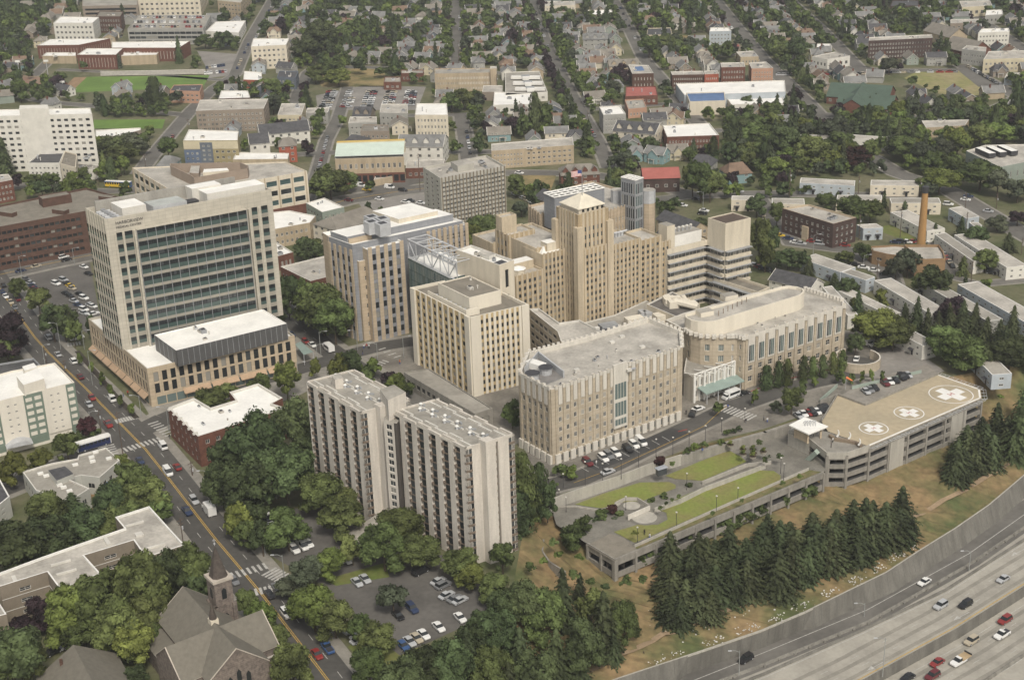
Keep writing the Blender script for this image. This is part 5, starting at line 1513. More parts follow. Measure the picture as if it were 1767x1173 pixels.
# ---------------- 16 apartment tower behind
H = 25
b = Bld('apartment_tower', 'grey grid fronted slab apartment tower by the car park behind the hospital', 'building', (*G(760,311, H).xy, 0))
P = rect((760,311.5),(730,292),(872,290), H)
pm16 = mat('pale grey concrete', (0.44,0.425,0.375), var=.06, kind='streak')
b.block(P, 0, H, pm16, roofl, par=1.0, cap=pm16, edges={1: dict(n=18, r=12, ww=.72, wh=.5, side=.6, top=1.6, bot=.6, sty='cas', gw='blind', rec=.5, pil=(.35,.45, mat('brown vertical fin', (.24,.2,.15), var=.06))),0: dict(n=3, r=12, ww=.3, wh=.5, side=1, top=1.6, bot=.6, sty='none', gw='dark', rec=.4)})
m = MB(); m.prism(sub_rect(P, .35,.6,.3,.7), H, H + 3, pm16, roofl); m.build('penthouse', b.o); rooftop(b, P, H, 8,3); b.finish()
# car park with ramps beside it
# ---------------- 17 brick U with white roof
H = 9.5
pts = [(290,707),(342,757),(495,708),(470,700),(488,690),(446,665),(396,680),(407,694),(364,707),(335,690)]
P = [G(*p, H).xy for p in pts]
b = Bld('apartment_building', 'red brick apartment building with notched courtyard and white roof beside the crossing', 'building', (*P[1],0))
fb_ = dict(pitch=3.6, r=3, ww=.4, wh=.5, side=1.2, top=1.2, bot=.6, sty='light', gw='mix', rec=.2)
b.block(P, 0, H, brick, roofw, par=.8, pw=.5, cap=offw, edges={0: fb_, 1: fb_, 7: fb_, 8: fb_})
rooftop(b, rect((342,757),(290,707),(495,708), H), H, 5,8, big=.7)
for k in range(6):
    p = lp(P[0], P[1],(k + .5)/6); b.part('merlon').box((p.x, p.y, H + .7),1.6,.6,.6, offw, .8)
b.finish()
# ---------------- 18 white and green flats left
H = 17.5
b = Bld('apartment_building', 'white apartment block with green window bays on the left edge', 'building', (*G(130,660, H).xy, 0))
grn = mat('sage green panel', (0.17,0.215,0.175), var=.05); whs = mat('white render', (0.66,0.62,0.54), var=.04, kind='streak')
P = [G(*p, H).xy for p in [(-22,700),(128.5,661.5),(95,628),(20,642),(-60,664)]]
N_ = P[0]; R_ = P[1]; d = (R_ - N_).normalized(); nn = Vector((d.y, -d.x)); L = (R_ - N_).length
b.block([P[4], P[0], P[1], P[2], P[3]],0, H, whs, roofw, par=.5, cap=whs, edges={})
segs = [(0,.12,'g'),(.12,.40,'w2'),(.40,.62,'g'),(.62,.89,'w2'),(.89,1.0,'g')]
for s0, s1, k_ in segs:
    a, c = N_ + d * L * s0, N_ + d * L * s1
    off = .35 if k_ == 'w2' else .05
    a2, c2 = a + nn * off, c + nn * off
    if k_ == 'w2': b.facade(a2, c2,3.0, H + .5, dict(n=2, r=6, ww=.38, wh=.28, side=1.5, top=1.2, bot=.2, sty='light', gw='mix', rec=.1), whs)
    else: b.facade(a2, c2,1.0, H + .3, dict(n=2 if s1 - s0 > .15 else 1, r=6, ww=.72, wh=.55, side=.2, top=.6, bot=2.4, sty='lightx', gw='mix', rec=.1, wall=grn), grn)
m = MB(); m.prism([G(*p, H + 4).xy for p in [(28,648),(40,663),(76,652),(64,634)]], H, H + 3.8, whs, roofw); m.build('penthouse', b.o)
m = MB(); m.prism([G(*p, H + 3).xy for p in [(38,630),(42,637),(64,632),(58,624)]], H, H + 2.6, whs, roofw); m.build('penthouse', b.o)
m = MB()
a_, c_ = G(12,775,3.4), G(58,765,3.4); uu = (c_ - a_).normalized(); dn_ = Vector((uu.y, -uu.x, 0)); LL = (c_ - a_).length
for i in range(8):
    t0, t1 = i / 8,(i + 1)/8; z0_, z1_ = 1.5 * math.sin(math.pi * t0),1.5 * math.sin(math.pi * t1)
    p, q = a_ + uu * LL * t0 + Vector((0,0, z0_)), a_ + uu * LL * t1 + Vector((0,0, z1_)); m.face([p, q, q - dn_ * 7, p - dn_ * 7], steel); m.face([a_ + uu * LL * t0, a_ + uu * LL * t1, q, p], steel)
m.build('entrance_canopy', b.o); b.finish()
# neighbour with sign, behind
b = Bld('shop_building', 'low dark roofed shop with red trim behind the white and green flats', 'building', (*G(20,660,6).xy, 0))
P = [G(*p, 6).xy for p in [(-60,690),(0,650),(70,632),(58,620),(-60,640)]]
b.block(P, 0,6, offw, mat('black roof', (.09,.09,.09), var=.2), par=.6, cap=greym); b.finish()
# ---------------- 19 daycare
H = 5.5
b = Bld('daycare_building', 'low pale grey single storey building with angled roof parts by the playground', 'building', (*G(60,850, H).xy, 0))
gw_ = mat('pale grey siding', (0.45,0.45,0.41), var=.05)
P = [G(*p, H).xy for p in [(39,816),(62,848),(118,868),(155,845),(118,828),(140,822),(172,826),(207,796),(183,774),(136,787),(134,793),(90,801),(72,806)]]
b.block(P, 0, H, gw_, roofg, par=.5, cap=offw, F=dict(pitch=3.4, r=1, ww=.5, wh=.45, side=.8, sty='light', gw='mix', rec=.1))
m = MB(); q = [G(*p, H + 1.8).xy for p in [(83,811),(98,829),(127,817),(112,804)]]; m.prism(q, H, H + 1.8, gw_, roofd); m.build('raised_roof', b.o)
for (x, y) in ((165,781),(188,792),(160,797),(130,803),(158,790),(80,822),(70,818),(103,838),(110,842),(120,848)): m = MB(); m.box(G(x, y, H),1.6,1,.6, white, .5); m.build('skylight', b.o)
b.finish()
sheet([(155,845),(160,868),(190,865),(205,845),(185,828),(165,832)],0.06, mat('bark chip ground', (.28,.19,.10), var=.15, scale=.4), 'playground')
sheet([(150,830),(200,815),(215,832),(160,850)],0.045, paving, 'pavement')
# ---------------- 20 T shaped tan block lower left
H = 10.5
b = Bld('apartment_building', 'tan stepped three storey apartment block with white edged flat roof left of the church', 'building', (*G(104,1022, H).xy, 0))
tw_ = mat('tan grey siding', (0.235,0.20,0.155), var=.06)
pts = [(-30,1005),(0,1015),(82,989.5),(105,1021),(174,992),(146,961),(231,935),(252,965),(319,943),(258,876),(199,895),(215,914),(132,943),(67,966),(0,991)]
P = [G(*p, H).xy for p in pts]
ft = dict(pitch=7.5, r=3, ww=.32, wh=.36, side=1.5, top=1.1, bot=.6, sty='lightx', gw='mix', rec=.15)
b.block(P, 0, H, tw_, roofl, par=.6, pw=.4, cap=white, edges={1: ft, 2: ft, 3: ft, 4: ft, 5: ft, 6: ft, 7: ft})
Q_ = [Vector(x) for x in P]
m = MB()
for i in (1,2,3,5,6,7):
    a, c = Q_[i], Q_[i + 1]
    if area(P) < 0: a, c = c, a
    d = (c - a).normalized(); nn = Vector((d.y, -d.x))*.08
    for z in (3.5,7.0): b.part('band').prism([a, a + nn, c + nn, c], z, z + .18, offw, bottom=True)
for (x, y, w, l) in ((105,972,5,.5),(115,988,5,.5),(25,1000,1,3),(185,935,1,4),(240,923,2,2),(232,905,5,.5),(270,943,5,.5)): m = MB(); m.box(G(x, y, H), w, l, .5, offw, .5); m.build('roof_unit', b.o)
b.finish()
b = Bld('apartment_building', 'corner of a flat roofed tan block at the left edge below the stepped block', 'building', (*G(5,1060,9).xy, 0))
P = [G(*p, 9).xy for p in [(-60,1080),(12,1062),(-5,1035),(-60,1040)]]; b.block(P, 0,9, tw_, roofl, par=.5, cap=white, F=ft); b.finish()
b = Bld('house', 'dark roofed building corner on the left edge below the daycare', 'building', (*G(10,870,5).xy, 0))
P = [G(*p, 6).xy for p in [(-60,880),(-10,880),(17,858),(0,828),(-60,835)]]; b.block(P, 0,6, gw_, roofd, par=.4, cap=white, F=ft); b.finish()

# ---------------- gabled roof helper (world coords) : a,b ends of ridge; wd half width; eave/ridge heights
def gable(mb, a, b, hw, ze, zr, m, over=.4, wallm=None, wmb=None, hip=0.0, z0=0, rake=None):
    a, b = Vector(a[:2]), Vector(b[:2]); d = (b - a).normalized(); n = Vector((-d.y, d.x)); a2, b2 = a - d * over, b + d * over; w = hw + over
    zo = ze - (zr - ze) * over / hw
    ra, rb = a2 + d * hip, b2 - d * hip
    E = [a2 + n * w, b2 + n * w, b2 - n * w, a2 - n * w]
    mb.face([(*E[0], zo),(*ra, zr),(*rb, zr),(*E[1], zo)][::-1], m); mb.face([(*E[2], zo),(*rb, zr),(*ra, zr),(*E[3], zo)][::-1], m)
    if hip > 0: mb.face([(*E[3], zo),(*ra, zr),(*E[0], zo)], m); mb.face([(*E[1], zo),(*rb, zr),(*E[2], zo)], m)
    mb.face([(*E[0], zo - .12),(*E[1], zo - .12),(*E[1], zo),(*E[0], zo)][::-1], rake or m); mb.face([(*E[2], zo - .12),(*E[3], zo - .12),(*E[3], zo),(*E[2], zo)][::-1], rake or m)
    if rake and not hip:
        for e, rr_ in ((a2, d * .12),(b2,-d * .12)):
            for s in (1,-1): mb.face([(*(e + n * w * s), zo + .04),(*(e), zr + .04),(*(e + rr_ * 2), zr + .04),(*(e + n * w * s + rr_ * 2), zo + .04)][::s], rake); mb.face([(*(e + n * w * s), zo - .2),(*(e), zr - .2),(*(e), zr + .04),(*(e + n * w * s), zo + .04)][::-s], rake)
    if wmb:
        q = [a + n * hw, a - n * hw, b - n * hw, b + n * hw]
        for i in range(4):
            p, r_ = q[i], q[(i + 1) % 4]; wmb.face([(*p, z0),(*r_, z0),(*r_, ze),(*p, ze)], wallm)
        if not hip:
            wmb.face([(*(a + n * hw), ze),(*(a - n * hw), ze),(*a, zr - .02)], wallm); wmb.face([(*(b - n * hw), ze),(*(b + n * hw), ze),(*b, zr - .02)], wallm)
# ---------------- 21 church
st = mat('rough stone masonry', (0.24,0.20,0.17), var=.22, kind='brick', scale=1.2, col2=(0.12,0.10,0.09))
slate = mat('brown shingle roof', (0.165,0.152,0.125), var=.07, scale=.8)
ch = Bld('church', 'old stone church with cross shaped brown roof and a spired square bell tower', 'church', (*G(380,1120,6).xy, 0))
cr = G(368,1062,15).xy
na = G(316,1012,15).xy; ridge_e = G(407,1117,15).xy
d = (ridge_e - na).normalized(); n = Vector((-d.y, d.x))
cc = (na + ridge_e)/2 + d * 1.0
m = MB(); wm_ = MB()
gable(m, na, ridge_e, 7.2,9,15, slate, .3, st, wm_, rake=mat('verge stone', (.45,.40,.34), var=.08))
tl = G(286,1115,14.6).xy; tr = G(451,1051,14.6).xy
gable(m, tl, tr, 7.0,8.8,14.5, slate, .3, st, wm_, rake=MATS['verge stone'])
gable(m, na + d * 1 + n * 0, na + d * 14,11.5,5.2,10.8, slate, .2, st, wm_)
m.build('roof', ch.o); wm_.build('wall', ch.o)
# clerestory and gable lancets
for k in range(3):
    p = ridge_e + d * .08 + n * (-2.2+2.2 * k); h0, h1 = 3.5,(9.4 if k == 1 else 8.2)
    g = MB(); w = .55; pts_ = [(-w, h0),(w, h0),(w, h1-.8),(0, h1),(-w, h1-.8)]
    g.face([(*(p - n * x * -1), z) for x, z in pts_][::-1], glass_d); g.build('lancet_window', ch.o)
# tower
tc = G(385,1095,0).xy
ta = G(378,1010,17).xy
Pt = rect((369,1006),(355,993),(399,996),18.5)
Pt = [Vector(p) for p in Pt]
tm = MB(); tm.prism(Pt, 0,18.5, st); tm.build('tower', ch.o)
tm = MB(); ov = [Vector(x) for x in inset(Pt, -.35)]; tm.prism(ov, 18.2,18.9, MATS['verge stone'], bottom=True); tm.build('tower_cornice', ch.o)
tcn = sum(Pt, Vector((0,0)))/4; sp = MB(); hs_ = [Vector(x) for x in inset(Pt, .3)]
k8 = [hs_[0].lerp(hs_[1],.2), hs_[0].lerp(hs_[1],.8), hs_[1].lerp(hs_[2],.2), hs_[1].lerp(hs_[2],.8), hs_[2].lerp(hs_[3],.2), hs_[2].lerp(hs_[3],.8), hs_[3].lerp(hs_[0],.2), hs_[3].lerp(hs_[0],.8)]
TS = 31.5
for z_ in np.arange(19,45,.2):
    if PX((tcn.x, tcn.y, z_))[1] < 940: TS = z_; break
k8 = ccw(k8); dks = mat('dark spire shingle', (0.085,0.07,0.06), var=.15, scale=1)
for i in range(8): sp.face([(*k8[i],18.9),(*k8[(i + 1) % 8],18.9),(*tcn, TS)], dks)
sp.build('spire', ch.o)
fin = MB(); fin.beam((*tcn, TS - .4),(*tcn, TS + 1.6),.07, steel, 6); fin.beam((tcn.x - .45, tcn.y, TS + 1.1),(tcn.x + .45, tcn.y, TS + 1.1),.06, steel); fin.cyl((*tcn, TS + .1),.22,.22,.3, steel, 8); fin.build('cross_finial', ch.o)
for i in (0,1):
    a, c = Pt[i], Pt[i + 1]; dd = (c - a).normalized(); nn = Vector((dd.y, -dd.x))*.06
    for z0_, z1_ in ((13.5,16.5),(7,9.6)):
        p = (a + c)/2 + nn; g = MB(); g.face([(*(p - dd * .6), z0_),(*(p + dd * .6), z0_),(*(p + dd * .6), z1_ - .6),(*p, z1_),(*(p - dd * .6), z1_ - .6)], glass_d); g.build('lancet_window', ch.o)
    for e in (a, c):
        bb = MB(); bb.prism([e - dd * .5 + nn * 0 + nn * 8, e + dd * .5 + nn * 8, e + dd * .5 - nn * 4, e - dd * .5 - nn * 4],0,12, st); bb.build('buttress', ch.o)
# fleche at the crossing
fc = G(368,1070,15).xy; m = MB(); m.box((fc.x, fc.y, 14),1.9,1.9,1.6, cream, .6); m.build('fleche_base', ch.o)
m = MB(); m.cyl((*fc, 15.6),.95,.02,4.6, dks, 8); m.build('fleche', ch.o)
# low additions front right and left
P = [G(*p, 6.5).xy for p in [(440,1120),(455,1138),(478,1131),(462,1112)]]
m = MB(); m.prism(P, 0,6.5, st, roofl); m.build('vestry', ch.o)
P = [G(*p, 5).xy for p in [(315,1173),(330,1190),(372,1168),(352,1148)]]; m = MB(); m.prism(P, 0,5, cream, roofl); m.build('side_room', ch.o)
m = MB(); m.box(G(351,1158,5),3,1.3,1.2, steel, .9); m.build('roof_unit', ch.o)
ch.finish()
hb = Bld('parish_hall', 'brown shingle gabled parish hall at the bottom edge left of the church', 'building', (*G(150,1160,5).xy, 0))
m = MB(); w = MB(); gable(m, G(127,1113,10), G(170,1195,10),9,4.5,10, slate, .4, st, w); m.build('roof', hb.o); w.build('wall', hb.o); m = MB(); m.box(G(107,1150,7),.7,.7,2, brickb, .3); m.build('chimney', hb.o); hb.finish()
# ---------------- boiler house and chimney
b = Bld('boiler_house', 'low tan brick boiler house with curved front below the tall chimney', 'building', (*G(1560,440,5).xy, 0))
ob = mat('orange tan brick', (0.29,0.19,0.105), var=.1, kind='brick')
P = [G(*p, 5).xy for p in [(1498,428),(1505,435),(1530,441),(1560,445),(1585,447),(1632,446),(1625,432),(1545,425)]]
b.block(P, 0,5, ob, roofl, par=.7, cap=ob, F=dict(pitch=4, r=1, ww=.5, wh=.35, sty='light', gw='mix'))
P = [G(*p, 8).xy for p in [(1578,442),(1580,450),(1631,448),(1628,436),(1620,424),(1560,424)]]; b.block(P, 0,7.5, ob, roofl, par=1, cap=ob, wname='upper_wall', rname='upper_roof'); b.finish()
c = G(1587,452,0); ck = empty('chimney', (c.x, c.y, 0)); tag(ck, 'very tall round orange tan brick chimney with dark top', 'chimney')
ht = HG(1588,452,322,0); m = MB(); cm_ = mat('chimney brick', (0.40,0.235,0.095), var=.09, kind='streak')
m.cyl((c.x, c.y, 0),1.9,1.2, ht - 2.5, cm_, 18); m.build('shaft', ck); m = MB(); m.cyl((c.x, c.y, ht - 2.5),1.3,1.35,2.5, darkm, 18); m.build('cap', ck)
# brick three storey
H = 10
P = [G(*p, H).xy for p in [(1350,362),(1438,389),(1478,378),(1395,355)]]
b = Bld('apartment_building', 'dark brown brick three storey apartment building with pale cornice and stone doorway', 'building', (*P[1],0))
fq = dict(pitch=3.0, r=3, ww=.42, wh=.5, side=1, top=1.4, bot=.8, sty='light', gw='mix', rec=.15)
db = mat('dark brown brick', (0.085,0.055,0.048), var=.12, kind='brick')
b.block(P, 0, H, db, roofl, par=.7, cap=tan, edges={0: fq, 1: fq})
m = MB(); a = lp(P[0], P[1],.42); d = (Vector(P[1]) - Vector(P[0])).normalized(); nn = Vector((d.y, -d.x)); m.prism([a, a + nn * .6, a + d * 3.4 + nn * .6, a + d * 3.4],0,6, tan); m.build('doorway', b.o); rooftop(b, P, H, 4,6); b.finish()
# ---------------------------------------------------------------- occupancy of the plan
FOOT = []          # (cx, cy, r) coarse discs of everything built so far
OCC = {}
def occ_add(x, y, r):
    FOOT.append((x, y, r))
    for i in range(int((x - r) // 25), int((x + r) // 25)+1):
        for j in range(int((y - r) // 25), int((y + r) // 25)+1): OCC.setdefault((i, j),[]).append((x, y, r))
def occ_poly(P, pad=2.0):
    P = [Vector(p[:2]) for p in P]; xs = [p.x for p in P]; ys = [p.y for p in P]; st = 6
    n = len(P)
    def inside(x, y):
        c = False
        for i in range(n):
            a, b = P[i], P[i - 1]
            if (a.y > y) != (b.y > y) and x < (b.x - a.x)*(y - a.y)/(b.y - a.y) + a.x: c = not c
        return c
    x = min(xs)
    while x <= max(xs) + st:
        y = min(ys)
        while y <= max(ys) + st:
            if inside(x, y): occ_add(x, y, st * .75 + pad)
            y += st
        x += st
    for i in range(n):
        L = (P[i] - P[i - 1]).length; k = int(L / 5)+1
        for j in range(k): q = P[i - 1].lerp(P[i], j / k); occ_add(q.x, q.y, 2 + pad)
def free(x, y, r):
    for c in OCC.get((int(x // 25), int(y // 25)),()):
        if (c[0] - x) ** 2+(c[1] - y) ** 2 < (c[2] + r) ** 2: return False
    return True
for P, w in ROADS:
    for i in range(len(P)-1):
        L = (P[i + 1] - P[i]).xy.length; k = int(L / 4)+1
        for j in range(k): q = P[i].lerp(P[i + 1], j / k); occ_add(q.x, q.y, w / 2)
for o in list(COL.objects):
    if o.type == 'MESH' and o.parent is not None and o.name.split('.')[0] in ('wall', 'deck') and o.parent.get('category') in ('building', 'church', 'parking garage', 'sky bridge'):
        vs = [o.matrix_local @ v.co + o.parent.location for v in o.data.vertices]
        for v in vs[::2]:
            if v.z > -8: occ_add(v.x, v.y, 3.5)
LOTPX = [[(122,160),(150,133),(362,130),(350,151)],[(160,222),(162,207),(285,206),(280,222)],[(1560,135),(1580,125),(1665,122),(1700,150),(1730,162),(1690,165),(1620,162)],
         [(555,150),(545,128),(600,118),(665,120),(665,150)],[(1170,78),(1175,62),(1205,62),(1208,76)],[(5,146),(35,130),(90,133),(80,150)],[(545,165),(548,190),(720,190),(735,150),(625,148)],
         [(355,115),(360,135),(400,130),(425,95),(340,88)],[(615,345),(735,325),(735,380),(650,395)],[(60,500),(40,477),(155,452),(175,560),(150,575)],[(885,310),(900,300),(960,302),(950,330),(900,335)]]
for l in LOTPX: occ_poly([G(*p) for p in l],0)
# ---------------------------------------------------------------- background blocks
C_ = {'white': mat('white stucco wall', (0.66,0.64,0.58), var=.05), 'cream': cream, 'grey': mat('grey siding wall', (0.34,0.335,0.31), var=.06), 'brick': brick, 'bbrick': brickb, 'tan': tan2,
      'olive': mat('olive wall', (0.33,0.28,0.16), var=.06), 'blue': mat('slate blue wall', (0.115,0.15,0.22), var=.06), 'lblue': mat('pale blue wall', (0.42,0.46,0.49), var=.05), 'dk': db, 'green': mat('grey green wall', (0.27,0.31,0.27), var=.05),
      'red': mat('brick red wall', (0.34,0.10,0.06), var=.08), 'yellow': mat('pale yellow wall', (0.56,0.50,0.36), var=.05), 'teal': mat('teal wall', (0.22,0.33,0.34), var=.05), 'brown': mat('taupe wall', (0.28,0.235,0.19), var=.06),
      'pink': mat('salmon wall', (0.45,0.27,0.19), var=.05), 'navy': mat('dark blue grey wall', (0.13,0.15,0.18), var=.05)}
R_ = {'w': roofw, 'g': roofg, 'l': roofl, 'b': roofb, 'd': roofd, 'r': mat('red metal roof', (0.36,0.12,0.10), var=.06), 'bl': mat('blue metal roof', (0.11,0.18,0.33), var=.08), 'gn': mat('green metal roof', (0.075,0.11,0.085), var=.07),
      'mint': mat('mint metal roof', (0.52,0.60,0.53), var=.04), 'br': mat('brown shingle', (0.20,0.14,0.10), var=.12), 't': mat('taupe shingle', (0.23,0.21,0.18), var=.1), 'gs': mat('grey shingle', (0.20,0.20,0.195), var=.12)}
def flat(name, label, cat, pts, H, wall, roof, n=None, r=2, par=.5, ww=.5, wh=.45, sty='light', gw='mix', extra=None, units=3, cap=None, **kw):
    P = [G(*p, H).xy for p in pts] if len(pts) > 3 else rect(*pts, H)
    g = sum((Vector(p) for p in P), Vector((0,0))) / len(P)
    b = Bld(name, label, cat, (g.x, g.y, 0))
    F = dict(r=r, ww=ww, wh=wh, side=.8, top=.9 + par, bot=.5, sty=sty, gw=gw, rec=.15, **kw)
    if n: F['n'] = n
    else: F['pitch'] = 4.2
    b.block(P, 0, H, C_[wall], R_[roof], par=par, cap=cap or (offw if roof in 'wl' else None), F=F if r else None)
    occ_poly(P, 1.5)
    if units: rooftop(b, rect(*[(PX((*p, H))[0], PX((*p, H))[1]) for p in (P[1], P[0], P[2])], H) if len(P) == 4 else [P[0], P[1], P[2], P[-1]], H, units, int(abs(g.x)) % 97)
    if extra: extra(b, P)
    b.finish(60)
    return b
BD, AP, SH = 'apartment_building', 'commercial_building', 'school_building'
def e_apt(b, P):   # blank stair tower of the white block
    q = [G(*p, 33).xy for p in [(33,188),(84,187),(82,181),(34,182)]]; m = MB(); m.prism(q, 0,33, C_['white']); m.build('stair_tower', b.o)
flat(BD, 'large white ten storey apartment block with a blank central stair tower, upper left', 'building', [(-70,204),(159,198),(156,188),(-70,192)],29, 'white', 'w', n=18, r=9, extra=e_apt, wh=.42, ww=.55, sty='none', gw='dark')
flat(BD, 'small white fronted shop building with dark roof in front of the large white block', 'building', [(48,283),(103,283),(112,262),(74,262)],9, 'white', 'd', n=7, r=3)
flat(BD, 'brown brick and cream flats directly beside the dark roofed shop building, upper left', 'building', [(104,284),(131,291),(133,268),(112,262)],11, 'cream', 'b', n=4, r=3)
flat(AP, 'white walled shed with grey roof, left of the wide office by the bus', 'building', [(108,297),(165,293),(180,287),(130,282)],5, 'white', 'g', r=1)
def e_br(b, P):
    pass
flat(SH, 'brick gymnasium hall with white ribs, leftmost of the school halls above the sports field', 'building', [(64,80),(136,79),(190,68),(86,69)],9, 'brick', 'w', n=14, r=1, ww=.12, wh=.8, gw='blind')
flat(SH, 'brick school hall with white ribs nearest the bleachers of the sports field', 'building', [(133,96),(200,96),(212,85),(150,85)],9.5, 'brick', 'w', n=12, r=1, ww=.12, wh=.8, gw='blind')
flat(SH, 'long white roofed brick school wing right of the two ribbed halls', 'building', [(193,84),(309,84),(328,72),(193,74)],9, 'brick', 'w', n=20, r=1, ww=.15, wh=.7, gw='blind')
flat(SH, 'low tan school annex in front of the leftmost brick hall', 'building', [(73,98),(131,98),(131,92),(80,92)],5, 'tan', 'w', r=0)
flat(SH, 'low tan school annex between the brick halls and the school car park', 'building', [(209,98),(270,96),(276,89),(212,91)],6, 'tan', 'w', r=0)
flat(AP, 'white office with dark ribbon band and flat roof, top left corner', 'building', [(92,41),(160,41),(171,31),(104,30)],13, 'white', 'w', n=9, r=3, gw='dark')
flat(AP, 'brown brick office block right behind the white ribbon windowed office', 'building', [(165,30),(208,30),(213,21),(172,20)],12, 'bbrick', 'b', n=9, r=3)
flat('parking_garage', 'dark open decked parking garage crowded with cars on its roof, top left', 'parking garage', [(220,52),(351,51),(364,28),(238,28)],11, 'grey', 'g', n=13, r=3, ww=.93, wh=.55, par=.7, gw='dark', sty='none')
flat(AP, 'wide grey office with long dark window bands on the top edge above the garage', 'building', [(142,12),(238,10),(238,-15),(142,-15)],11, 'brown', 'g', n=1, r=3, ww=.95, wh=.5, sty='none', gw='dark', units=0)
flat(AP, 'pale concrete office with scattered square windows on the top edge above the garage', 'building', [(238,2),(345,0),(357,-22),(238,-22)],13, 'cream', 'l', n=12, r=3, units=0)
flat(AP, 'tan office block with window bands on the top edge left of the avenue', 'building', [(375,2),(415,6),(432,-18),(375,-22)],14, 'tan', 'l', n=7, r=4, units=0)
flat(AP, 'low white roofed building with arched white windows right of the open garage', 'building', [(355,55),(412,58),(424,37),(372,39)],7, 'white', 'w', n=6, r=2, gw='dark')
flat(AP, 'white office with open window bands standing alone right of the avenue, upper left', 'building', [(433,82),(494,79),(499,68),(437,68)],15, 'cream', 'w', n=7, r=4, gw='dark')
flat(AP, 'white and dark red shop with curved roof beside the avenue right of the sports field', 'building', [(420,139),(452,140),(452,126),(421,124)],5, 'red', 'w', r=1)
flat(AP, 'low dark modern office beside the street above the blue and yellow flats', 'building', [(478,134),(510,136),(515,124),(482,124)],7, 'navy', 'd', n=5, r=2)
flat(BD, 'long grey brown apartment block with dark roof ends, below the sports field', 'building', [(338,193),(455,189),(463,172),(345,174)],12, 'brown', 'l', n=16, r=4)
flat(BD, 'small brick flats with white roof units above the long grey brown block', 'building', [(377,172),(432,170),(428,158),(382,158)],7, 'bbrick', 'w', n=8, r=2)
flat(BD, 'orange and brick house like block beside the sports field corner', 'building', [(293,158),(345,159),(350,147),(300,148)],7, 'pink', 'd', n=6, r=2)
def e_by(b, P):
    N_, R1 = Vector(P[0]), Vector(P[1]); d = (R1 - N_).normalized(); nn = Vector((d.y, -d.x)); L = (R1 - N_).length
    for s0, s1, z0_, z1_, mm_ in ((0,.3,0,9.2, C_['blue']),(.3,.53,0,13, C_['navy'])):
        a, c = N_ + d * L * s0 + nn * .3, N_ + d * L * s1 + nn * .3
        b.facade(a, c, z0_, z1_, dict(n=2 if s0 else 3, r=3 if s0 == 0 else 5, ww=.45, wh=.45, side=.5, top=.6, bot=.5, sty='lightx', gw='mix', rec=.1, wall=mm_), mm_)
        m = MB(); m.face([(*(a - nn * .3), z1_),(*a, z1_),(*c, z1_),(*(c - nn * .3), z1_)], mm_); m.build('bay_top', b.o)
    a, c = N_ + nn * .15, N_ + d * L * 1 + nn * .15
    m = MB(); m.prism([a - nn * .1, a, c, c - nn * .1],9.6,13.6, C_['yellow'], bottom=True); m.build('yellow_band', b.o)
flat(BD, 'blue olive and yellow apartment block with white roof', 'building', [(316,244.5),(410,244),(412,228),(326,225)],13.5, 'olive', 'w', n=9, r=4, extra=e_by)
flat(BD, 'low white roofed building in front of the blue and yellow apartment block', 'building', [(402,277),(497,276),(499,266),(408,264)],6, 'tan', 'w', n=8, r=1)
def e_mod(b, P):
    N_, R1 = Vector(P[0]), Vector(P[1]); d = (R1 - N_).normalized(); nn = Vector((d.y, -d.x)); L = (R1 - N_).length; vb_ = -nn
    m = MB(); m.face([(*N_, 14.2),(*R1,14.2),(*(R1 + vb_ * 12),17.5),(*(N_ + vb_ * 12),17.5)], R_['mint']); m.face([(*(N_),13.9),(*R1,13.9),(*R1,14.2),(*N_, 14.2)], greym); m.build('sloped_roof', b.o)
    m = MB(); m.prism([N_ + vb_ * 12, R1 + vb_ * 12, R1 + vb_ * 15, N_ + vb_ * 15],12,18, C_['yellow'], mat('yellow roof', (.6,.42,.12), var=.06)); m.build('yellow_wall', b.o)
    m = MB(); m.prism([N_, N_ + nn * .4, R1 + nn * .4, R1],0,5.2, brick); m.build('brick_base', b.o)
    for k in range(11):
        p = N_ + d * L * (k + .25)/11 + nn * .45; m = MB(); m.face([(*p, 1),(*(p + d * 2.2),1),(*(p + d * 2.2),4.2),(*p, 4.2)], glass_d); m.build('shop_window', b.o)
flat(AP, 'modern civic building with mint green sloped roof and yellow rear wall', 'building', [(578,276),(697,272),(696,255),(580,258)],12.5, 'tan', 'l', n=12, r=2, units=0, extra=e_mod)
flat(AP, 'low brick community building with striped wall, right of the mint roofed building', 'building', [(700,292),(765,290),(768,276),(702,278)],5, 'brick', 'l', n=6, r=1)
flat(BD, 'white apartment building with flat white roof above the white gabled flats', 'building', [(716,200),(773,200),(771,180),(719,180)],12, 'cream', 'w', n=9, r=3)
flat(BD, 'pale flats with cluttered white roof left of the flat white roofed apartments', 'building', [(655,196),(704,197),(703,181),(658,181)],8, 'grey', 'l', n=6, r=2)
flat(BD, 'grey and tan flats with low parapets above the dark hipped roof block', 'building', [(601,214),(650,213),(650,203),(604,203)],7, 'grey', 'l', n=6, r=2)
flat(BD, 'tan and red trimmed flats with pale hipped roof terrace above the mint roof', 'building', [(622,228),(672,228),(670,217),(626,216)],8, 'brown', 't', n=6, r=2)
flat(BD, 'cream walled flats with flat roof near the crossing above the dark gabled terrace', 'building', [(479,200),(520,200),(527,180),(486,180)],7, 'yellow', 'l', n=5, r=2)
flat(BD, 'small cream flats right of the flat cream walled flats', 'building', [(528,196),(566,196),(569,187),(530,188)],6, 'grey', 'l', n=5, r=2)
flat(AP, 'long institutional building with three rows of tall windows above the leafy car park', 'building', [(750,129),(847,127),(846,119),(750,120)],11, 'tan', 'g', n=34, r=3, ww=.4, gw='blind')
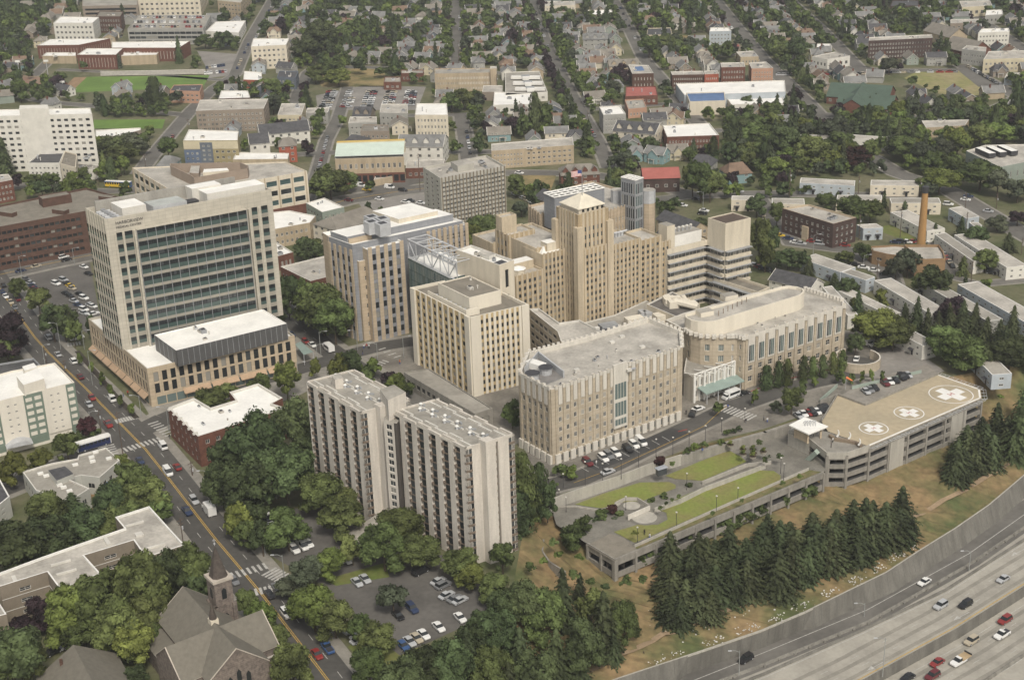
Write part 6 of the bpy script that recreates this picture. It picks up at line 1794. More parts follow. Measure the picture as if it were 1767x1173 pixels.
flat(AP, 'blank tan service tower at the end of the long institutional building', 'building', [(846,120),(857,120),(857,116),(846,116)],14, 'tan', 'l', r=0, units=0)
flat(AP, 'low brick hall left of the long institutional building', 'building', [(692,128),(731,128),(731,122),(692,122)],5, 'brick', 'g', n=6, r=1)
flat(AP, 'lower brick annex at the edge of the dry lawn by the leafy car park', 'building', [(662,143),(692,143),(692,134),(664,134)],4.5, 'brick', 'g', n=3, r=1)
flat(AP, 'blank tan box below the long institutional building', 'building', [(832,160),(867,160),(867,149),(834,149)],5, 'brown', 'l', r=0, units=0)
def e_sk(b, P):
    for (x, y) in ((907,136),(911,146),(915,156)):
        m = MB(); c = G(x, y, 5.6); m.box(c, 18,3.2,1.6, white, -.15); m.box(c + Vector((0,-1,0)),4,7,1.8, white, 0); m.box(c + Vector((0,0,1.7)),5,3,.5, greym, 0); m.build('roof_light', b.o)
flat(SH, 'dark roofed school with three white stepped roof lights, upper middle', 'building', [(872,166),(945,160),(930,124),(872,126)],5, 'white', 'g', r=1, extra=e_sk, units=0)
flat(SH, 'low white roofed buildings in front of the school with stepped roof lights', 'building', [(851,183),(915,181),(925,162),(853,160)],5, 'white', 'w', r=1)
flat(AP, 'huge pale barrel roofed warehouse, upper right of centre', 'building', [(1181,166),(1356,160),(1354,140),(1166,146)],7, 'lblue', 'w', r=0, units=2)
flat(AP, 'blue roofed shed in front of the pale barrel roofed warehouse', 'building', [(1190,177),(1252,175),(1250,160),(1184,162)],7.5, 'cream', 'bl', r=0, units=0)
flat(AP, 'low white roofed workshop right of the blue roofed shed', 'building', [(1262,182),(1355,180),(1350,168),(1252,168)],4, 'white', 'w', r=1)
flat(AP, 'cream workshop below the blue roofed shed', 'building', [(1196,186),(1248,184),(1247,176),(1190,178)],4, 'yellow', 'l', r=1, units=1)
flat(BD, 'long brown brick three storey flats left of the two tall brick blocks, upper right', 'building', [(1160,131),(1215,130),(1213,124),(1157,125)],9, 'bbrick', 'l', n=14, r=3)
flat(BD, 'dark red brick flats joined to the long brown brick flats', 'building', [(1216,130),(1240,129),(1238,123),(1215,124)],9.5, 'red', 'l', n=6, r=3)
flat(BD, 'square brown brick block with cream cornice above the warehouse roof', 'building', [(1245,118),(1286,117),(1284,109),(1243,110)],11, 'brick', 'l', n=8, r=3)
flat(BD, 'orange brown brick block nearest the street corner right of the warehouse', 'building', [(1297,120),(1334,119),(1322,108),(1292,110)],9, 'pink', 'l', n=7, r=3)
flat(AP, 'old square brick mill with blue tarpaulin on its roof', 'building', [(1091,129),(1128,128),(1119,114),(1084,113)],9, 'bbrick', 'l', n=6, r=2, ww=.2, extra=lambda b, P: (lambda m: (m.prism([G(*p, 9.1).xy for p in [(1094,123),(1112,122),(1108,115),(1096,116)]],9.05,9.25, R_['bl']), m.build('tarpaulin', b.o)))(MB()))
flat(AP, 'red roofed brick hall below the square brick mill', 'building', [(1079,168),(1135,166),(1132,150),(1080,151)],5, 'brick', 'r', n=6, r=1)
flat(BD, 'brick apartment building with white roof and narrow light court', 'building', [(1151,238),(1241,235),(1224,214),(1143,218)],7, 'brick', 'w', n=16, r=2)
flat(BD, 'grey flats with bright white roof above the dark blue gabled terrace', 'building', [(1041,200),(1080,198),(1070,184),(1034,186)],10, 'grey', 'w', n=7, r=3)
flat(AP, 'low brick workshop with dark roof right of the bright white roofed grey flats', 'building', [(1084,190),(1116,187),(1110,172),(1078,174)],5, 'pink', 'g', n=5, r=1)
flat(BD, 'long stepped tan apartment building with balconies, above the brick school', 'building', [(848,262),(905,258),(990,252),(988,238),(848,250)],9, 'tan', 'l', n=9, r=3)
flat(BD, 'grey brick flats with white roof trim, top middle right of the plum lined street', 'building', [(940,12),(993,10),(992,3),(941,4)],8, 'cream', 'l', n=10, r=3)
flat(AP, 'low white roofed market hall right of the upper plum lined street', 'building', [(1011,27),(1058,26),(1056,18),(1012,19)],5, 'brown', 'w', n=6, r=1)
flat(AP, 'hall with dark ribbed roof behind a white porch, upper middle right', 'building', [(1116,62),(1160,61),(1157,49),(1117,50)],5, 'yellow', 'd', n=5, r=1)
flat(BD, 'pale blue cube shaped apartment block beside the diagonal avenue', 'building', [(1224,56),(1262,55),(1258,49),(1226,49)],9, 'lblue', 'w', n=6, r=3)
flat(BD, 'brown roofed shop with pink fascia on the diagonal avenue', 'building', [(1244,82),(1278,82),(1276,77),(1246,77)],4, 'brown', 'r', n=4, r=1)
flat(AP, 'low white and grey garage building along the diagonal avenue above the brick blocks', 'building', [(1278,100),(1309,99),(1300,89),(1270,91)],5, 'tan', 'l', n=5, r=1)
flat(BD, 'very long dark brick four storey apartment block with pale flat roof, upper right', 'building', [(1499,72),(1609,67),(1608,61),(1500,66)],12, 'dk', 'l', n=22, r=4)
flat(BD, 'white four storey apartment block near the top right corner', 'building', [(1688,58),(1742,56),(1741,50),(1694,51)],10, 'white', 'w', n=9, r=3)
flat(AP, 'cream two storey corner building below the white four storey block', 'building', [(1697,104),(1790,101),(1790,88),(1706,90)],8, 'yellow', 'l', n=12, r=2)
flat(AP, 'grey corner building left of the cream two storey corner building', 'building', [(1660,86),(1701,91),(1702,83),(1668,80)],9, 'grey', 'l', n=8, r=2)
flat(AP, 'low shed with pale roof on the right edge below the cream corner building', 'building', [(1733,136),(1790,134),(1790,127),(1738,127)],4, 'lblue', 'l', n=6, r=1)
flat(AP, 'cream warehouse with flat roof on the top edge, right', 'building', [(1660,14),(1712,11),(1708,2),(1655,3)],7, 'yellow', 'l', n=5, r=1)
flat(AP, 'low garage with pale roof at the top right near the cream warehouse', 'building', [(1700,28),(1731,26),(1729,18),(1702,19)],6, 'grey', 'w', n=4, r=1)
flat(AP, 'wide low shop with flat roof in the street below the top edge, right', 'building', [(1640,42),(1698,40),(1696,34),(1640,35)],4, 'brown', 'l', n=6, r=1)
flat(AP, 'low white chapel like building with hedge, left of the crossing by the dark brick block', 'building', [(1401,99),(1428,104),(1467,98),(1440,91)],6, 'white', 'l', n=4, r=1)
flat(AP, 'small cream garage beside the tree lined street above the low white building', 'building', [(1409,83),(1435,82),(1433,77),(1410,77)],3.5, 'yellow', 'w', r=0, units=0)
flat(AP, 'dark brown shed on the top edge between the halls, right', 'building', [(1536,12),(1585,11),(1585,2),(1540,2)],6, 'dk', 'd', r=1)
def e_3(b, P):
    for k in range(3):
        m = MB(); c = G(1700 + k * 19,267 - k * 2,8.5); a = G(1705 + k * 19,255,8.5)
        d = (G(1720,275,8) - G(1690,262,8)); m.box(c, 12,3.6,2.2, darkm, math.atan2(d.y, d.x), roofw); m.build('roof_monitor', b.o)
flat(AP, 'grey green hall with three long white roof monitors on the right edge', 'building', [(1667,262),(1726,290),(1800,275),(1800,250),(1700,252)],8, 'green', 'l', n=6, r=1, ww=.2, extra=e_3, units=0)
flat(AP, 'long low white roofed school wing among dark trees, right', 'building', [(1598,222),(1665,218),(1672,208),(1590,210)],5, 'tan', 'l', n=9, r=1)
flat(BD, 'red brick flats on the left edge below the dark conifers', 'building', [(-30,322),(22,312),(15,302),(-30,305)],10, 'brick', 'l', n=7, r=3)
flat(BD, 'white roofed tan wing half hidden by trees right of the large white block', 'building', [(165,238),(205,236),(243,226),(243,222),(165,226)],8, 'brown', 'w', n=8, r=2)
flat(BD, 'white roofed tan apartment wing right behind the glass office tower', 'building', [(470,398),(535,386),(545,374),(500,365),(470,368)],8, 'tan', 'w', n=7, r=2)
flat(AP, 'flat white roofed brick building between the office tower and the tan panelled wing', 'building', [(480,444),(506,437),(478,420),(470,424)],6, 'brick', 'w', n=3, r=1)
flat(AP, 'low white roofed block by the crossing behind the brown hipped flats', 'building', [(528,352),(556,368),(594,359),(560,343)],7, 'green', 'w', n=5, r=2)
flat(AP, 'dark red brick building with pale grey roof between two streets behind the tan wing', 'building', [(484,462),(536,487),(572,478),(566,442)],8, 'brick', 'l', n=9, r=2)
flat(BD, 'grey low annex with flat roof left of the slab tower and its car park', 'building', [(645,312),(690,303),(700,298),(650,300)],3, 'tan', 'l', r=0, units=0)
# gabled larger blocks
def gab(name, label, A, B_, hw, ze, zr, wall, roof, cat='building', n=4, r=2, hip=0.0, group=None, z0=0, dormer=0):
    a, b_ = G(*A, zr), G(*B_, zr); g = (a + b_)/2
    b = Bld(name, label, cat, (g.x, g.y, 0), group)
    m = MB(); w = MB(); gable(m, a, b_, hw, ze, zr, R_[roof],.4, C_[wall], w, hip=hip, rake=offw if wall in ('white','cream','lblue','yellow') else None); m.build('roof', b.o)
    d = (b_ - a).xy.normalized(); nn = Vector((-d.y, d.x)); q = [a.xy + nn * hw, a.xy - nn * hw, b_.xy - nn * hw, b_.xy + nn * hw]; occ_poly(q, 1.5)
    w.build('wall', b.o)
    for i in range(4):
        p, r2 = q[i], q[(i + 1) % 4]; fn = Vector((r2.y - p.y, p.x - r2.x))
        if fn.dot(-(p + r2)/2) <= 0: continue
        L = (r2 - p).length; dd = (r2 - p) / L; fn.normalize(); kk = max(1, int(L / 4))
        for j in range(r):
            for k in range(kk):
                b.win.append(((*(p + dd * L * (k + .5) / kk + fn * .06), ze * (j + .35) / r), math.atan2(dd.y, dd.x),1.5, min(1.5, ze / r * .45), 'light', 'mix', 0))
    for k in range(dormer):
        t = (k + .5) / dormer; p = a.xy.lerp(b_.xy, t); fn = nn if nn.dot(-p) > 0 else -nn; p = p + fn * hw * .6
        dm = MB(); dw = MB(); gable(dm, p - fn * 1.6, p + fn * 1.2,1.3, ze + (zr - ze)*.55, zr - .1, R_[roof],.2, C_[wall], dw, z0=ze); dm.build('dormer', b.o); dw.build('dormer_wall', b.o)
    b.finish(24); return b
gab(BD, 'brown hipped roof cream apartment building behind the tan panelled hospital wing', (560,378),(640,352),8,11,14.5, 'cream', 't', r=4, hip=4)
gab(BD, 'second wing of the brown roofed cream flats, with a small roof cupola', (600,392),(668,400),7,10,13.5, 'cream', 't', r=3, hip=3)
gab(BD, 'white gabled apartment building with grey roof and small balconies, upper middle', (690,232),(768,232),9,10,14, 'white', 'gs', r=3, dormer=4)
gab(BD, 'dark hipped roof apartment block just above the mint roofed building', (592,232),(630,233),9,7,11, 'brown', 'd', r=2, hip=5)
gab(BD, 'dark roofed twin gabled block at the lower edge of the leafy car park', (612,184),(642,184),7,4,8, 'brown', 'd', r=1, dormer=2)
gab(BD, 'dark gabled white terrace with a long roof right of the yellow block', (445,215),(530,207),7,7,11, 'white', 'd', r=2)
gab(BD, 'white house with steep dark roof directly right of the blue and yellow flats', (428,231),(462,228),6,9,13, 'white', 'd', r=2)
gab(BD, 'red and cream flats with grey hipped roof left of the tree lined street', (480,238),(510,236),6,9,12, 'red', 't', r=3, hip=3)
gab('school_building', 'old brick school with grey hipped roof and stone doorway behind the rear hospital wing', (966,284),(1032,281),6.5,8,11.5, 'brick', 't', r=3, hip=4, cat='building', dormer=4)
gab(BD, 'red metal roofed dark brick hall right of the brick school', (1108,290),(1170,288),7.5,7,10, 'dk', 'r', r=1)
gab(BD, 'dark grey roofed long townhouse row behind the windowed hospital wing', (1148,362),(1208,384),5,6,9, 'tan', 'd', r=2)
gab(BD, 'second dark grey roofed townhouse row beside the tan rear wing', (1150,385),(1205,404),5,6,9, 'tan', 'd', r=2)
gab(BD, 'dark roofed bungalow row between the brick school and the rear wing', (938,325),(960,332),6,4,7, 'tan', 'd', r=1)
gab(BD, 'white two storey house row with dark gabled roof below the small crossing', (1340,463),(1410,480),5,5,8, 'white', 'd', r=2)
gab(BD, 'dark blue gabled terrace with white gable ends beside the white roofed brick flats', (1066,207),(1138,213),7,7,11, 'cream', 'bl' if 0 else 'd', r=2, dormer=4)
gab(BD, 'tan townhouses with grey gables above the blue tarpaulin mill', (1050,103),(1100,101),6,7,10, 'tan', 't', r=3, dormer=3)
gab(BD, 'white framed grey townhouse cluster beside the upper street, middle right', (1006,58),(1048,57),6,8,11, 'grey', 'gs', r=3, dormer=3)
gab(BD, 'teal walled house with grey hipped roof left of the blue and yellow flats', (276,268),(303,268),7,6,9.5, 'teal', 'gs', r=2, hip=3)
gab(BD, 'dark grey hipped house right of the red roofed hall', (1195,265),(1232,268),6.5,5,9, 'grey', 'd', r=1, hip=3)
gab(BD, 'brown shingled house with teal walls beside the steep street, right of the red hall', (1250,282),(1290,278),6,5,9, 'teal', 'br', r=2, hip=3)
gab('church', 'pale stone church with long grey roof near the top right corner', (1610,38),(1655,50),7,7,12, 'tan', 't', r=1, cat='church')
gab('church', 'grey gabled church hall with brick front beside the white four storey block', (1645,62),(1695,72),9,6,12, 'brick', 't', r=1, cat='church')
gab('school_building', 'front wing of the green roofed school, upper right', (1450,160),(1545,165),12,4,9, 'brick', 'gn', r=1)
gab('school_building', 'back wing of the green roofed school with brick clerestory', (1435,142),(1540,148),12,4.5,10, 'brick', 'gn', r=1)
gab('school_building', 'cross wing of the green roofed school pointing at the park', (1470,172),(1490,142),9,4,9.5, 'brick', 'gn', r=1)
# terrace housing on the right
TR = [((1680,452),(1613,405),(1699,448),'white','white terrace row directly right of the tall chimney'),
      ((1737,462),(1699,403),(1775,452),'white','white terrace row nearest the right edge beside the parked street'),
      ((1604,541),(1552,480),(1628,533),'white','pale terrace row with low roof just below the boiler house tree'),
      ((1705,555),(1641,478),(1724,548),'grey','terrace row running behind the dark conifers toward the right'),
      ((1540,547),(1493,493),(1552,540),'white','terrace row second from the curved hospital wing'),
      ((1592,597),(1552,559),(1610,589),'white','short white terrace row nearest the helicopter deck'),
      ((1712,647),(1694,612),(1743,642),'lblue','pale blue terrace end above the helicopter deck corner'),
      ((1775,560),(1709,486),(1830,540),'lblue','pale blue terrace row with a burnt roof patch on the right edge'),
      ((1450,470),(1394,443),(1471,460),'lblue','pale blue terrace row above the white dark roofed house row'),
      ((1494,484),(1452,470),(1510,478),'lblue','lower pale blue terrace row with low roof by the curving road'),
      ((1463,545),(1419,496),(1480,542),'white','terrace row touching the trees behind the curved hospital wing'),
      ((1600,399),(1575,364),(1628,389),'white','terrace row left of the chimney top beside the playground'),
      ((1538,351),(1535,342),(1624,351),'cream','cream terrace row with arched porches behind the chimney'),
      ((1443,346),(1445,337),(1521,346),'cream','cream terrace row above the dark brick three storey building'),
      ((1668,378),(1637,360),(1690,374),'lblue','pale blue terrace near the right hand crossing'),
      ((1681,391),(1672,384),(1697,391),'lblue','small pale blue house below the terrace at the right hand crossing'),
      ((1380,316),(1382,307),(1475,321),'lblue','pale blue two storey terrace facing the street, left of the cream one'),
      ((1502,320),(1503,311),(1586,321),'cream','cream two storey terrace facing the street with four small porches'),
      ((1332,352),(1324,341),(1388,356),'cream','cream terrace roof beside the dark brick three storey building'),
      ((1490,395),(1478,388),(1524,393),'lblue','pale blue terrace end right of the dark brick three storey building'),
      ((1262,345),(1258,338),(1300,348),'cream','low cream building beside the big street tree behind the blank block'),
      ((1360,240),(1352,232),(1438,246),'cream','long low terrace hidden among trees, upper right'),
      ((1440,238),(1436,228),(1520,250),'white','second long low terrace among trees, upper right')]
for i, (N_, L_, Rr, wc, lab) in enumerate(TR):
    H = 5.2; P = rect(N_, L_, Rr, H); la, lb = (Vector(P[0]) - Vector(P[1])).length, (Vector(P[2]) - Vector(P[1])).length; P = sub_rect(P, 0, min(1,8.6 / lb) if la > lb else 1,0,1 if la > lb else min(1,8.6 / la)); g = sum((Vector(p) for p in P), Vector((0,0)))/4
    b = Bld('terrace_house', lab, 'building', (g.x, g.y, 0), 'terrace rows')
    b.block(P, 0, H, C_[wc], R_['l'] if i % 3 else roofg, par=.12, pw=.3, cap=white, F=dict(pitch=3.8, r=2, ww=.3, wh=.38, side=.6, top=.5, bot=.3, sty='light', gw='mix', rec=.08))
    occ_poly(P, 1)
    LL = [(Vector(P[0]) - Vector(P[1])).length, (Vector(P[2]) - Vector(P[1])).length]; e = 0 if LL[0] > LL[1] else 1
    a, c = Vector(P[e]), Vector(P[e + 1]); d = (c - a).normalized(); nn = Vector((d.y, -d.x)); L = (c - a).length; k = max(2, int(L / 9))
    for j in range(k):
        p = a + d * L * (j + .5) / k; m = MB(); m.face([(*(p - d * 1.3 + nn * .1),2.6),(*(p + nn * 1.4 - d * 1.1),2.3),(*(p + nn * 1.4 + d * 1.1),2.3),(*(p + d * 1.3 + nn * .1),2.6)], darkm); m.face([(*(p - d * .5 + nn * .08),0),(*(p + d * .5 + nn * .08),0),(*(p + d * .5 + nn * .08),2.1),(*(p - d * .5 + nn * .08),2.1)], darkm); m.build('porch', b.o)
    b.finish(24)
# ---------------------------------------------------------------- trees
def leafmat(name, col, rnd_=.34):
    m = mat(name, col, rough=.75, var=.30, scale=.22, kind='plain', spec=.15, objrand=rnd_)
    return m
LM = {'m': leafmat('leaves mid green', (0.106,0.134,0.046)), 'l': leafmat('leaves light green', (0.144,0.180,0.048)), 'd': leafmat('leaves dark green', (0.074,0.098,0.041)),
      'u': leafmat('leaves dark purple', (0.040,0.026,0.032)), 'c': leafmat('conifer needles', (0.056,0.070,0.032),.3), 'y': leafmat('leaves yellow green', (0.14,0.15,0.04)), 'g': leafmat('leaves grey green', (0.085,0.10,0.062)), 'r': leafmat('leaves red purple', (0.05,0.02,0.02))}
bark = mat('bark', (0.085,0.065,0.045), var=.2, scale=2)
TM = {}
def leafmesh(key, C, Nn, S, matl, core=None):
    """C centres (n,3) Nn normals S sizes"""
    n = len(C); r = np.random.RandomState(n)
    t = r.normal(size=(n, 3)); u = np.cross(Nn, t); u /= np.linalg.norm(u, axis=1)[:, None]+1e-9; v = np.cross(Nn, u)
    a = (S * r.uniform(.7,1.2, n))[:, None]; b = (S * r.uniform(.45,.9, n))[:, None]
    V = np.stack([C - u * a, C - v * b, C + u * a, C + v * b],1).reshape(-1,3)
    return V
def mesh_np(name, V, nq, mats, extra=None):
    me = bpy.data.meshes.new(name)
    F = np.arange(nq * 4).reshape(-1,4)
    verts = V; faces = F
    if extra is not None:
        ev, ef = extra; ef = ef + len(V); verts = np.vstack([V, ev])
    nv = len(verts); me.vertices.add(nv); me.vertices.foreach_set('co', verts.astype(np.float32).ravel())
    loops = F.ravel(); starts = np.arange(nq)*4
    if extra is not None:
        loops = np.concatenate([loops, ef.ravel()]); starts = np.concatenate([starts, nq * 4 + np.arange(len(ef))*3])
    me.loops.add(len(loops)); me.loops.foreach_set('vertex_index', loops.astype(np.int32))
    me.polygons.add(len(starts)); me.polygons.foreach_set('loop_start', starts.astype(np.int32))
    for m in mats: me.materials.append(m)
    me.update(calc_edges=True); me.validate()
    return me
def ico(sub=1):
    bm = bmesh.new(); bmesh.ops.create_icosphere(bm, subdivisions=sub, radius=1.0); v = np.array([x.co[:] for x in bm.verts]); f = np.array([[q.index for q in x.verts] for x in bm.faces]); bm.free(); return v, f
def crown(kind, var, lod):
    """unit tree: height 1, crown radius .5 (scaled later). returns V(verts), nq"""
    r = np.random.RandomState(var * 7 + {'d': 1, 'c': 2, 'p': 3}[kind])
    n = {0: 4200,1: 1700,2: 420,3: 150}[lod]; s0 = {0: .030,1: .045,2: .085,3: .14}[lod]
    if kind == 'd':
        L = {0: 34,1: 24,2: 12,3: 7}[lod]; C = []; N = []; lob = []
        for i in range(L):
            th = i * 2.4 + r.uniform(-.4,.4); h = r.uniform(0,1) ** .8
            rad = .36 * math.sqrt(max(0.02,1-(h * 1.25-.42) ** 2)) * r.uniform(.7,1.05); 
            lob.append((rad * math.cos(th), rad * math.sin(th),.26+.60 * h, r.uniform(.10,.19)*(1.15 if lod > 1 else 1)))
        lob += [(0,0,.55,.27),(0,0,.78,.17)]
        w = np.array([l[3] ** 2 for l in lob]); w /= w.sum(); idx = r.choice(len(lob), n, p=w)
        d = r.normal(size=(n, 3)); d /= np.linalg.norm(d, axis=1)[:, None]; d[:, 2] = np.where(d[:, 2] < -.35,-d[:, 2]*.6, d[:, 2])
        lb = np.array(lob); q = r.uniform(.78,1.06, n)[:, None]
        C = lb[idx, :3] + d * (lb[idx, 3:4] * q) * np.array([1,1,.85]); N = d * .9 + r.normal(size=(n, 3))*.42
        core = [(lb[i, :3], lb[i, 3]*.80) for i in range(len(lob))]
    elif kind == 'c':
        C = []; N = []; T = {0: 24,1: 18,2: 11,3: 7}[lod]; per = n / (T * T / 2.0)
        for i in range(T):
            h = i / T; z = .05+.93 * h; R0 = .5*(1 - h) ** .60 * r.uniform(.82,1.12); nb = max(4, int(4+(1 - h)*9)); k = max(2, int(per * (T - i) / nb * .8))
            for j in range(nb):
                th = j * 2 * math.pi / nb + i * .7 + r.uniform(-.2,.2); Rb = R0 * r.uniform(.72,1.1)
                for q in range(k):
                    t = (q + .6) / k; rr_ = Rb * (.25+.75 * t); wd = .09*(1 - h * .7)*(1.1 - t)
                    sd = r.uniform(-1,1) * wd
                    C.append((rr_ * math.cos(th) - sd * math.sin(th), rr_ * math.sin(th) + sd * math.cos(th), z - .10 * t * (1 - h) + r.uniform(-.01,.01)))
                    N.append((math.cos(th)*.55 + r.uniform(-.25,.25), math.sin(th)*.55 + r.uniform(-.25,.25),.75))
        C = np.array(C); N = np.array(N); core = None; n = len(C); s0 *= 1.05
    else:
        C = []; N = []
        h = r.uniform(0,1, n); th = r.uniform(0,2 * math.pi, n); prof = .5 * np.sqrt(np.clip(1-(h * 1.12-.28) ** 2*1.25,.02,1))*(1+.14 * np.sin(th * 3 + h * 14)+.1 * np.sin(th * 5 - h * 23))
        q = r.uniform(.8,1.04, n); C = np.stack([prof * q * np.cos(th), prof * q * np.sin(th),.05+.94 * h],1); N = np.stack([np.cos(th), np.sin(th), np.full(n, .35)],1) + r.normal(size=(n, 3))*.35; core = None; s0 *= .8
    N = N / (np.linalg.norm(N, axis=1)[:, None]+1e-9)
    V = leafmesh(None, C, N, np.full(n, s0), None)
    ex = None
    if True:
        iv, if_ = ico(1 if lod < 2 else 1); EV = []; EF = []; o = 0
        if core:
            for c, rad in core: EV.append(iv * rad * np.array([1,1,.85]) + c); EF.append(if_ + o); o += len(iv)
        else:
            for h in np.linspace(.08,.9,7):
                rad = .5*(1 - h) ** .68*.66 if kind == 'c' else .36 * math.sqrt(max(.05,1-(h * 1.12-.28) ** 2*1.25)); EV.append(iv * np.array([rad, rad, .10]) + np.array([0,0, h])); EF.append(if_ + o); o += len(iv)
        ex = (np.vstack(EV), np.vstack(EF))
    return V, n, ex
def crown_mesh(kind, var, lod, col):
    k = (kind, var, lod)
    if k not in TM:
        V, n, ex = crown(kind, var, lod); TM[k] = (mesh_np('crown', V, n, [LM['m']], ex), V, n, ex)
    kk = (kind, var, lod, col)
    if kk not in TM:
        me = TM[k][0].copy(); me.materials[0] = LM[col]; TM[kk] = me
    return TM[kk]
def trunk_mesh(kind):
    k = ('trunk', kind)
    if k in TM: return TM[k]
    m = MB(); r = random.Random(4)
    if kind == 'd':
        m.cyl((0,0,-.02),.028,.019,.34, bark, 7)
        for i in range(6):
            th = i * 2.1; m.beam((0,0,.25+.03 * i),(.26 * math.cos(th),.26 * math.sin(th),.52+.05 * i),.008, bark, 5)
        m.beam((0,0,.3),(.02,.01,.8),.012, bark, 5)
    else: m.cyl((0,0,-.02),.022,.004,.96, bark, 6)
    TM[k] = m.mesh('trunk'); return TM[k]
TREES = []    # kind, col, pos, h, w, source pixel
def tree(x, yt, yb, w, kind='d', col='m', hill=None, z=0.0):
    if hill is None: hill = yb > 800 and x > 700 or x > 1600 and yb > 640
    p = slopeG(x, yb) if hill else G(x, yb, z)
    k = PX(p)[2]; h = HG(x, yb, yt, 0) if not hill else None
    if h is None:
        lo, hi = 0,60
        for _ in range(30):
            mm = (lo + hi)/2
            if PX((p.x, p.y, p.z + mm))[1] > yt: lo = mm
            else: hi = mm
        h = lo
    W = w * k / FPX
    h = max(h, W * .62)
    TREES.append((kind, col, p, h - z, W, (x, (yt + yb)/2))); occ_add(p.x, p.y, W * .4)
T_ = tree
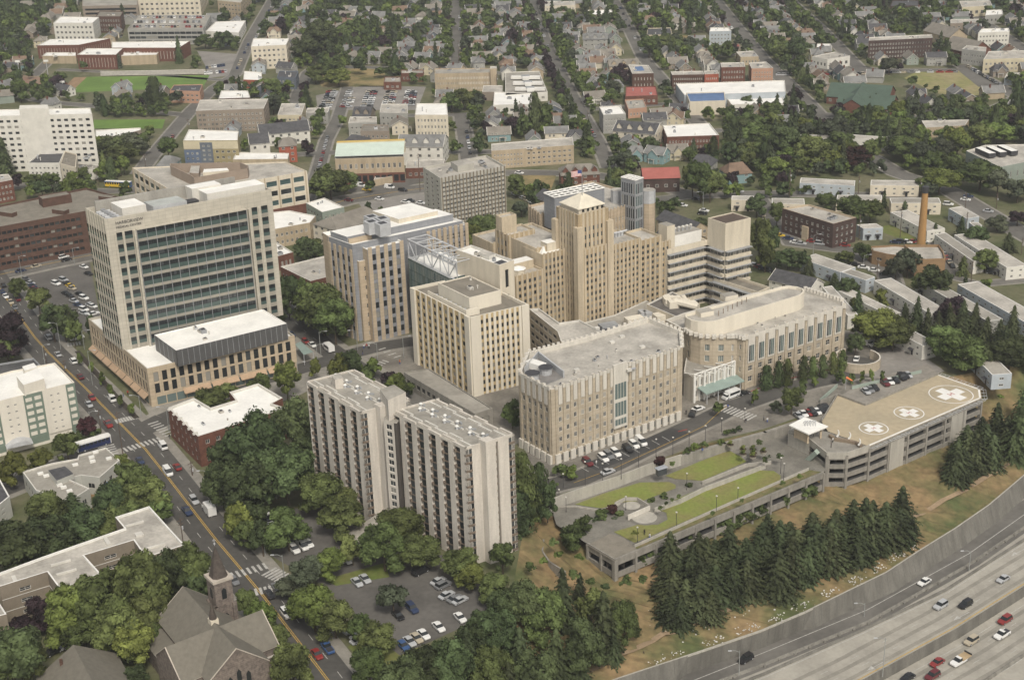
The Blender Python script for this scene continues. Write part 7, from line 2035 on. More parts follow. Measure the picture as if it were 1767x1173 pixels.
# big maples left of the flats and along the avenue
for a in [(402,748,850,95,'d','d'),(450,715,850,120,'d','d'),(512,690,800,95,'d','d'),(432,795,900,110,'d','d'),(500,765,880,110,'d','d'),(388,800,880,72,'d','d'),(540,745,830,70,'d','d'),
          (560,815,895,85,'d','m'),(500,880,950,85,'d','m'),(590,862,930,85,'d','m'),(415,868,935,55,'d','l'),(430,900,950,50,'d','m'),(455,900,960,45,'d','d'),(600,840,890,60,'d','m'),
          (665,905,985,95,'d','m'),(725,925,985,80,'d','m'),(690,880,950,90,'d','m'),(795,945,1000,70,'d','m'),(815,975,1020,60,'d','l'),(868,935,990,50,'d','m'),(855,990,1040,65,'d','m'),
          (570,950,1000,66,'d','l'),(530,960,1020,70,'d','g'),(500,1000,1030,60,'d','g'),(545,1010,1090,90,'d','l'),(580,1040,1100,80,'d','m'),(520,1030,1060,60,'d','m'),(680,1005,1058,62,'d','g'),
          (655,1078,1135,72,'d','m'),(625,1060,1110,50,'d','m'),(735,1122,1200,100,'d','d'),(640,1120,1190,80,'d','m'),
          (610,925,975,50,'d','m'),
          # conifers lower middle
          (975,975,1090,70,'c','c'),(1000,985,1050,40,'c','c'),(940,1015,1120,90,'d','m'),(905,1000,1090,85,'d','d'),(1045,1020,1130,85,'c','c'),(1080,1035,1120,65,'d','m'),(1010,1070,1173,90,'d','d'),(960,1078,1185,85,'c','d'),
          (900,1080,1195,95,'c','c'),(860,1050,1140,85,'d','d'),(850,1118,1220,95,'d','m'),(810,1080,1190,80,'c','c'),(780,1110,1220,90,'d','d'),(1060,1090,1150,45,'c','c'),(1000,1100,1180,60,'c','c'),(930,1125,1230,95,'d','d'),(880,1140,1240,80,'c','c'),
          (875,1015,1085,75,'d','d'),(840,1050,1120,70,'d','d'),(765,1112,1190,90,'d','d'),(825,1072,1150,80,'d','d'),(700,1140,1230,100,'d','d'),(1020,1010,1090,60,'d','m'),
          # beside flats right
          (905,785,900,55,'p','m'),(930,800,890,40,'p','d'),(945,830,900,45,'d','d'),(895,850,920,55,'p','d'),(885,690,740,40,'d','m'),
          # lower left block
          (250,950,1090,110,'d','m'),(190,985,1110,120,'d','m'),(130,1010,1110,110,'d','l'),(300,945,1050,85,'d','d'),(335,940,1040,75,'d','m'),(210,1050,1140,100,'d','m'),(270,1020,1110,90,'d','m'),(150,1060,1130,90,'d','m'),(240,1075,1150,80,'d','l'),
          (30,1085,1200,130,'d','d'),(-10,1120,1210,120,'d','m'),(60,1110,1190,70,'d','m'),(80,1030,1090,70,'d','u'),(40,1060,1100,50,'d','u'),(180,985,1020,40,'d','u'),(365,980,1040,50,'d','m'),(340,1060,1110,40,'d','d'),(350,990,1060,60,'d','d'),
          (430,1015,1075,50,'d','m'),(455,1040,1110,65,'d','l'),(480,1075,1140,60,'d','m'),(510,1110,1200,85,'d','m'),(240,1150,1190,50,'d','d'),(275,1075,1130,40,'d','m'),
          (30,905,1010,130,'d','d'),(90,890,980,110,'d','d'),(150,880,950,100,'d','d'),(50,950,1000,90,'d','d'),(130,920,960,80,'d','d'),(190,880,920,70,'d','d'),(10,900,960,80,'d','d'),
          (85,850,920,85,'d','m'),(130,850,900,70,'c','d'),(200,830,905,75,'d','d'),(235,800,890,85,'d','m'),(260,825,900,90,'d','m'),(205,870,920,75,'d','m'),(175,890,940,80,'d','m'),(275,850,905,60,'d','m'),(235,870,930,70,'d','m'),
          (120,745,800,55,'d','m'),(25,778,840,55,'d','y'),(75,770,815,48,'d','y'),(213,780,815,35,'d','l'),(155,720,760,40,'d','r'),(140,740,770,25,'c','m'),(165,735,760,25,'d','m'),
          # around the tower car park
          (115,520,590,55,'d','d'),(70,495,545,48,'d','m'),(95,525,590,55,'d','d'),(35,480,515,35,'d','m'),(130,550,600,35,'d','m'),(20,540,620,90,'d','u'),(15,580,625,50,'d','m'),(-5,545,600,60,'d','u'),(160,545,590,20,'d','d'),
          # streets around podium
          (365,672,715,65,'d','m'),(390,660,705,55,'d','m'),(450,642,690,45,'d','m'),(497,625,690,55,'d','l'),(545,620,660,25,'d','y'),(140,608,632,12,'d','l'),(160,625,650,12,'d','l'),(178,642,668,12,'d','l'),(193,662,690,14,'d','l'),(210,680,706,14,'d','l'),(229,695,720,18,'d','l'),
          # by the flats and cream block
          (588,612,665,45,'d','y'),(607,605,660,45,'d','d'),(640,630,665,28,'d','m'),(645,620,655,30,'d','l'),(685,645,690,45,'d','l'),(672,640,668,30,'d','u'),(700,655,690,40,'d','m'),(620,625,650,30,'d','l'),
          # big tree between tower and tan wing
          (545,485,560,75,'d','m'),(580,510,595,80,'d','m'),(560,495,580,95,'d','m'),(500,470,550,45,'d','d'),(520,480,540,45,'d','m'),(490,490,560,40,'d','d'),(530,410,450,50,'d','d'),(545,420,455,45,'d','d'),(540,420,440,45,'d','m'),
          (572,290,345,70,'d','m'),(560,295,350,55,'d','m'),(595,292,335,50,'d','m'),(640,310,335,20,'d','m'),(677,363,390,25,'d','m'),(637,348,370,15,'d','d'),(660,358,385,22,'d','m'),
          (835,370,430,70,'d','m'),(815,385,440,55,'d','l'),(855,375,420,50,'d','g'),(1210,275,350,60,'d','m'),(1225,290,350,45,'d','m'),(1195,285,340,40,'d','m'),(1310,375,450,45,'d','m'),(1325,390,450,40,'d','d'),(1305,335,375,40,'d','d'),(1320,400,470,45,'d','m'),
          (1210,375,410,40,'d','d'),(1150,345,370,35,'d','m'),(1165,340,365,25,'d','d'),(1130,340,360,25,'d','m'),(920,330,360,30,'d','d'),(900,345,375,35,'d','g'),(890,310,330,22,'d','m'),(885,255,285,30,'c','m'),
          # in front
          (1238,692,722,20,'d','m'),(1302,672,702,16,'d','l'),(1138,788,812,26,'d','r'),(1385,655,685,20,'d','m'),(1365,670,715,45,'d','m'),(1340,690,715,25,'d','g'),(1450,638,665,22,'d','m'),(1470,645,665,14,'d','m'),(1487,640,665,12,'d','l'),(1503,638,662,12,'d','l'),(1522,640,662,12,'d','m'),(1405,650,668,14,'d','l'),
          (1322,630,672,22,'p','d'),(1342,624,668,20,'p','d'),(1358,620,665,20,'p','m'),(1385,613,655,18,'p','d'),(1402,615,652,18,'p','m'),(1420,612,650,18,'p','d'),(1437,608,645,17,'p','m'),(1452,603,640,17,'p','m'),
          (972,800,825,26,'d','m'),(985,803,828,30,'d','l'),(960,805,822,20,'d','m'),(1330,788,806,28,'d','g'),(1005,890,935,40,'d','m'),(985,905,950,45,'d','m'),(1055,872,892,28,'d','r'),(1070,880,895,25,'d','m'),(1040,878,900,30,'d','m'),(1060,890,910,26,'d','g'),(1028,892,915,30,'d','d'),(1125,858,872,18,'d','m'),(1145,850,866,18,'d','m'),(1190,832,846,18,'d','m'),(955,830,845,20,'d','m'),(990,815,829,16,'d','m'),
          # right side masses
          (1510,535,600,85,'d','l'),(1540,545,605,75,'d','m'),(1490,545,590,55,'d','m'),(1475,575,615,35,'d','d'),(1660,575,640,85,'d','m'),(1630,565,620,80,'d','m'),(1690,590,640,60,'d','d'),(1740,580,640,90,'d','d'),(1767,590,645,70,'d','d'),
          (1560,520,575,40,'c','c'),(1580,510,580,40,'c','c'),(1600,530,590,38,'c','c'),(1620,535,585,36,'c','c'),(1640,520,580,38,'c','c'),(1660,515,575,38,'c','c'),(1680,520,575,36,'c','c'),(1700,545,590,40,'c','c'),(1722,550,600,40,'c','c'),(1745,525,590,42,'c','c'),(1655,540,590,36,'c','c'),(1610,555,600,34,'c','c'),(1735,560,610,36,'c','c'),(1630,520,570,40,'d','u'),(1645,510,555,45,'d','u'),
          (1610,460,515,62,'d','d'),(1590,470,510,45,'d','m'),(1565,425,480,55,'d','g'),(1545,440,485,45,'d','g'),(1488,420,450,40,'d','m'),(1457,437,455,38,'d','m'),(1480,500,560,38,'c','d'),(1460,480,520,45,'d','d'),(1440,470,500,35,'c','d'),(1395,445,475,30,'c','c'),(1360,430,465,50,'d','d'),(1385,435,470,30,'d','d'),(1340,435,465,35,'d','d'),
          (1685,390,430,45,'d','d'),(1657,372,410,28,'c','c'),(1612,383,415,24,'c','c'),(1560,345,375,20,'c','c'),(1525,325,358,14,'c','c'),(1740,400,435,35,'c','c'),(1700,430,470,45,'d','m'),(1720,375,400,45,'d','g'),(1755,365,390,35,'d','u'),(1660,440,475,26,'c','m'),(1665,472,498,15,'c','c'),(1700,482,505,28,'d','l'),
          (1470,340,385,60,'d','m'),(1500,345,385,50,'d','m'),(1425,335,365,45,'d','m'),(1445,330,350,25,'c','d'),(1390,320,335,28,'d','m'),(1620,295,335,75,'d','l'),(1595,305,335,45,'d','m'),(1690,285,330,85,'d','m'),(1720,290,340,50,'d','g'),(1755,310,350,50,'d','g'),
          (1755,700,800,80,'c','d'),(1765,660,740,60,'c','d'),(1520,500,535,30,'d','y'),(1475,515,545,28,'d','y')]:
    T_(*a)
rt = random.Random(11)
for row in range(6):
    for k in range(12):
        x = 1160 + k * 35 + rt.uniform(-14,14); t_ = row / 5; yb = (988-(x - 1180)*.20)*(1 - t_)+(1073-(x - 1200)*.38) * t_ + rt.uniform(-8,8)
        if x > 1555: continue
        T_(x, yb - rt.uniform(48,82), yb, rt.uniform(62,92), 'c', 'c', True)
for k in range(16):
    x = 1640 + rt.uniform(-15,100); yb = 800-(x - 1640)*.3 + rt.uniform(-26,40)
    T_(x, yb - rt.uniform(42,66), yb, rt.uniform(50,68), 'c', 'c', True)
for k in range(14):   # ivy covered bank and shrubs under the lawn garage
    x = 1085 + rt.uniform(0,330); T_(x, 972-(x - 1060)*.40,992-(x - 1060)*.40 + rt.uniform(0,8), rt.uniform(22,34), 'd', 'm', True)
for (x, y, w, c) in ((925,905,20,'l'),(938,975,18,'l'),(915,985,22,'m'),(990,1000,24,'m'),(1020,1012,22,'m'),(1045,1020,20,'d'),(1080,1012,26,'m'),(1110,1008,22,'m'),(940,885,16,'d'),(1350,838,12,'m'),(1380,826,12,'l'),(1280,868,11,'m'),(1230,890,12,'m'),(1320,798,14,'m'),(1345,792,14,'d'),(1160,806,14,'m'),(1245,768,14,'l'),(1310,768,14,'m'),(965,965,20,'l'),(1000,968,18,'l'),(955,945,22,'m'),(985,935,20,'m'),(1095,925,14,'y'),(1150,872,10,'m'),(1160,866,10,'m'),(1172,860,10,'m'),(1140,880,10,'m'),(1185,784,16,'m'),(1200,778,18,'l'),(1215,773,16,'m'),(1255,752,16,'m'),(1265,748,14,'d'),(1275,745,14,'d'),(1595,688,12,'l'),(1725,690,14,'l'),(1458,752,12,'m'),(1490,758,12,'l'),(1474,755,10,'m')):
    T_(x, y - w * .7, y, w, 'd', c, False)
# named stands across the wider town
for a in [(270,133,192,30,'p','d'),(310,60,110,22,'c','d'),(355,60,85,35,'d','m'),(145,105,125,16,'d','m'),(207,92,118,16,'c','g'),(10,235,300,45,'c','d'),(195,235,280,60,'d','d'),(230,230,270,60,'d','g'),(215,250,285,60,'d','m'),(180,260,300,30,'c','m'),(140,290,315,40,'d','m'),(60,305,325,40,'d','m'),
          (555,35,95,70,'d','d'),(530,60,110,60,'d','d'),(575,105,140,55,'d','m'),(585,120,150,50,'d','l'),(620,100,130,30,'d','d'),(660,115,135,30,'d','m'),(800,150,190,45,'d','m'),(780,160,195,40,'d','m'),(925,160,230,26,'p','d'),(905,200,240,28,'d','m'),(945,180,230,30,'d','m'),(530,145,185,28,'c','d'),(545,110,145,40,'d','m'),
          (1300,215,250,60,'d','m'),(1330,225,270,70,'d','m'),(1290,205,240,50,'d','d'),(1355,215,280,60,'d','d'),(1400,235,290,70,'d','m'),(1450,225,270,60,'d','m'),(1480,250,290,60,'d','r'),(1500,240,290,40,'d','m'),(1443,200,235,24,'c','c'),(1475,208,240,22,'c','c'),(1530,190,250,24,'c','c'),(1548,200,250,22,'c','c'),(1515,215,250,24,'c','d'),
          (1440,200,250,60,'d','g'),(1560,235,280,60,'d','m'),(1590,240,290,50,'d','g'),(1650,228,275,50,'d','l'),(1630,240,280,40,'d','g'),(1690,215,255,60,'d','m'),(1720,215,250,60,'d','l'),(1750,140,215,22,'p','d'),(1765,145,215,20,'p','d'),(1640,165,200,30,'c','d'),(1665,175,205,50,'d','d'),(1690,180,210,40,'d','m'),
          (1575,130,152,24,'d','m'),(1597,145,155,10,'d','m'),(1613,148,165,20,'d','m'),(1500,165,192,14,'c','c'),(1510,160,190,16,'c','c'),(1455,170,192,16,'c','g'),(1470,172,192,14,'c','g'),(1480,170,192,16,'c','g'),(1525,168,192,14,'c','c'),(1540,165,190,14,'c','c'),
          (1340,350,390,35,'d','m'),(1330,175,210,45,'d','m'),(1310,165,195,20,'c','g'),(1290,165,185,24,'d','d'),(1370,60,110,45,'d','d'),(1345,70,110,40,'d','m'),(1120,60,100,45,'d','m'),(1150,60,90,40,'d','m')]:
    T_(*a)
# scattered garden and street trees over the residential blocks
def inframe(x, y): return -60 < x < 1830 and -45 < y < 1230
cnt = 0; tries = 0
# ---------------------------------------------------------------- detached houses along the background streets
HOUSES = []
hw = ['white', 'grey', 'lblue', 'cream', 'tan', 'brown', 'brown', 'teal', 'yellow', 'green', 'navy', 'green', 'grey', 'grey']
hr = ['d', 'gs', 't', 'gs', 'br', 't', 'gs']
PR = {}
rh = random.Random(21)
def house_meshes(v, wc, rc):
    k = (v, wc, rc)
    if k in PR: return PR[k]
    r = random.Random(v * 13); Lh, hw_, ze = r.uniform(4.5,6.5), r.uniform(3.6,4.6), r.choice([5.2,5.6,4.2]); zr = ze + r.uniform(2.4,3.4)
    m = MB(); w = MB(); gable(m, (-Lh, 0),(Lh, 0), hw_, ze, zr, R_[rc],.5, C_[wc], w, hip=(2.5 if v % 4 == 3 else 0), rake=offw)
    if v % 2: gable(m, (0,0),(0,-hw_ - 1.2),2.4, ze, zr - .5, R_[rc],.4, C_[wc], w, rake=offw)
    ws = []
    for j in range(2):
        for x in (-Lh * .6,-Lh * .1-1, Lh * .55): ws.append(((x, -hw_ - .05,.8 + j * 2.5),0))
        for y in (-hw_ * .45, hw_ * .45): ws.append(((Lh + .05, y, .8 + j * 2.5), R(90))); ws.append(((-Lh - .05, y, .8 + j * 2.5), R(-90)))
    wm = MB()
    ch_ = MB(); ch_.box((Lh * .3,1.0, ze),.8,.8, zr - ze + .9, brick)
    po = MB(); po.box((-.5 if v % 2 else 1.5,-hw_ - 1.0,2.3),3.4,1.9,.25, offw, 0, R_[rc], True); 
    for x in (-1.4,1.4): po.box(((-.5 if v % 2 else 1.5) + x, -hw_ - 1.8,0),.25,.25,2.3, offw)
    PR[k] = (m.mesh('roof'), w.mesh('wall'), ch_.mesh('chimney'), po.mesh('porch'), ws); return PR[k]
HST = []
def house(x, y, ang, v, wc, rc):
    occ_add(x, y, 5.0); HST.append((x, y, ang, v, wc, rc))
def house_obj(x, y, ang, v, wc, rc):
    ms = house_meshes(v, wc, rc)
    o = empty('house', (x, y, 0)); o.rotation_euler = (0,0, ang); o.scale = (1,1,1)
    for nm, me in zip(('roof', 'wall', 'chimney', 'porch'), ms[:4]):
        c = bpy.data.objects.new(nm, me); COL.objects.link(c); c.parent = o
    fwd = Vector((-x, -y)).normalized()
    for p, a in ms[4]:
        na = Vector((math.sin(a + ang),-math.cos(a + ang)))
        if na.dot(fwd) < .25: continue
        c = bpy.data.objects.new('window', wmesh(1.1,1.4, 'light', rh.choice('ddmb'))); COL.objects.link(c); c.parent = o; c.location = p; c.rotation_euler = (0,0, a)
    nmw = {'white': 'white', 'grey': 'grey', 'lblue': 'pale blue', 'cream': 'cream', 'tan': 'tan', 'brown': 'taupe', 'pink': 'salmon', 'teal': 'teal', 'yellow': 'pale yellow', 'green': 'grey green', 'navy': 'dark blue'}[wc]
    nmr = {'d': 'dark roofed', 'gs': 'grey roofed', 't': 'taupe roofed', 'br': 'brown roofed'}[rc]
    HOUSES.append((o, nmr + ' ' + nmw + ' house', 'house'))
for (x, y, wc) in [(593,18,'grey'),(612,20,'white'),(632,20,'white'),(690,20,'grey'),(710,20,'blue' if 0 else 'navy'),(816,16,'lblue'),(545,42,'tan'),(562,60,'cream'),(665,56,'cream'),(686,55,'pink'),(707,57,'grey'),(735,70,'grey'),(756,70,'pink'),(855,70,'grey'),(871,70,'white'),(757,88,'lblue'),(863,92,'tan'),(682,108,'tan'),(828,115,'cream'),(950,18,'grey'),(965,22,'pink'),(978,22,'lblue'),(888,68,'red'),(1060,66,'green'),(1075,66,'green'),(1025,170,'white'),(1097,170,'cream'),(1125,168,'cream'),(1140,200,'tan'),(960,235,'cream'),(993,238,'grey'),(475,28,'grey'),(1160,215,'grey'),(925,106,'yellow'),(848,220,'white'),(1330,190,'grey'),(1500,20,'grey'),(1430,45,'pink'),(1345,215,'grey'),(50,10,'white'),(70,14,'white'),(270,268,'teal'),(960,280,'cream'),(905,235,'tan')]:
    p = G(x, y + 8)
    if free(p.x, p.y, 5): house(p.x, p.y, rh.choice([0,0,1.57]) + rh.uniform(-.2,.1)+.12, rh.randrange(8), wc if wc != 'red' else 'pink', rh.choice(hr))
for P, w in ROADS[7:]:
    for i in range(len(P)-1):
        a, b_ = P[i].xy, P[i + 1].xy; L = (b_ - a).length
        if L < 10: continue
        d = (b_ - a) / L; nn = Vector((-d.y, d.x)); t = 8
        while t < L - 6:
            for s in (1,-1):
                for dist in ((11 + w / 2),(30 + w / 2)):
                    q = a + d * t + nn * s * (dist + rh.uniform(-1.5,2)); px, py, k = PX((q.x, q.y, 3))
                    if q.y > 2300 or not inframe(px, py) or py > 300 or px < 400 and py > 60 and py < 330 and rh.random() < .8 or (px > 1250 and py > 195): continue
                    if py > 235 and 420 < px < 830: continue
                    if rh.random() < .1 or not free(q.x, q.y, 5.2): continue
                    house(q.x, q.y, math.atan2(nn.y, nn.x)+(math.pi if s > 0 else 0) + R(90)*1+(R(90) if rh.random() < .4 else 0), rh.randrange(8), rh.choice(hw), rh.choice(hr))
            t += rh.uniform(12.5,16)
HST.sort(key=lambda h: h[1]); HM = MB()
for h in HST[:296]: house_obj(*h)
for x, y, ang, v, wc, rc in HST[296:]:
    ca, sa = math.cos(ang), math.sin(ang)
    for me in house_meshes(v, wc, rc)[:2]:
        for p_ in me.polygons: HM.face([(x + ca * me.vertices[i].co.x - sa * me.vertices[i].co.y, y + sa * me.vertices[i].co.x + ca * me.vertices[i].co.y, me.vertices[i].co.z) for i in p_.vertices], me.materials[p_.material_index])
if HM.f: o = HM.build('distant_houses', None, (0,0,0)); o['kind'] = 'stuff'; tag(o, 'rows of tiny far off houses along the top of the town', 'houses')
print('houses', len(HST))
KEEP = [(60,65,330,118),(118,128,366,160),(312,222,415,284),(0,180,165,300),(575,243,772,320),(750,118,857,155),(850,120,950,185),(1165,140,1357,186),(1157,108,1335,142),(1140,212,1242,252),(848,238,990,290),(950,275,1042,318),(1104,275,1175,322),(1084,112,1130,172),(545,150,735,190),(720,275,875,395),(1425,130,1560,182),(1560,122,1730,165),(1498,60,1610,102),(1690,86,1767,128),(430,66,500,112),(220,28,364,75),(92,28,172,64),(338,172,460,222),(600,178,775,270),(1667,250,1767,320),(1395,90,1468,118),(1224,48,1262,75),(160,205,285,222),(640,40,1767,-99),(1033,183,1140,230),(1645,56,1745,90),(228,280,530,365),(350,90,430,140),(420,120,530,140),(1378,305,1590,336),(1000,58,1100,118)]
for P, w in ROADS[8:]:
    for i in range(len(P)-1):
        a, b_ = P[i].xy, P[i + 1].xy; L = (b_ - a).length; d = (b_ - a) / max(L, .1); nn = Vector((-d.y, d.x)); t = rt.uniform(2,9)
        while t < L:
            for s in (1,-1):
                q = a + d * t + nn * s * (w / 2+1.0); x, y, k = PX((q.x, q.y, 0)); W = rt.uniform(5.5,9)
                if rt.random() < .3 or q.y > 2350 or not inframe(x, y) or not free(q.x, q.y, -2.2): continue
                hp = W * FPX / k
                if y > 345 or any(x + hp * .35 > e and x - hp * .35 < c and y > f and y - hp * .8 < g for e, f, c, g in KEEP): continue
                TREES.append(('d', rt.choice('mmdlmgu'), Vector((q.x, q.y, 0)), W * 1.05, W, (x, y))); occ_add(q.x, q.y, W * .3)
            t += rt.uniform(9,15)
for _ in range(90000):
    x = rt.uniform(-60,1830); y = -48+400 * rt.random() ** 1.15
    if y > 345: continue
    p = G(x, y)
    if p.y > 2350: continue
    k = PX(p)[2]; W = rt.choice([6,7,8,10,12]); 
    # keep clearings open
    if not free(p.x, p.y, W * .27): continue
    dens = .9 if y < 130 else .65
    if x < 640 and y > 230: dens *= .35
    if 620 < x < 880 and y > 190: dens *= .3
    if rt.random() > dens: continue
    hp = W * FPX / k
    if any(x + hp * .35 > a and x - hp * .35 < c and y > b_ and y - hp * .8 < d for a, b_, c, d in KEEP): continue
    kind, col = rt.choices([('d', 'm'),('d', 'd'),('d', 'l'),('d', 'g'),('c', 'c'),('d', 'u'),('p', 'd')],[42,15,18,14,6,5,3])[0]
    if kind == 'c': W = rt.uniform(5,8); h = rt.uniform(11,19)
    elif kind == 'p': W = rt.uniform(4,6); h = rt.uniform(10,16)
    else: h = W * rt.uniform(.85,1.15)
    TREES.append((kind, col, p, h, W, (x, y))); occ_add(p.x, p.y, W * .30)
    cnt += 1
    if cnt > 4200: break
print('scattered trees', cnt)
# plum trees along the steep street
for t in range(24):
    P = [G(921,13),G(949,90),G(998,184)]; q = P[0].lerp(P[1], t / 12) if t < 12 else P[1].lerp(P[2],(t - 12)/12); TREES.append(('d', 'u', q + Vector((-7.5,0,0)),8,8.5, PX(q)[:2]))
TREES.sort(key=lambda t: PX(t[2])[2] / max(.4, t[4]/9))
TI = []; nd = {'d': 0, 'c': 0, 'p': 0}; rest = []
lim = {'d': 290, 'c': 150, 'p': 60}
for t in TREES:
    if nd[t[0]] < lim[t[0]]: nd[t[0]] += 1; TI.append(t)
    else: rest.append(t)
TREEOBJ = []
KN = {'d': ('deciduous_tree', 'tree'), 'c': ('conifer_tree', 'tree'), 'p': ('columnar_tree', 'tree')}
CN = {'m': 'mid green', 'l': 'light green', 'd': 'dark green', 'u': 'dark purple', 'c': 'dark', 'y': 'yellow green', 'g': 'grey green', 'r': 'reddish'}
KW = {'d': 'leafy tree', 'c': 'conifer', 'p': 'columnar tree'}
for i, (kind, col, p, h, W, px) in enumerate(TI):
    k = PX(p)[2]; wp = W * FPX / k
    lod = 0 if wp > 62 else (1 if wp > 26 else 2); v = rt.randrange(5 if lod < 2 else 4)
    small = h < 3.2
    o = empty('shrub' if small else KN[kind][0], p); o.rotation_euler = (rt.gauss(0,.03), rt.gauss(0,.03), rt.uniform(0,6.28)); o.scale = (W * rt.uniform(.9,1.1), W, h)
    c = bpy.data.objects.new('crown', crown_mesh(kind, v, lod, col)); COL.objects.link(c); c.parent = o
    c = bpy.data.objects.new('trunk', trunk_mesh('c' if kind != 'd' else 'd')); COL.objects.link(c); c.parent = o
    TREEOBJ.append((o, CN[col] + ' ' + ('shrub' if small else KW[kind]), 'shrub' if small else 'tree', W * FPX / k))
VV = []; n_ = 0; EV = []; EF = []; EO = 0; MI = []; ME = []
cols = list(LM); 
for kind, col, p, h, W, px in rest:
    v = rt.randrange(4); crown_mesh(kind, v, 3, 'm'); _, V, n, ex = TM[(kind, v, 3)]
    a = rt.uniform(0,6.28); ca, sa = math.cos(a), math.sin(a); M = np.array([[ca * W, -sa * W, 0],[sa * W, ca * W, 0],[0,0, h]])
    VV.append(V @ M.T + np.array(p)); n_ += n; MI.append(np.full(n, cols.index(col)))
    ev, ef = ex; EV.append(ev @ M.T + np.array(p)); EF.append(ef + EO); EO += len(ev); ME.append(np.full(len(ef), cols.index(col)))
me = mesh_np('distant_trees', np.vstack(VV), n_, [LM[c] for c in cols],(np.vstack(EV), np.vstack(EF)))
me.polygons.foreach_set('material_index', np.concatenate(MI + ME).astype(np.int32))
o = bpy.data.objects.new('distant_trees', me); COL.objects.link(o); o['kind'] = 'stuff'; tag(o, 'many small distant trees filling the gardens and streets of the residential district', 'trees')
# ---------------------------------------------------------------- vehicles (x forward)
PC = {'white': (0.72,0.72,0.70), 'silver': (0.42,0.43,0.44), 'grey': (0.18,0.185,0.19), 'black': (0.018,0.018,0.02), 'dark blue': (0.025,0.04,0.09), 'red': (0.23,0.03,0.028), 'maroon': (0.12,0.02,0.025), 'tan': (0.42,0.37,0.28), 'green': (0.03,0.07,0.05), 'blue': (0.04,0.09,0.22), 'yellow': (0.62,0.42,0.03), 'orange': (0.65,0.16,0.03)}
PM = {k: mat('car paint ' + k, v, rough=.28, var=0, spec=.6) for k, v in PC.items()}
tyre_m = mat('tyre rubber', (0.02,0.02,0.02), var=0)
head_m = mat('lamp glass', (0.6,0.6,0.58), rough=.2, var=0)
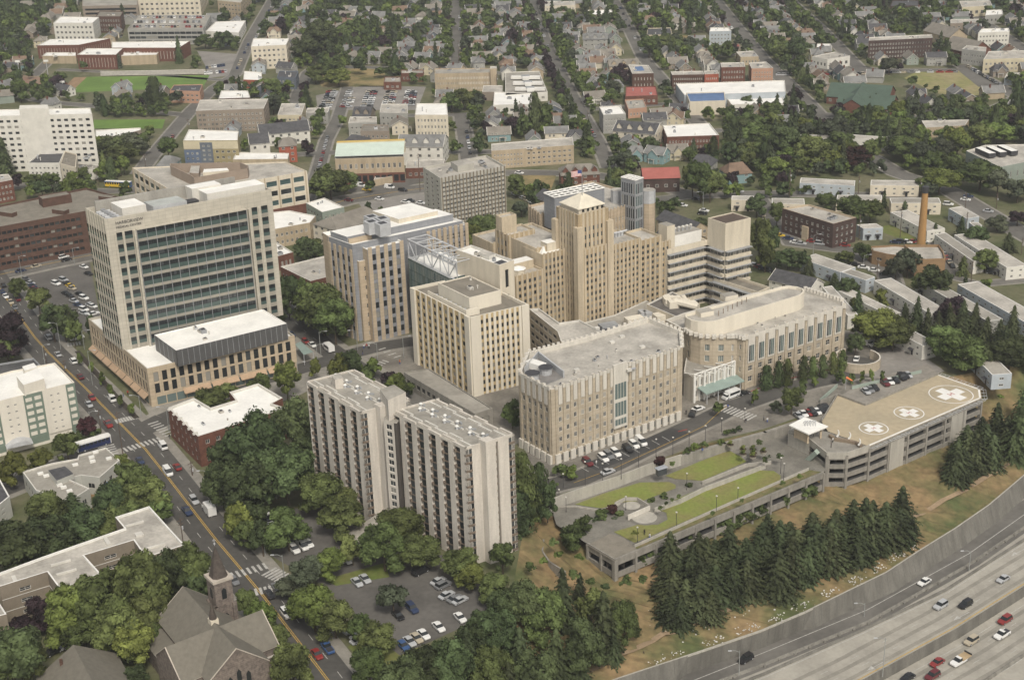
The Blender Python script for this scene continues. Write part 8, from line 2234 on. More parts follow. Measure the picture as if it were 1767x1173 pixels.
# type: length, width, lower profile [(x, z)], glasshouse (x0,x1 bottom; x2,x3 top; z0,z1)
CT = {'sedan': (4.6,1.8,.85,(-1.55,.95,-1.0,.35),1.42), 'suv': (4.7,1.9,1.0,(-2.1,1.0,-1.9,.45),1.75), 'van': (5.2,2.0,1.15,(-2.4,1.9,-2.35,1.1),2.1), 'pickup': (5.4,1.95,1.0,(-.5,1.2,-.3,.6),1.8), 'hatch': (4.0,1.7,.85,(-1.75,.9,-1.5,.3),1.45)}
CM = {}
def car_mesh(ty, col):
    if (ty, col) in CM: return CM[(ty, col)]
    L, W, zb, (a, b_, c, d), zt = CT[ty]; w = W / 2; P_ = PM[col]; m = MB()
    def hull(st, mm):   # stations (x, half width, z0, z1) front to back
        for i in range(len(st)-1):
            (x0, w0, l0, h0),(x1, w1, l1, h1) = st[i], st[i + 1]
            m.face([(x1,-w1, l1),(x0,-w0, l0),(x0,-w0, h0),(x1,-w1, h1)], mm); m.face([(x0, w0, l0),(x1, w1, l1),(x1, w1, h1),(x0, w0, h0)], mm)
            m.face([(x1,-w1, h1),(x0,-w0, h0),(x0, w0, h0),(x1, w1, h1)], mm); m.face([(x0,-w0, l0),(x1,-w1, l1),(x1, w1, l1),(x0, w0, l0)], mm)
        x0, w0, l0, h0 = st[0]; m.face([(x0,-w0, l0),(x0, w0, l0),(x0, w0, h0),(x0,-w0, h0)], mm)
        x0, w0, l0, h0 = st[-1]; m.face([(x0, w0, l0),(x0,-w0, l0),(x0,-w0, h0),(x0, w0, h0)], mm)
    hull([(L / 2, w * .78,.35, zb * .72),(L / 2-.25, w * .95,.28, zb * .86),(L / 2-.9, w, .26, zb * .94),(b_ - .1, w, .26, zb),(-L / 2+.8, w, .26, zb),(-L / 2+.15, w * .94,.3, zb * .96),(-L / 2, w * .86,.38, zb * .85)], P_)
    rw = w * .80   # roof panel and pillars
    m.face([(c, -rw, zt),(d, -rw, zt),(d, rw, zt),(c, rw, zt)], P_)
    if ty == 'pickup': m.face([(-L / 2+.2,-w * .8, zb + .01),(a - .1,-w * .8, zb + .01),(a - .1, w * .8, zb + .01),(-L / 2+.2, w * .8, zb + .01)], MATS['dark metal'])
    body = m.mesh('body'); m = MB()
    q = [(b_, w * .93),(a, w * .93)]; ws = w * .93; e = .04
    B4 = [(b_, -ws, zb),(b_, ws, zb),(a, ws, zb),(a, -ws, zb)]; T4 = [(d, -rw, zt - e),(d, rw, zt - e),(c, rw, zt - e),(c, -rw, zt - e)]
    for i in range(4): m.face([B4[i], B4[(i + 1) % 4], T4[(i + 1) % 4], T4[i]], glass_d)
    if ty == 'van' :
        for s in (-1,1): 
            f = [(a + .1, s * (ws + .02), zb),(a + 2.3, s * (ws + .02), zb),(a + 2.3, s * (rw + .02), zt - .05),(c + .1, s * (rw + .02), zt - .05)]; m.face(f if s < 0 else f[::-1], P_)
    win = m.mesh('window'); m = MB()
    for i in range(10):
        t0, t1 = i * math.pi / 5,(i + 1) * math.pi / 5; r = .33
        m.face([(r * math.cos(t0),-.11, r * math.sin(t0)),(r * math.cos(t1),-.11, r * math.sin(t1)),(r * math.cos(t1),.11, r * math.sin(t1)),(r * math.cos(t0),.11, r * math.sin(t0))][::-1], tyre_m)
        for s in (-1,1): m.face([(0,.115 * s, 0),(.2 * math.cos(t0),.115 * s, .2 * math.sin(t0)),(.2 * math.cos(t1),.115 * s, .2 * math.sin(t1))], steel); m.face([(.2 * math.cos(t0),.11 * s, .2 * math.sin(t0)),(r * math.cos(t0),.11 * s, r * math.sin(t0)),(r * math.cos(t1),.11 * s, r * math.sin(t1)),(.2 * math.cos(t1),.11 * s, .2 * math.sin(t1))], tyre_m)
    wh = m.mesh('wheel'); m = MB(); m.box((0,0,0),.08,.34,.16, head_m, 0, None, True); hl = m.mesh('headlight')
    CM[(ty, col)] = (body, win, wh, hl, L, w, zb); return CM[(ty, col)]
CARS = []; ncar = 0; CREST = []
def car(p, ang, ty, col, note='parked'):
    global ncar
    k = PX(p)[2]; body, win, wh, hl, L, w, zb = car_mesh(ty, col)
    CARS.append((k, p, ang, ty, col, note))
def heading(px, py, dx, dy, z=0):
    a, b_ = G(px, py, z), G(px + dx * .3, py + dy * .3, z); d = b_ - a; return a, math.atan2(d.y, d.x)
def cp(x, y, dx, dy, ty='sedan', col='silver', z=0.12, note='parked'):
    p, a = heading(x, y, dx, dy, z); car(p, a, ty, col, note)
tyk = {'s': 'sedan', 'u': 'suv', 'v': 'van', 'p': 'pickup', 'h': 'hatch'}
ck_ = {'w': 'white', 's': 'silver', 'g': 'grey', 'k': 'black', 'n': 'dark blue', 'r': 'red', 'm': 'maroon', 't': 'tan', 'e': 'green', 'b': 'blue', 'y': 'yellow'}
def cl(dx, dy, z, note, *L):
    for (x, y, c) in L: cp(x, y, dx, dy, tyk[c[0]], ck_[c[1]], z, note)
cl(-30,-38,.12, 'driving', (6,494,'sk'),(4,505,'sn'),(26,532,'sg'),(84,584,'us'),(100,613,'ss'),(127,625,'uw'),(139,652,'sm'),(193,690,'vw'),(281,772,'vw'),(306,808,'sr'),(478,1015,'sg'),(565,1120,'pb'))
cl(30,38,.12, 'driving', (10,513,'sw'),(19,523,'st'),(31,518,'sm'),(159,688,'sr'),(154,700,'ss'),(187,734,'pr'),(242,797,'sn'),(335,866,'us'),(323,884,'pn'),(404,1004,'sg'),(465,1028,'sk'),(494,1061,'uw'),(547,1131,'sr'),(290,817,'vw'))
cl(20,6,.12, 'parked', (45,483,'sg'),(48,488,'sk'),(53,490,'ss'),(56,495,'sn'),(59,500,'sm'),(97,491,'uw'),(110,485,'us'),(116,491,'sk'),(121,495,'sy'),(124,499,'st'),(114,508,'sk'),(120,512,'sk'),(128,521,'ss'),(135,528,'sn'),(138,509,'sk'),(145,516,'uw'),(156,528,'ss'),(160,530,'sw'),(145,536,'uw'),(145,542,'ss'),(145,462,'sw'),(153,474,'sk'))
cl(25,-6,.12, 'driving', (110,445,'uw'),(115,450,'sk'),(63,461,'st'),(36,469,'sn'),(133,585,'pw') ,(162,543,'sw'))
cl(14,14,.12, 'parked', (508,950,'uw'),(522,944,'vw'),(532,940,'sw'),(599,968,'sw'),(616,1007,'ss'),(630,1001,'ss'),(711,1052,'un'),(687,1064,'sk'),(794,1068,'sw'),(757,1084,'sw'),(731,1097,'sw'),(719,1103,'st'),(707,1109,'ss'),(696,1116,'sb'),(585,968,'ss'))
cl(16,-8,.12, 'parked', (726,988,'vk'),(757,1005,'ss'),(765,1012,'ug'),(771,1029,'ss'),(785,1035,'sg'),(794,1038,'ss'),(607,1089,'ss'),(619,1099,'sw'),(619,1106,'ss'),(180,1072,'sk'),(92,1127,'sk'),(118,1115,'ss'),(182,1118,'sk'))
cl(-20,-16,.12, 'parked', (462,898,'sk'),(470,908,'ss'),(480,890,'sg'),(455,885,'sw'),(475,920,'sk'),(440,910,'sr'))
cl(16,13,.12, 'parked', (1014,800,'um'),(1041,793,'uw'),(1050,788,'ug'),(1062,784,'uw'),(1083,777,'uk'),(1094,770,'uw'),(1106,765,'vw'))
cl(30,-10,.12, 'driving', (1049,816,'ss'),(1284,680,'sk')); cl(5,-14,.12, 'parked', (1195,716,'uk'),(1478,621,'sw'))
cl(16,-5,.12, 'parked', (1205,707,'sw'))
cl(12,10,.42, 'parked', (1494,677,'ss'),(1501,674,'sg'),(1509,671,'sk'),(1527,663,'um'),(1535,660,'sw'),(1545,658,'sk'),(1556,653,'uk'),(1561,650,'sk'),(1566,649,'ss'),(1378,719,'ss'),(1386,716,'sw'),(1396,714,'sr'),(1402,714,'uk'),(1409,712,'sw'),(1415,709,'sk'),(1419,706,'sk'),(1424,704,'sk'))
cl(-20,12,-19.85, 'driving', (1595,1006,'sw'),(1623,1047,'us'),(1666,1045,'uk'),(1731,1001,'ss'),(1287,1139,'uk'))
cl(-20,12,-22.35, 'driving', (1734,1072,'ur'),(1729,1097,'pw'),(1676,1108,'ut'),(1617,1145,'sr'),(1609,1168,'um'),(1566,1171,'sk'))
cl(20,2,.12, 'parked', (633,329,'sy'),(622,322,'vw'),(672,325,'vw'),(695,330,'uk'),(655,345,'sw'),(700,350,'sw'),(708,348,'sk'),(726,352,'sw'),(602,347,'sm'),(87,326,'ss'),(55,322,'sr'),(115,323,'sw'),(896,300,'sw'),(900,325,'sw'),(1178,356,'sw'),(1215,365,'sw'),(1212,370,'sk'),(1255,331,'sw'),(1275,332,'us'),(1202,345,'sk'),(1345,408,'sy'),(1360,413,'sn'),(1372,420,'sw'),(1382,422,'ss'),(1401,418,'sr'),(1415,422,'us'),(1458,425,'sr'),(1490,463,'sw'),(1508,468,'sw'),(1528,474,'sk'),(1475,458,'sk'),(1666,346,'sw'),(1671,340,'sn'),(1636,354,'uw'),(1705,366,'ss'))
def prow(p, q, n, dx, dy, seed, fill=.85):
    r = random.Random(seed)
    for i in range(n):
        if r.random() > fill: continue
        t = (i + .5) / n; cp(p[0]+(q[0] - p[0]) * t, p[1]+(q[1] - p[1]) * t, dx, dy, r.choice(['sedan', 'sedan', 'suv', 'hatch', 'sedan']), r.choice(['white', 'silver', 'silver', 'grey', 'black', 'dark blue', 'red', 'tan', 'white', 'black']),.12, 'parked')
prow((1617,425),(1650,470),7,4,6,1); prow((1520,420),(1600,418),8,10,1,2); prow((1672,452),(1715,475),4,20,3,3)
prow((300,235),(275,262),6,-6,8,4); prow((548,300),(566,235),10,3,-12,5); prow((1318,375),(1300,350),5,-4,-6,6); prow((1450,245),(1520,292),10,9,7,7)
prow((1340,130),(1500,128),20,10,0,8); prow((1520,126),(1650,125),16,10,0,9); prow((1668,115),(1728,150),14,8,6,10); prow((1640,12),(1760,92),16,8,6,11)
prow((1340,30),(1300,92),0,3,6,12); prow((1240,22),(1310,108),14,5,6,13); prow((1365,12),(1415,55),9,6,6,14); prow((792,15),(796,110),9,1,8,15); prow((924,22),(950,95),8,3,8,16)
prow((1068,10),(1108,92),8,4,8,17); prow((408,122),(430,75),7,3,-8,18); prow((470,8),(440,70),8,-4,8,19); prow((803,215),(812,270),6,2,8,20); prow((1000,195),(1028,240),6,4,7,21)
for k in range(5): prow((556 + k * 36,188 - k),(570 + k * 34,158),8,10,0,30 + k); prow((565 + k * 36,188 - k),(578 + k * 34,158),8,10,0,40 + k)
prow((355,118),(398,112),9,2,8,50); prow((352,128),(392,124),8,2,8,51); prow((160,50),(158,62),0,4,0,52); prow((195,50),(188,70),7,10,2,53); prow((210,52),(206,66),5,10,2,54)
prow((885,335),(925,355),6,8,4,55); prow((1290,455),(1330,470),5,12,3,56); prow((485,570),(545,600),5,12,9,57); prow((1010,310),(1060,318),0,1,1,58)
ZG = 11.1
for k in range(3):
    r = random.Random(k)
    for i in range(24):
        if r.random() < .85: cp(232 + i * 5.0 + k * 2,47 - k * 8,.5,6, 'sedan', r.choice(['white', 'silver', 'grey', 'black', 'red', 'tan']), ZG, 'parked')
CARS.sort(key=lambda c: c[0]); COBJ = []
for i, (k, p, ang, ty, col, note) in enumerate(CARS):
    body, win, wh, hl, L, w, zb = car_mesh(ty, col)
    if i < 300:
        o = empty({'sedan': 'parked_car', 'hatch': 'parked_car', 'suv': 'suv', 'van': 'van', 'pickup': 'pickup_truck'}[ty], p); o.rotation_euler = (0,0, ang)
        for nm, me, loc in [('body', body, (0,0,0)),('window', win, (0,0,0))]+([('wheel', wh, (x, y, .33)) for x in (L * .31,-L * .31) for y in (w - .08,-w + .08)] + [('headlight', hl, (L / 2-.05, y, zb * .55)) for y in (w * .55,-w * .55)] if k < 900 else []):
            c = bpy.data.objects.new(nm, me); COL.objects.link(c); c.parent = o; c.location = loc
        COBJ.append((o, col + ' ' + {'sedan': 'saloon car', 'hatch': 'hatchback car', 'suv': 'suv', 'van': 'van', 'pickup': 'pickup truck'}[ty]+('' if note == 'parked' else ' driving'), {'suv': 'car', 'van': 'van', 'pickup': 'pickup truck'}.get(ty, 'car')))
    else: CREST.append((p, ang, ty, col))
if CREST:
    m = MB()
    for p, ang, ty, col in CREST:
        L, W = CT[ty][:2]; m.box(p, L, W, .9, PM[col], ang); m.box(p + Vector((0,0,.9)), L * .5, W * .85,.5, glass_d, ang, PM[col])
    o = m.build('distant_car', None, (0,0,0)); o['kind'] = 'stuff'; tag(o, 'tiny cars parked far off along the residential streets and lots', 'cars')
def bigv(name, label, cat, x, y, dx, dy, L, W, H, col, cab=None, stripe=None, z=.12, gl_=True, cabm=None):
    p, a = heading(x, y, dx, dy, z); o = empty(name, p); o.rotation_euler = (0,0, a); tag(o, label, cat)
    def add(nm, m): c = m.mesh(nm); q = bpy.data.objects.new(nm, c); COL.objects.link(q); q.parent = o
    m = MB(); x0 = -L / 2; bl = L - (cab or 0); m.prism([(x0,-W / 2),(x0 + bl - .3,-W / 2),(x0 + bl, -W / 2+.25),(x0 + bl, W / 2-.25),(x0 + bl - .3, W / 2),(x0, W / 2)],.45, H, col, white if stripe else col, True); add('body', m)
    if stripe:
        for s in (-1,1):
            m = MB(); f = [(x0+.2, s * (W / 2+.02),.5),(x0 + bl - .4, s * (W / 2+.02),.5),(x0 + bl - .4, s * (W / 2+.02), H * .85),(x0+.2, s * (W / 2+.02), H * .85)]; m.face(f if s < 0 else f[::-1], stripe); add('livery_panel', m)
    if cab:
        m = MB(); c0 = x0 + bl + .05; m.prism([(c0,-W * .45),(c0 + cab, -W * .42),(c0 + cab, W * .42),(c0, W * .45)],.4,1.25, cabm or col); m.prism([(c0,-W * .42),(c0 + cab * .55,-W * .38),(c0 + cab * .55, W * .38),(c0, W * .42)],1.25,2.05, glass_d, cabm or col); add('cab', m)
    if gl_:
        n = int(L / 1.3)
        for k in range(n):
            for s in (-1,1):
                m = MB(); xx = x0+.3+(bl - .8) * k / n; f = [(xx, s * (W / 2+.04), H * .55),(xx + .95, s * (W / 2+.04), H * .55),(xx + .95, s * (W / 2+.04), H * .86),(xx, s * (W / 2+.04), H * .86)]; m.face(f if s < 0 else f[::-1], glass_d); add('window', m)
    for xx in (-L * .3, L * .32):
        for s in (-1,1): q = bpy.data.objects.new('wheel', car_mesh('sedan', 'white')[2]); COL.objects.link(q); q.parent = o; q.location = (xx, s * (W / 2-.12),.45); q.scale = (1.35,1.5,1.35)
navy_b = mat('navy bus paint', (.02,.03,.09), rough=.3, var=0); W0 = PM['white']
bigv('city_bus', 'white roofed navy city bus waiting behind the small tree at the big avenue crossing', 'bus', 162,772,20,-6,11,2.6,3.1, W0, stripe=navy_b)
bigv('city_bus', 'blue and yellow city bus in the street behind the brown brick office block', 'bus', 205,323,20,1,14,2.6,3.1, PM['blue'], stripe=PM['yellow'])
bigv('shuttle_bus', 'white shuttle bus stopped beside the green entrance canopy', 'bus', 1261,686,-20,8,6.5,2.3,2.6, W0, cab=1.3)
bigv('shuttle_bus', 'white shuttle bus driving up the side street beside the tan panelled wing', 'bus', 567,604,-20,-16,6.2,2.3,2.6, W0, cab=1.3)
bigv('box_truck', 'white box truck on the avenue beside the hedge of dark maples', 'truck', 361,884,-30,-38,6.6,2.4,3.1, W0, cab=1.8, gl_=False)
bigv('box_truck', 'white truck half hidden by trees at the top of the pale ramp yard', 'truck', 1494,595,20,6,6,2.3,2.4, W0, cab=1.7, gl_=False)
p, a = heading(1656,1142,-20,12,-22.35); o = empty('flatbed_truck', p); o.rotation_euler = (0,0, a); tag(o, 'white flatbed truck with tan bed on the lower freeway lanes', 'truck')
for nm, me, loc in (('body', car_mesh('pickup', 'white')[0],(.4,0,0)),('window', car_mesh('pickup', 'white')[1],(.4,0,0))): c = bpy.data.objects.new(nm, me); COL.objects.link(c); c.parent = o; c.location = loc
m = MB(); m.box((-1.6,0,1.05),3.6,2.3,.2, mat('tan planks', (.4,.3,.18), var=.1),0, None, True); m.box((-3.3,0,1.25),.1,2.3,.5, darkm); c = bpy.data.objects.new('flatbed', m.mesh('flatbed')); COL.objects.link(c); c.parent = o
for x in (1.9,-1.9):
    for y in (.85,-.85): c = bpy.data.objects.new('wheel', car_mesh('sedan', 'white')[2]); COL.objects.link(c); c.parent = o; c.location = (x, y, .33)
# ---------------------------------------------------------------- street furniture
POLES = []
lampm = mat('lamp post metal', (0.30,0.31,0.30), rough=.5, var=.05); woodp = mat('weathered pole wood', (0.12,0.09,0.07), var=.15, scale=1)
def pole(x, yb, yt, kind, dx=0, z=0):
    p = G(x, yb, z) if z > -30 else slopeG(x, yb); lo, hi = 0,40
    for _ in range(30):
        mm = (lo + hi)/2
        if PX((p.x, p.y, p.z + mm))[1] > yt: lo = mm
        else: hi = mm
    h = lo; o = empty({'l': 'street_lamp', 'u': 'utility_pole', 'g': 'garden_lamp'}[kind], p)
    def add(nm, m):
        c = m.mesh(nm); q = bpy.data.objects.new(nm, c); COL.objects.link(q); q.parent = o
    m = MB(); mm_ = woodp if kind == 'u' else (darkm if kind == 'g' else lampm); r = .17 if kind == 'u' else (.09 if kind == 'g' else .12)
    m.cyl((0,0,-.3), r, r * .65, h + .3, mm_, 8); add('pole', m)
    if kind == 'l':
        s = 1 if dx >= 0 else -1; m = MB(); m.beam((0,0, h - .5),(s * 1.1,-.1, h + .15),.06, mm_, 6); m.beam((s * 1.1,-.1, h + .15),(s * 2.3,-.2, h + .2),.06, mm_, 6); add('arm', m)
        m = MB(); m.box((s * 2.5,-.2, h + .1),.9,.36,.18, steel, 0, steel, True); add('lamp_head', m)
    if kind == 'u':
        m = MB(); m.box((0,0, h - .8),2.4,.14,.14, mm_, .9, None, True); m.box((0,0, h - 2),1.8,.12,.12, mm_, .9, None, True); add('crossarm', m); m = MB(); m.cyl((.35,0, h - 3.4),.24,.24,.8, steel, 8); add('transformer', m)
    if kind == 'g': m = MB(); m.cyl((0,0, h),.28,.28,.22, offw, 8); add('lamp_head', m)
    POLES.append((o, {'l': 'grey street lamp', 'u': 'brown wooden utility pole', 'g': 'dark garden lamp post'}[kind], {'l': 'street lamp', 'u': 'utility pole', 'g': 'lamp post'}[kind]))
for a in [(78,630,595,'l',1),(105,603,557,'l',-1),(146,603,570,'l',1),(129,458,428,'l',1),(38,478,442,'l',1),(160,665,605,'l',1),(244,718,682,'l',-1),(292,745,702,'l',-1),(160,755,710,'l',1),(491,1000,957,'l',-1),(458,958,930,'l',-1),(363,858,812,'l',-1),(569,1075,1048,'l',-1),(473,1120,1083,'l',1),(355,672,650,'l',1),
          (554,614,572,'l',1),(617,604,570,'l',-1),(653,640,592,'l',-1),(549,633,594,'l',1),(515,655,625,'l',1),(697,618,580,'l',1),(1213,366,331,'l',-1),(1490,462,440,'l',1),(1403,440,405,'l',1),(1612,332,327,'l',1),(1568,325,325,'l',1),
          (80,627,598,'u'),(113,645,620,'u'),(212,783,710,'u'),(175,747,705,'u'),(320,965,893,'u'),(332,820,795,'u'),(1362,345,292,'u'),(1481,335,303,'u'),(1553,410,360,'u'),(1513,482,445,'u'),(1482,415,370,'u'),(1363,333,300,'u'),(1587,340,306,'u'),(1665,365,332,'u'),(1675,492,450,'u'),(1719,360,333,'u'),(1667,398,366,'u'),(1762,440,410,'u'),(215,300,262,'u'),(253,300,265,'u'),(170,322,295,'u'),(617,312,262,'u'),(725,330,265,'u'),(328,240,205,'u'),(792,110,70,'u'),(1015,230,190,'u'),(858,160,128,'u')]: pole(*a)
for (x, yb, yt) in [(972,842,818),(1010,837,797),(1040,832,800),(1072,825,792),(1102,810,772),(1132,790,758),(1161,785,755),(1189,772,745),(1217,765,735),(1245,745,722),(977,883,858),(1185,845,817),(1236,882,856),(1273,865,842),(1167,912,884),(1100,938,910),(1352,830,800),(1347,815,790),(1285,728,705),(1080,880,857),(965,870,845)]: pole(x, yb, yt, 'g', 0,-2.6 if yb > 838 and x > 960 and not (x, yb) == (972,842) else 0)
for (x, yb, yt, zz) in [(1672,985,950,-20),(1491,1063,1040,-20),(1523,1165,1100,-20),(1275,1165,1122,-20)]: pole(x, yb, yt, 'l', -1, zz)
# people
PEO = []
def person(x, y, shirt, trousers, z=.1, seat=False, hill=False):
    p = slopeG(x, y) if hill else G(x, y, z); o = empty('person', p); m = MB(); sk = mat('skin', (.35,.22,.16), var=0); hairm = mat('dark hair', (.03,.02,.015), var=0)
    def ringp(c, rx, ry, z_): return [(c[0] + rx * math.cos(t * math.pi / 4), c[1] + ry * math.sin(t * math.pi / 4), z_) for t in range(8)]
    def loft(rings, mm):
        for a, b_ in zip(rings[:-1], rings[1:]):
            for i in range(8): m.face([a[i], a[(i + 1) % 8], b_[(i + 1) % 8], b_[i]], mm)
    for s in (-1,1):
        loft([ringp((s * .1,.06 * s),.06,.10,0), ringp((s * .1,.05 * s),.06,.06,.1), ringp((s * .1,0),.07,.08,.48), ringp((s * .09,0),.095,.1,.86)], trousers)
        loft([ringp((s * .29,.03),.035,.04,.72), ringp((s * .27,0),.045,.05,1.08), ringp((s * .2,0),.06,.07,1.43)], shirt); loft([ringp((s * .29,.05),.02,.03,.62), ringp((s * .29,.03),.04,.045,.74)], sk)
    loft([ringp((0,0),.17,.12,.82), ringp((0,0),.15,.11,1.05), ringp((0,0),.2,.13,1.35), ringp((0,0),.1,.09,1.48), ringp((0,0),.06,.06,1.5)], shirt)
    loft([ringp((0,0),.055,.055,1.48), ringp((0,0),.08,.09,1.58), ringp((0,.01),.085,.1,1.68), ringp((0,0),.05,.06,1.77), ringp((0,0),.01,.01,1.78)], sk)
    bd = m.mesh('body'); q = bpy.data.objects.new('body', bd); COL.objects.link(q); q.parent = o
    m = MB(); loft([ringp((0,-.03),.088,.09,1.64), ringp((0,-.02),.09,.1,1.72), ringp((0,-.01),.05,.06,1.80), ringp((0,0),.01,.01,1.805)], hairm); q = bpy.data.objects.new('hair', m.mesh('hair')); COL.objects.link(q); q.parent = o
    o.rotation_euler = (0,0, x * .7)
    return o
CLO = {k: mat('cloth ' + k, v, var=0) for k, v in {'white': (.6,.6,.58), 'black': (.02,.02,.022), 'red': (.35,.03,.03), 'blue': (.05,.09,.3), 'grey': (.2,.2,.2), 'orange': (.6,.2,.04)}.items()}
for (x, y, s, t, z, h) in [(221,681,'red','black',.1,0),(213,684,'grey','blue',.1,0),(1256,705,'blue','black',.1,0),(1287,730,'black','grey',.1,0),(1318,725,'grey','black',.1,0),(1324,728,'white','blue',.1,0),(1184,715,'black','black',.1,0),(1029,802,'white','grey',.1,0),(1212,781,'blue','grey',.1,0),(1434,772,'black','black',1.6,0),(1437,763,'white','black',1.6,0),(1112,922,'black','black',-2.5,0),(1121,929,'white','blue',-2.5,0),(1111,1133,'black','grey',0,1),(628,601,'white','blue',.1,0),(633,600,'red','grey',.1,0),(637,601,'white','black',.1,0),(626,611,'black','blue',.1,0),(181,838,'white','blue',.1,0),(174,840,'red','blue',.1,0),(158,845,'orange','black',.1,0),(188,850,'blue','grey',.1,0),(293,757,'black','grey',.1,0),(1398,712,'black','grey',.4,0),(690,628,'orange','blue',.1,0)]:
    o = person(x, y, CLO[s], CLO[t], z, False, bool(h)); PEO.append((o, 'person in ' + s + ' top and ' + t + ' trousers', 'person'))
# planters, bollard pots, playground, flower beds
pot = mat('concrete planter', (.38,.35,.30), var=.08)
PL = []
for (x, y) in ((1282,778),(1282,786),(1299,778),(1300,785),(1299,790),(1317,782),(1260,770)):
    o = empty('planter', G(x, y, 0)); m = MB(); m.cyl(o.location, .9,1.1,.7, pot, 12, mat('potting soil', (.06,.045,.03), var=.1)); m.build('bowl', o)
    c = bpy.data.objects.new('plant', crown_mesh('d', 1,2, 'l')); COL.objects.link(c); c.parent = o; c.scale = (1.8,1.8,1.6); c.location = (0,0,.35); PL.append((o, 'round concrete planter with green plant', 'planter'))
o = empty('play_structure', G(178,848,0)); tag(o, 'small wooden climbing frame with blue roofs in the daycare playground', 'play equipment'); m = MB()
for dx, dy in ((0,0),(1.6,0),(0,1.6),(1.6,1.6)): m.beam(o.location + Vector((dx, dy, 0)), o.location + Vector((dx, dy, 2.4)),.08, MATS['orange tan brick'])
m.box(o.location + Vector((.8,.8,1.1)),1.8,1.8,.12, MATS['orange tan brick']); m.build('frame', o); m = MB(); m.cyl(o.location + Vector((.8,.8,2.3)),1.3,.05,.8, PM['blue'],8); m.build('canopy', o)
m = MB(); m.beam(o.location + Vector((1.7,.8,1.2)), o.location + Vector((3.6,.8,.2)),.3, PM['yellow']); m.build('slide', o)
o = empty('canopy_tent', G(197,823,0)); tag(o, 'white pavilion canopy at the edge of the daycare yard', 'canopy'); m = MB()
for dx in (-1.8,1.8):
    for dy in (-1.8,1.8): m.beam(o.location + Vector((dx, dy, 0)), o.location + Vector((dx, dy, 2.3)),.07, steel)
m.build('legs', o); m = MB(); m.cyl(o.location + Vector((0,0,2.3)),3.0,1.4,.7, white, 4); m.build('roof', o)
o = empty('bus_shelter', G(1141,818,0)); tag(o, 'small bus shelter with pale roof beside the upper garden lawn', 'shelter'); m = MB(); m.box(o.location, 3,1.4,2.1, glass_m, .5); m.build('glass_wall', o); m = MB(); m.box(o.location + Vector((0,0,2.1)),3.6,2,.15, MATS['blue grey pad'],.5, None, True); m.build('roof', o)
o = empty('glass_canopy', G(512,615,0)); tag(o, 'long pale green glass canopy on the pavement right of the office tower podium', 'canopy'); m = MB(); q = [G(509,594,4).xy, G(524,612,4).xy, G(540,607,4).xy, G(519,589,4).xy]; m.prism(q, 3.9,4.05, MATS['pale green metal canopy'], None, True); m.build('roof', o); m = MB()
for k in q: m.beam((*k, 0),(*k, 4),.12, steel)
m.build('posts', o)
o = empty('windsock', G(1459,672,1.8)); tag(o, 'orange windsock on a pole beside the helicopter deck ramp', 'windsock'); m = MB(); m.beam(o.location, o.location + Vector((0,0,4.5)),.07, steel, 6); m.build('pole', o); m = MB(); m.cyl((0,0,0),.4,.2,2.2, PM['orange'],8); c = bpy.data.objects.new('sock', m.mesh('sock')); COL.objects.link(c); c.parent = o; c.location = (0,0,4.3); c.rotation_euler = (.4,2.0,0)
# floodlight masts and bleachers by the field
for i, (x, y, t) in enumerate(((37,150,108),(86,150,107),(110,160,143))):
    p = G(x, y); h = HG(x, y, t); o = empty('floodlight_mast', p); tag(o, ['floodlight mast left of the red court', 'floodlight mast between the court and the gabled shed', 'shorter floodlight mast at the corner of the sports field'][i], 'floodlight'); m = MB(); m.beam(p, p + Vector((0,0, h)),.2, steel, 6); m.build('mast', o); m = MB(); m.box(p + Vector((0,0, h)),3,.4,1.2, white, 0, None, True); m.build('lamp_bank', o)
o = empty('bleachers', G(260,131,0)); tag(o, 'long pale bleachers along the far side of the sports field', 'bleachers'); m = MB()
for k in range(4): a_, b_ = G(174,132 - k * .8,0), G(355,128.5 - k * .8,0); m.beam(a_ + Vector((0,0,.5+.5 * k)), b_ + Vector((0,0,.5+.5 * k)),.5, concl)
m.build('seating', o)
# hedge strip beside avenue
m = MB(); hp = [G(x, y) for x, y in [(133,606),(160,637),(200,684),(236,722)]]; ribbon(m, hp, 1.9,.14, mat('planting bed', (.06,.05,.04), var=.2, scale=.6)); struct(m, 'planting_bed')
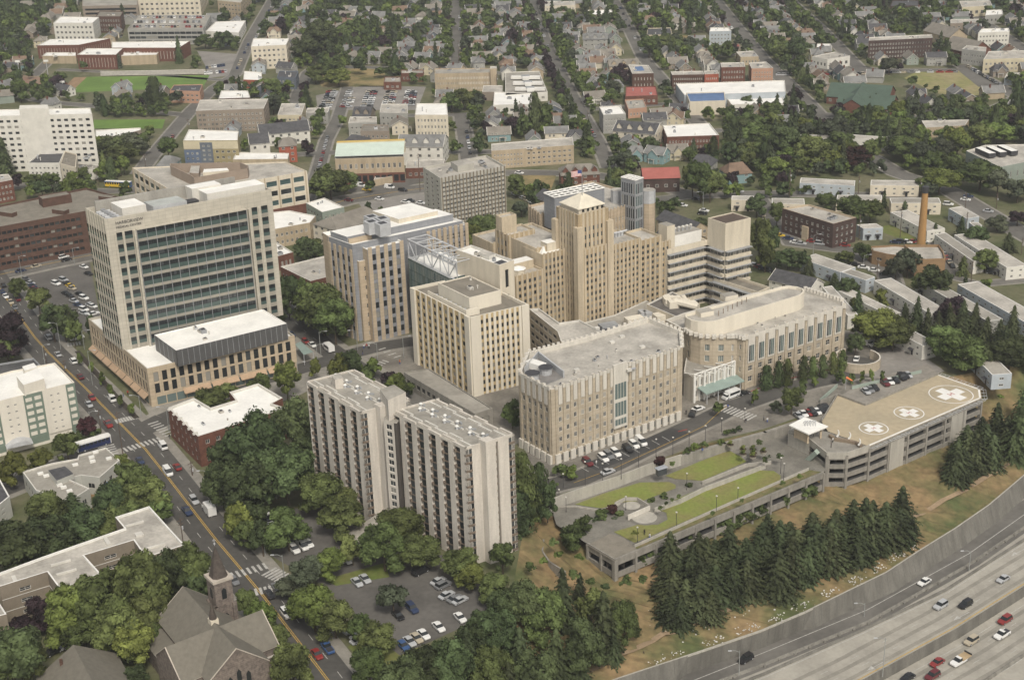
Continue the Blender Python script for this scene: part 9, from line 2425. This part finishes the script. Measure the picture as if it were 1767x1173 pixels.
# ---------------------------------------------------------------- labels that single things out
LMK = [(390,1090,'stone church'),(120,1000,'stepped tan block'),(120,830,'daycare building'),(60,710,'white and green flats'),(235,745,'big avenue crossing'),(440,1010,'lower avenue crossing'),(400,740,'white roofed brick flats'),(590,780,'left concrete slab tower'),(790,870,'right concrete slab tower'),(310,520,'glass office tower'),(105,510,'tower car park'),(690,1040,'looping car park'),(640,500,'tan panelled wing'),(810,600,'cream pilastered block'),(1040,700,'crenellated front wing'),(1330,600,'curved hospital wing'),(1230,680,'green entrance canopy'),(1580,695,'helicopter deck'),(1230,870,'lawn roofed garage'),(1590,400,'tall chimney'),(1410,385,'dark brick flats'),(1690,520,'right hand terraces'),(1235,450,'windowed cream wing'),(1000,440,'pyramid roofed tower'),(800,330,'grey slab tower'),(640,290,'mint roofed building'),(365,255,'blue and yellow flats'),(90,240,'white ten storey block'),(240,145,'sports field'),(290,40,'open roof garage'),(200,95,'ribbed school halls'),(460,95,'lone white office'),(640,165,'leafy car park'),(800,138,'long institutional building'),(905,145,'stepped roof light school'),(1105,130,'blue tarpaulin mill'),(1260,155,'barrel roofed warehouse'),(1290,112,'square brown brick block'),(1240,60,'pale blue cube block'),(1555,80,'long dark brick block'),(1490,160,'green roofed school'),(1640,145,'dry grass park'),(1715,60,'white four storey block'),(1720,270,'three monitor hall'),(1190,235,'light court brick flats'),(920,262,'long tan balcony flats'),(1000,300,'old brick school'),(1140,300,'red roofed hall'),(1600,1050,'freeway'),(70,415,'brown brick offices'),(385,310,'wide beige office'),(700,235,'white gabled flats'),(1145,55,'dark ribbed roof hall'),(1025,62,'grey townhouse cluster'),(965,8,'top cream flats'),(1740,300,'right edge trees'),(1060,210,'dark gabled terrace')]
O1 = ['', 'first', 'second', 'third', 'fourth', 'fifth', 'sixth', 'seventh', 'eighth', 'ninth', 'tenth', 'eleventh', 'twelfth', 'thirteenth', 'fourteenth', 'fifteenth', 'sixteenth', 'seventeenth', 'eighteenth', 'nineteenth', 'twentieth']
def ordn(n): return O1[n] if n <= 20 else {2: 'twenty', 3: 'thirty', 4: 'forty', 5: 'fifty'}[n // 10]+('-' + O1[n % 10] if n % 10 else 'th')
def label_all(items, group):
    B_ = {}
    for it in items:
        o, look, cat = it[:3]; x, y, _ = PX(o.location); best = min(LMK, key=lambda l: (l[0] - x) ** 2+((l[1] - y)*1.3) ** 2); dx, dy = x - best[0], y - best[1]
        side = ('right of' if dx > 0 else 'left of') if abs(dx) > abs(dy) else ('below' if dy > 0 else 'above')
        B_.setdefault((look, best[2], side),[]).append((dx * dx + dy * dy, o, cat))
    for (look, lm, side), L in B_.items():
        L.sort(key=lambda t: t[0])
        for i, (_, o, cat) in enumerate(L):
            s = '' if len(L) == 1 else (', nearest to it' if i == 0 else ', ' + ordn(i + 1) + ' nearest to it')
            tag(o, f'{look} {side} the {lm}{s}', cat, group)
label_all(HOUSES, 'detached houses in the residential streets'); label_all(TREEOBJ, 'trees of the neighbourhood'); label_all(COBJ, 'cars on the streets and car parks')
label_all(POLES, 'lamps and poles'); label_all(PEO, 'people outdoors'); label_all(PL, 'planters on the plaza')
# ---------------------------------------------------------------- air
if HAZE:
    m = MB(); m.box((0,2400,-24.5),7000,5400,24.5+215, None); 
    me = bpy.data.meshes.new('haze'); bmx = bmesh.new(); bmesh.ops.create_cube(bmx, size=1); bmx.to_mesh(me); bmx.free()
    o = bpy.data.objects.new('haze', me); COL.objects.link(o); o.scale = (9000,7000,240); o.location = (0,2500,95); o['kind'] = 'stuff'; tag(o, 'thin pale haze over the whole town', 'haze')
    hm = bpy.data.materials.new('haze'); hm.use_nodes = True; n = hm.node_tree.nodes; n.clear(); out = n.new('ShaderNodeOutputMaterial'); pv = n.new('ShaderNodeVolumePrincipled'); pv.inputs['Color'].default_value = (.86,.88,.90,1); pv.inputs['Density'].default_value = HAZE; pv.inputs['Anisotropy'].default_value = .2
    hm.node_tree.links.new(pv.outputs[0], out.inputs['Volume']); me.materials.append(hm)
bpy.context.view_layer.update()
print('objects', len(bpy.data.objects))
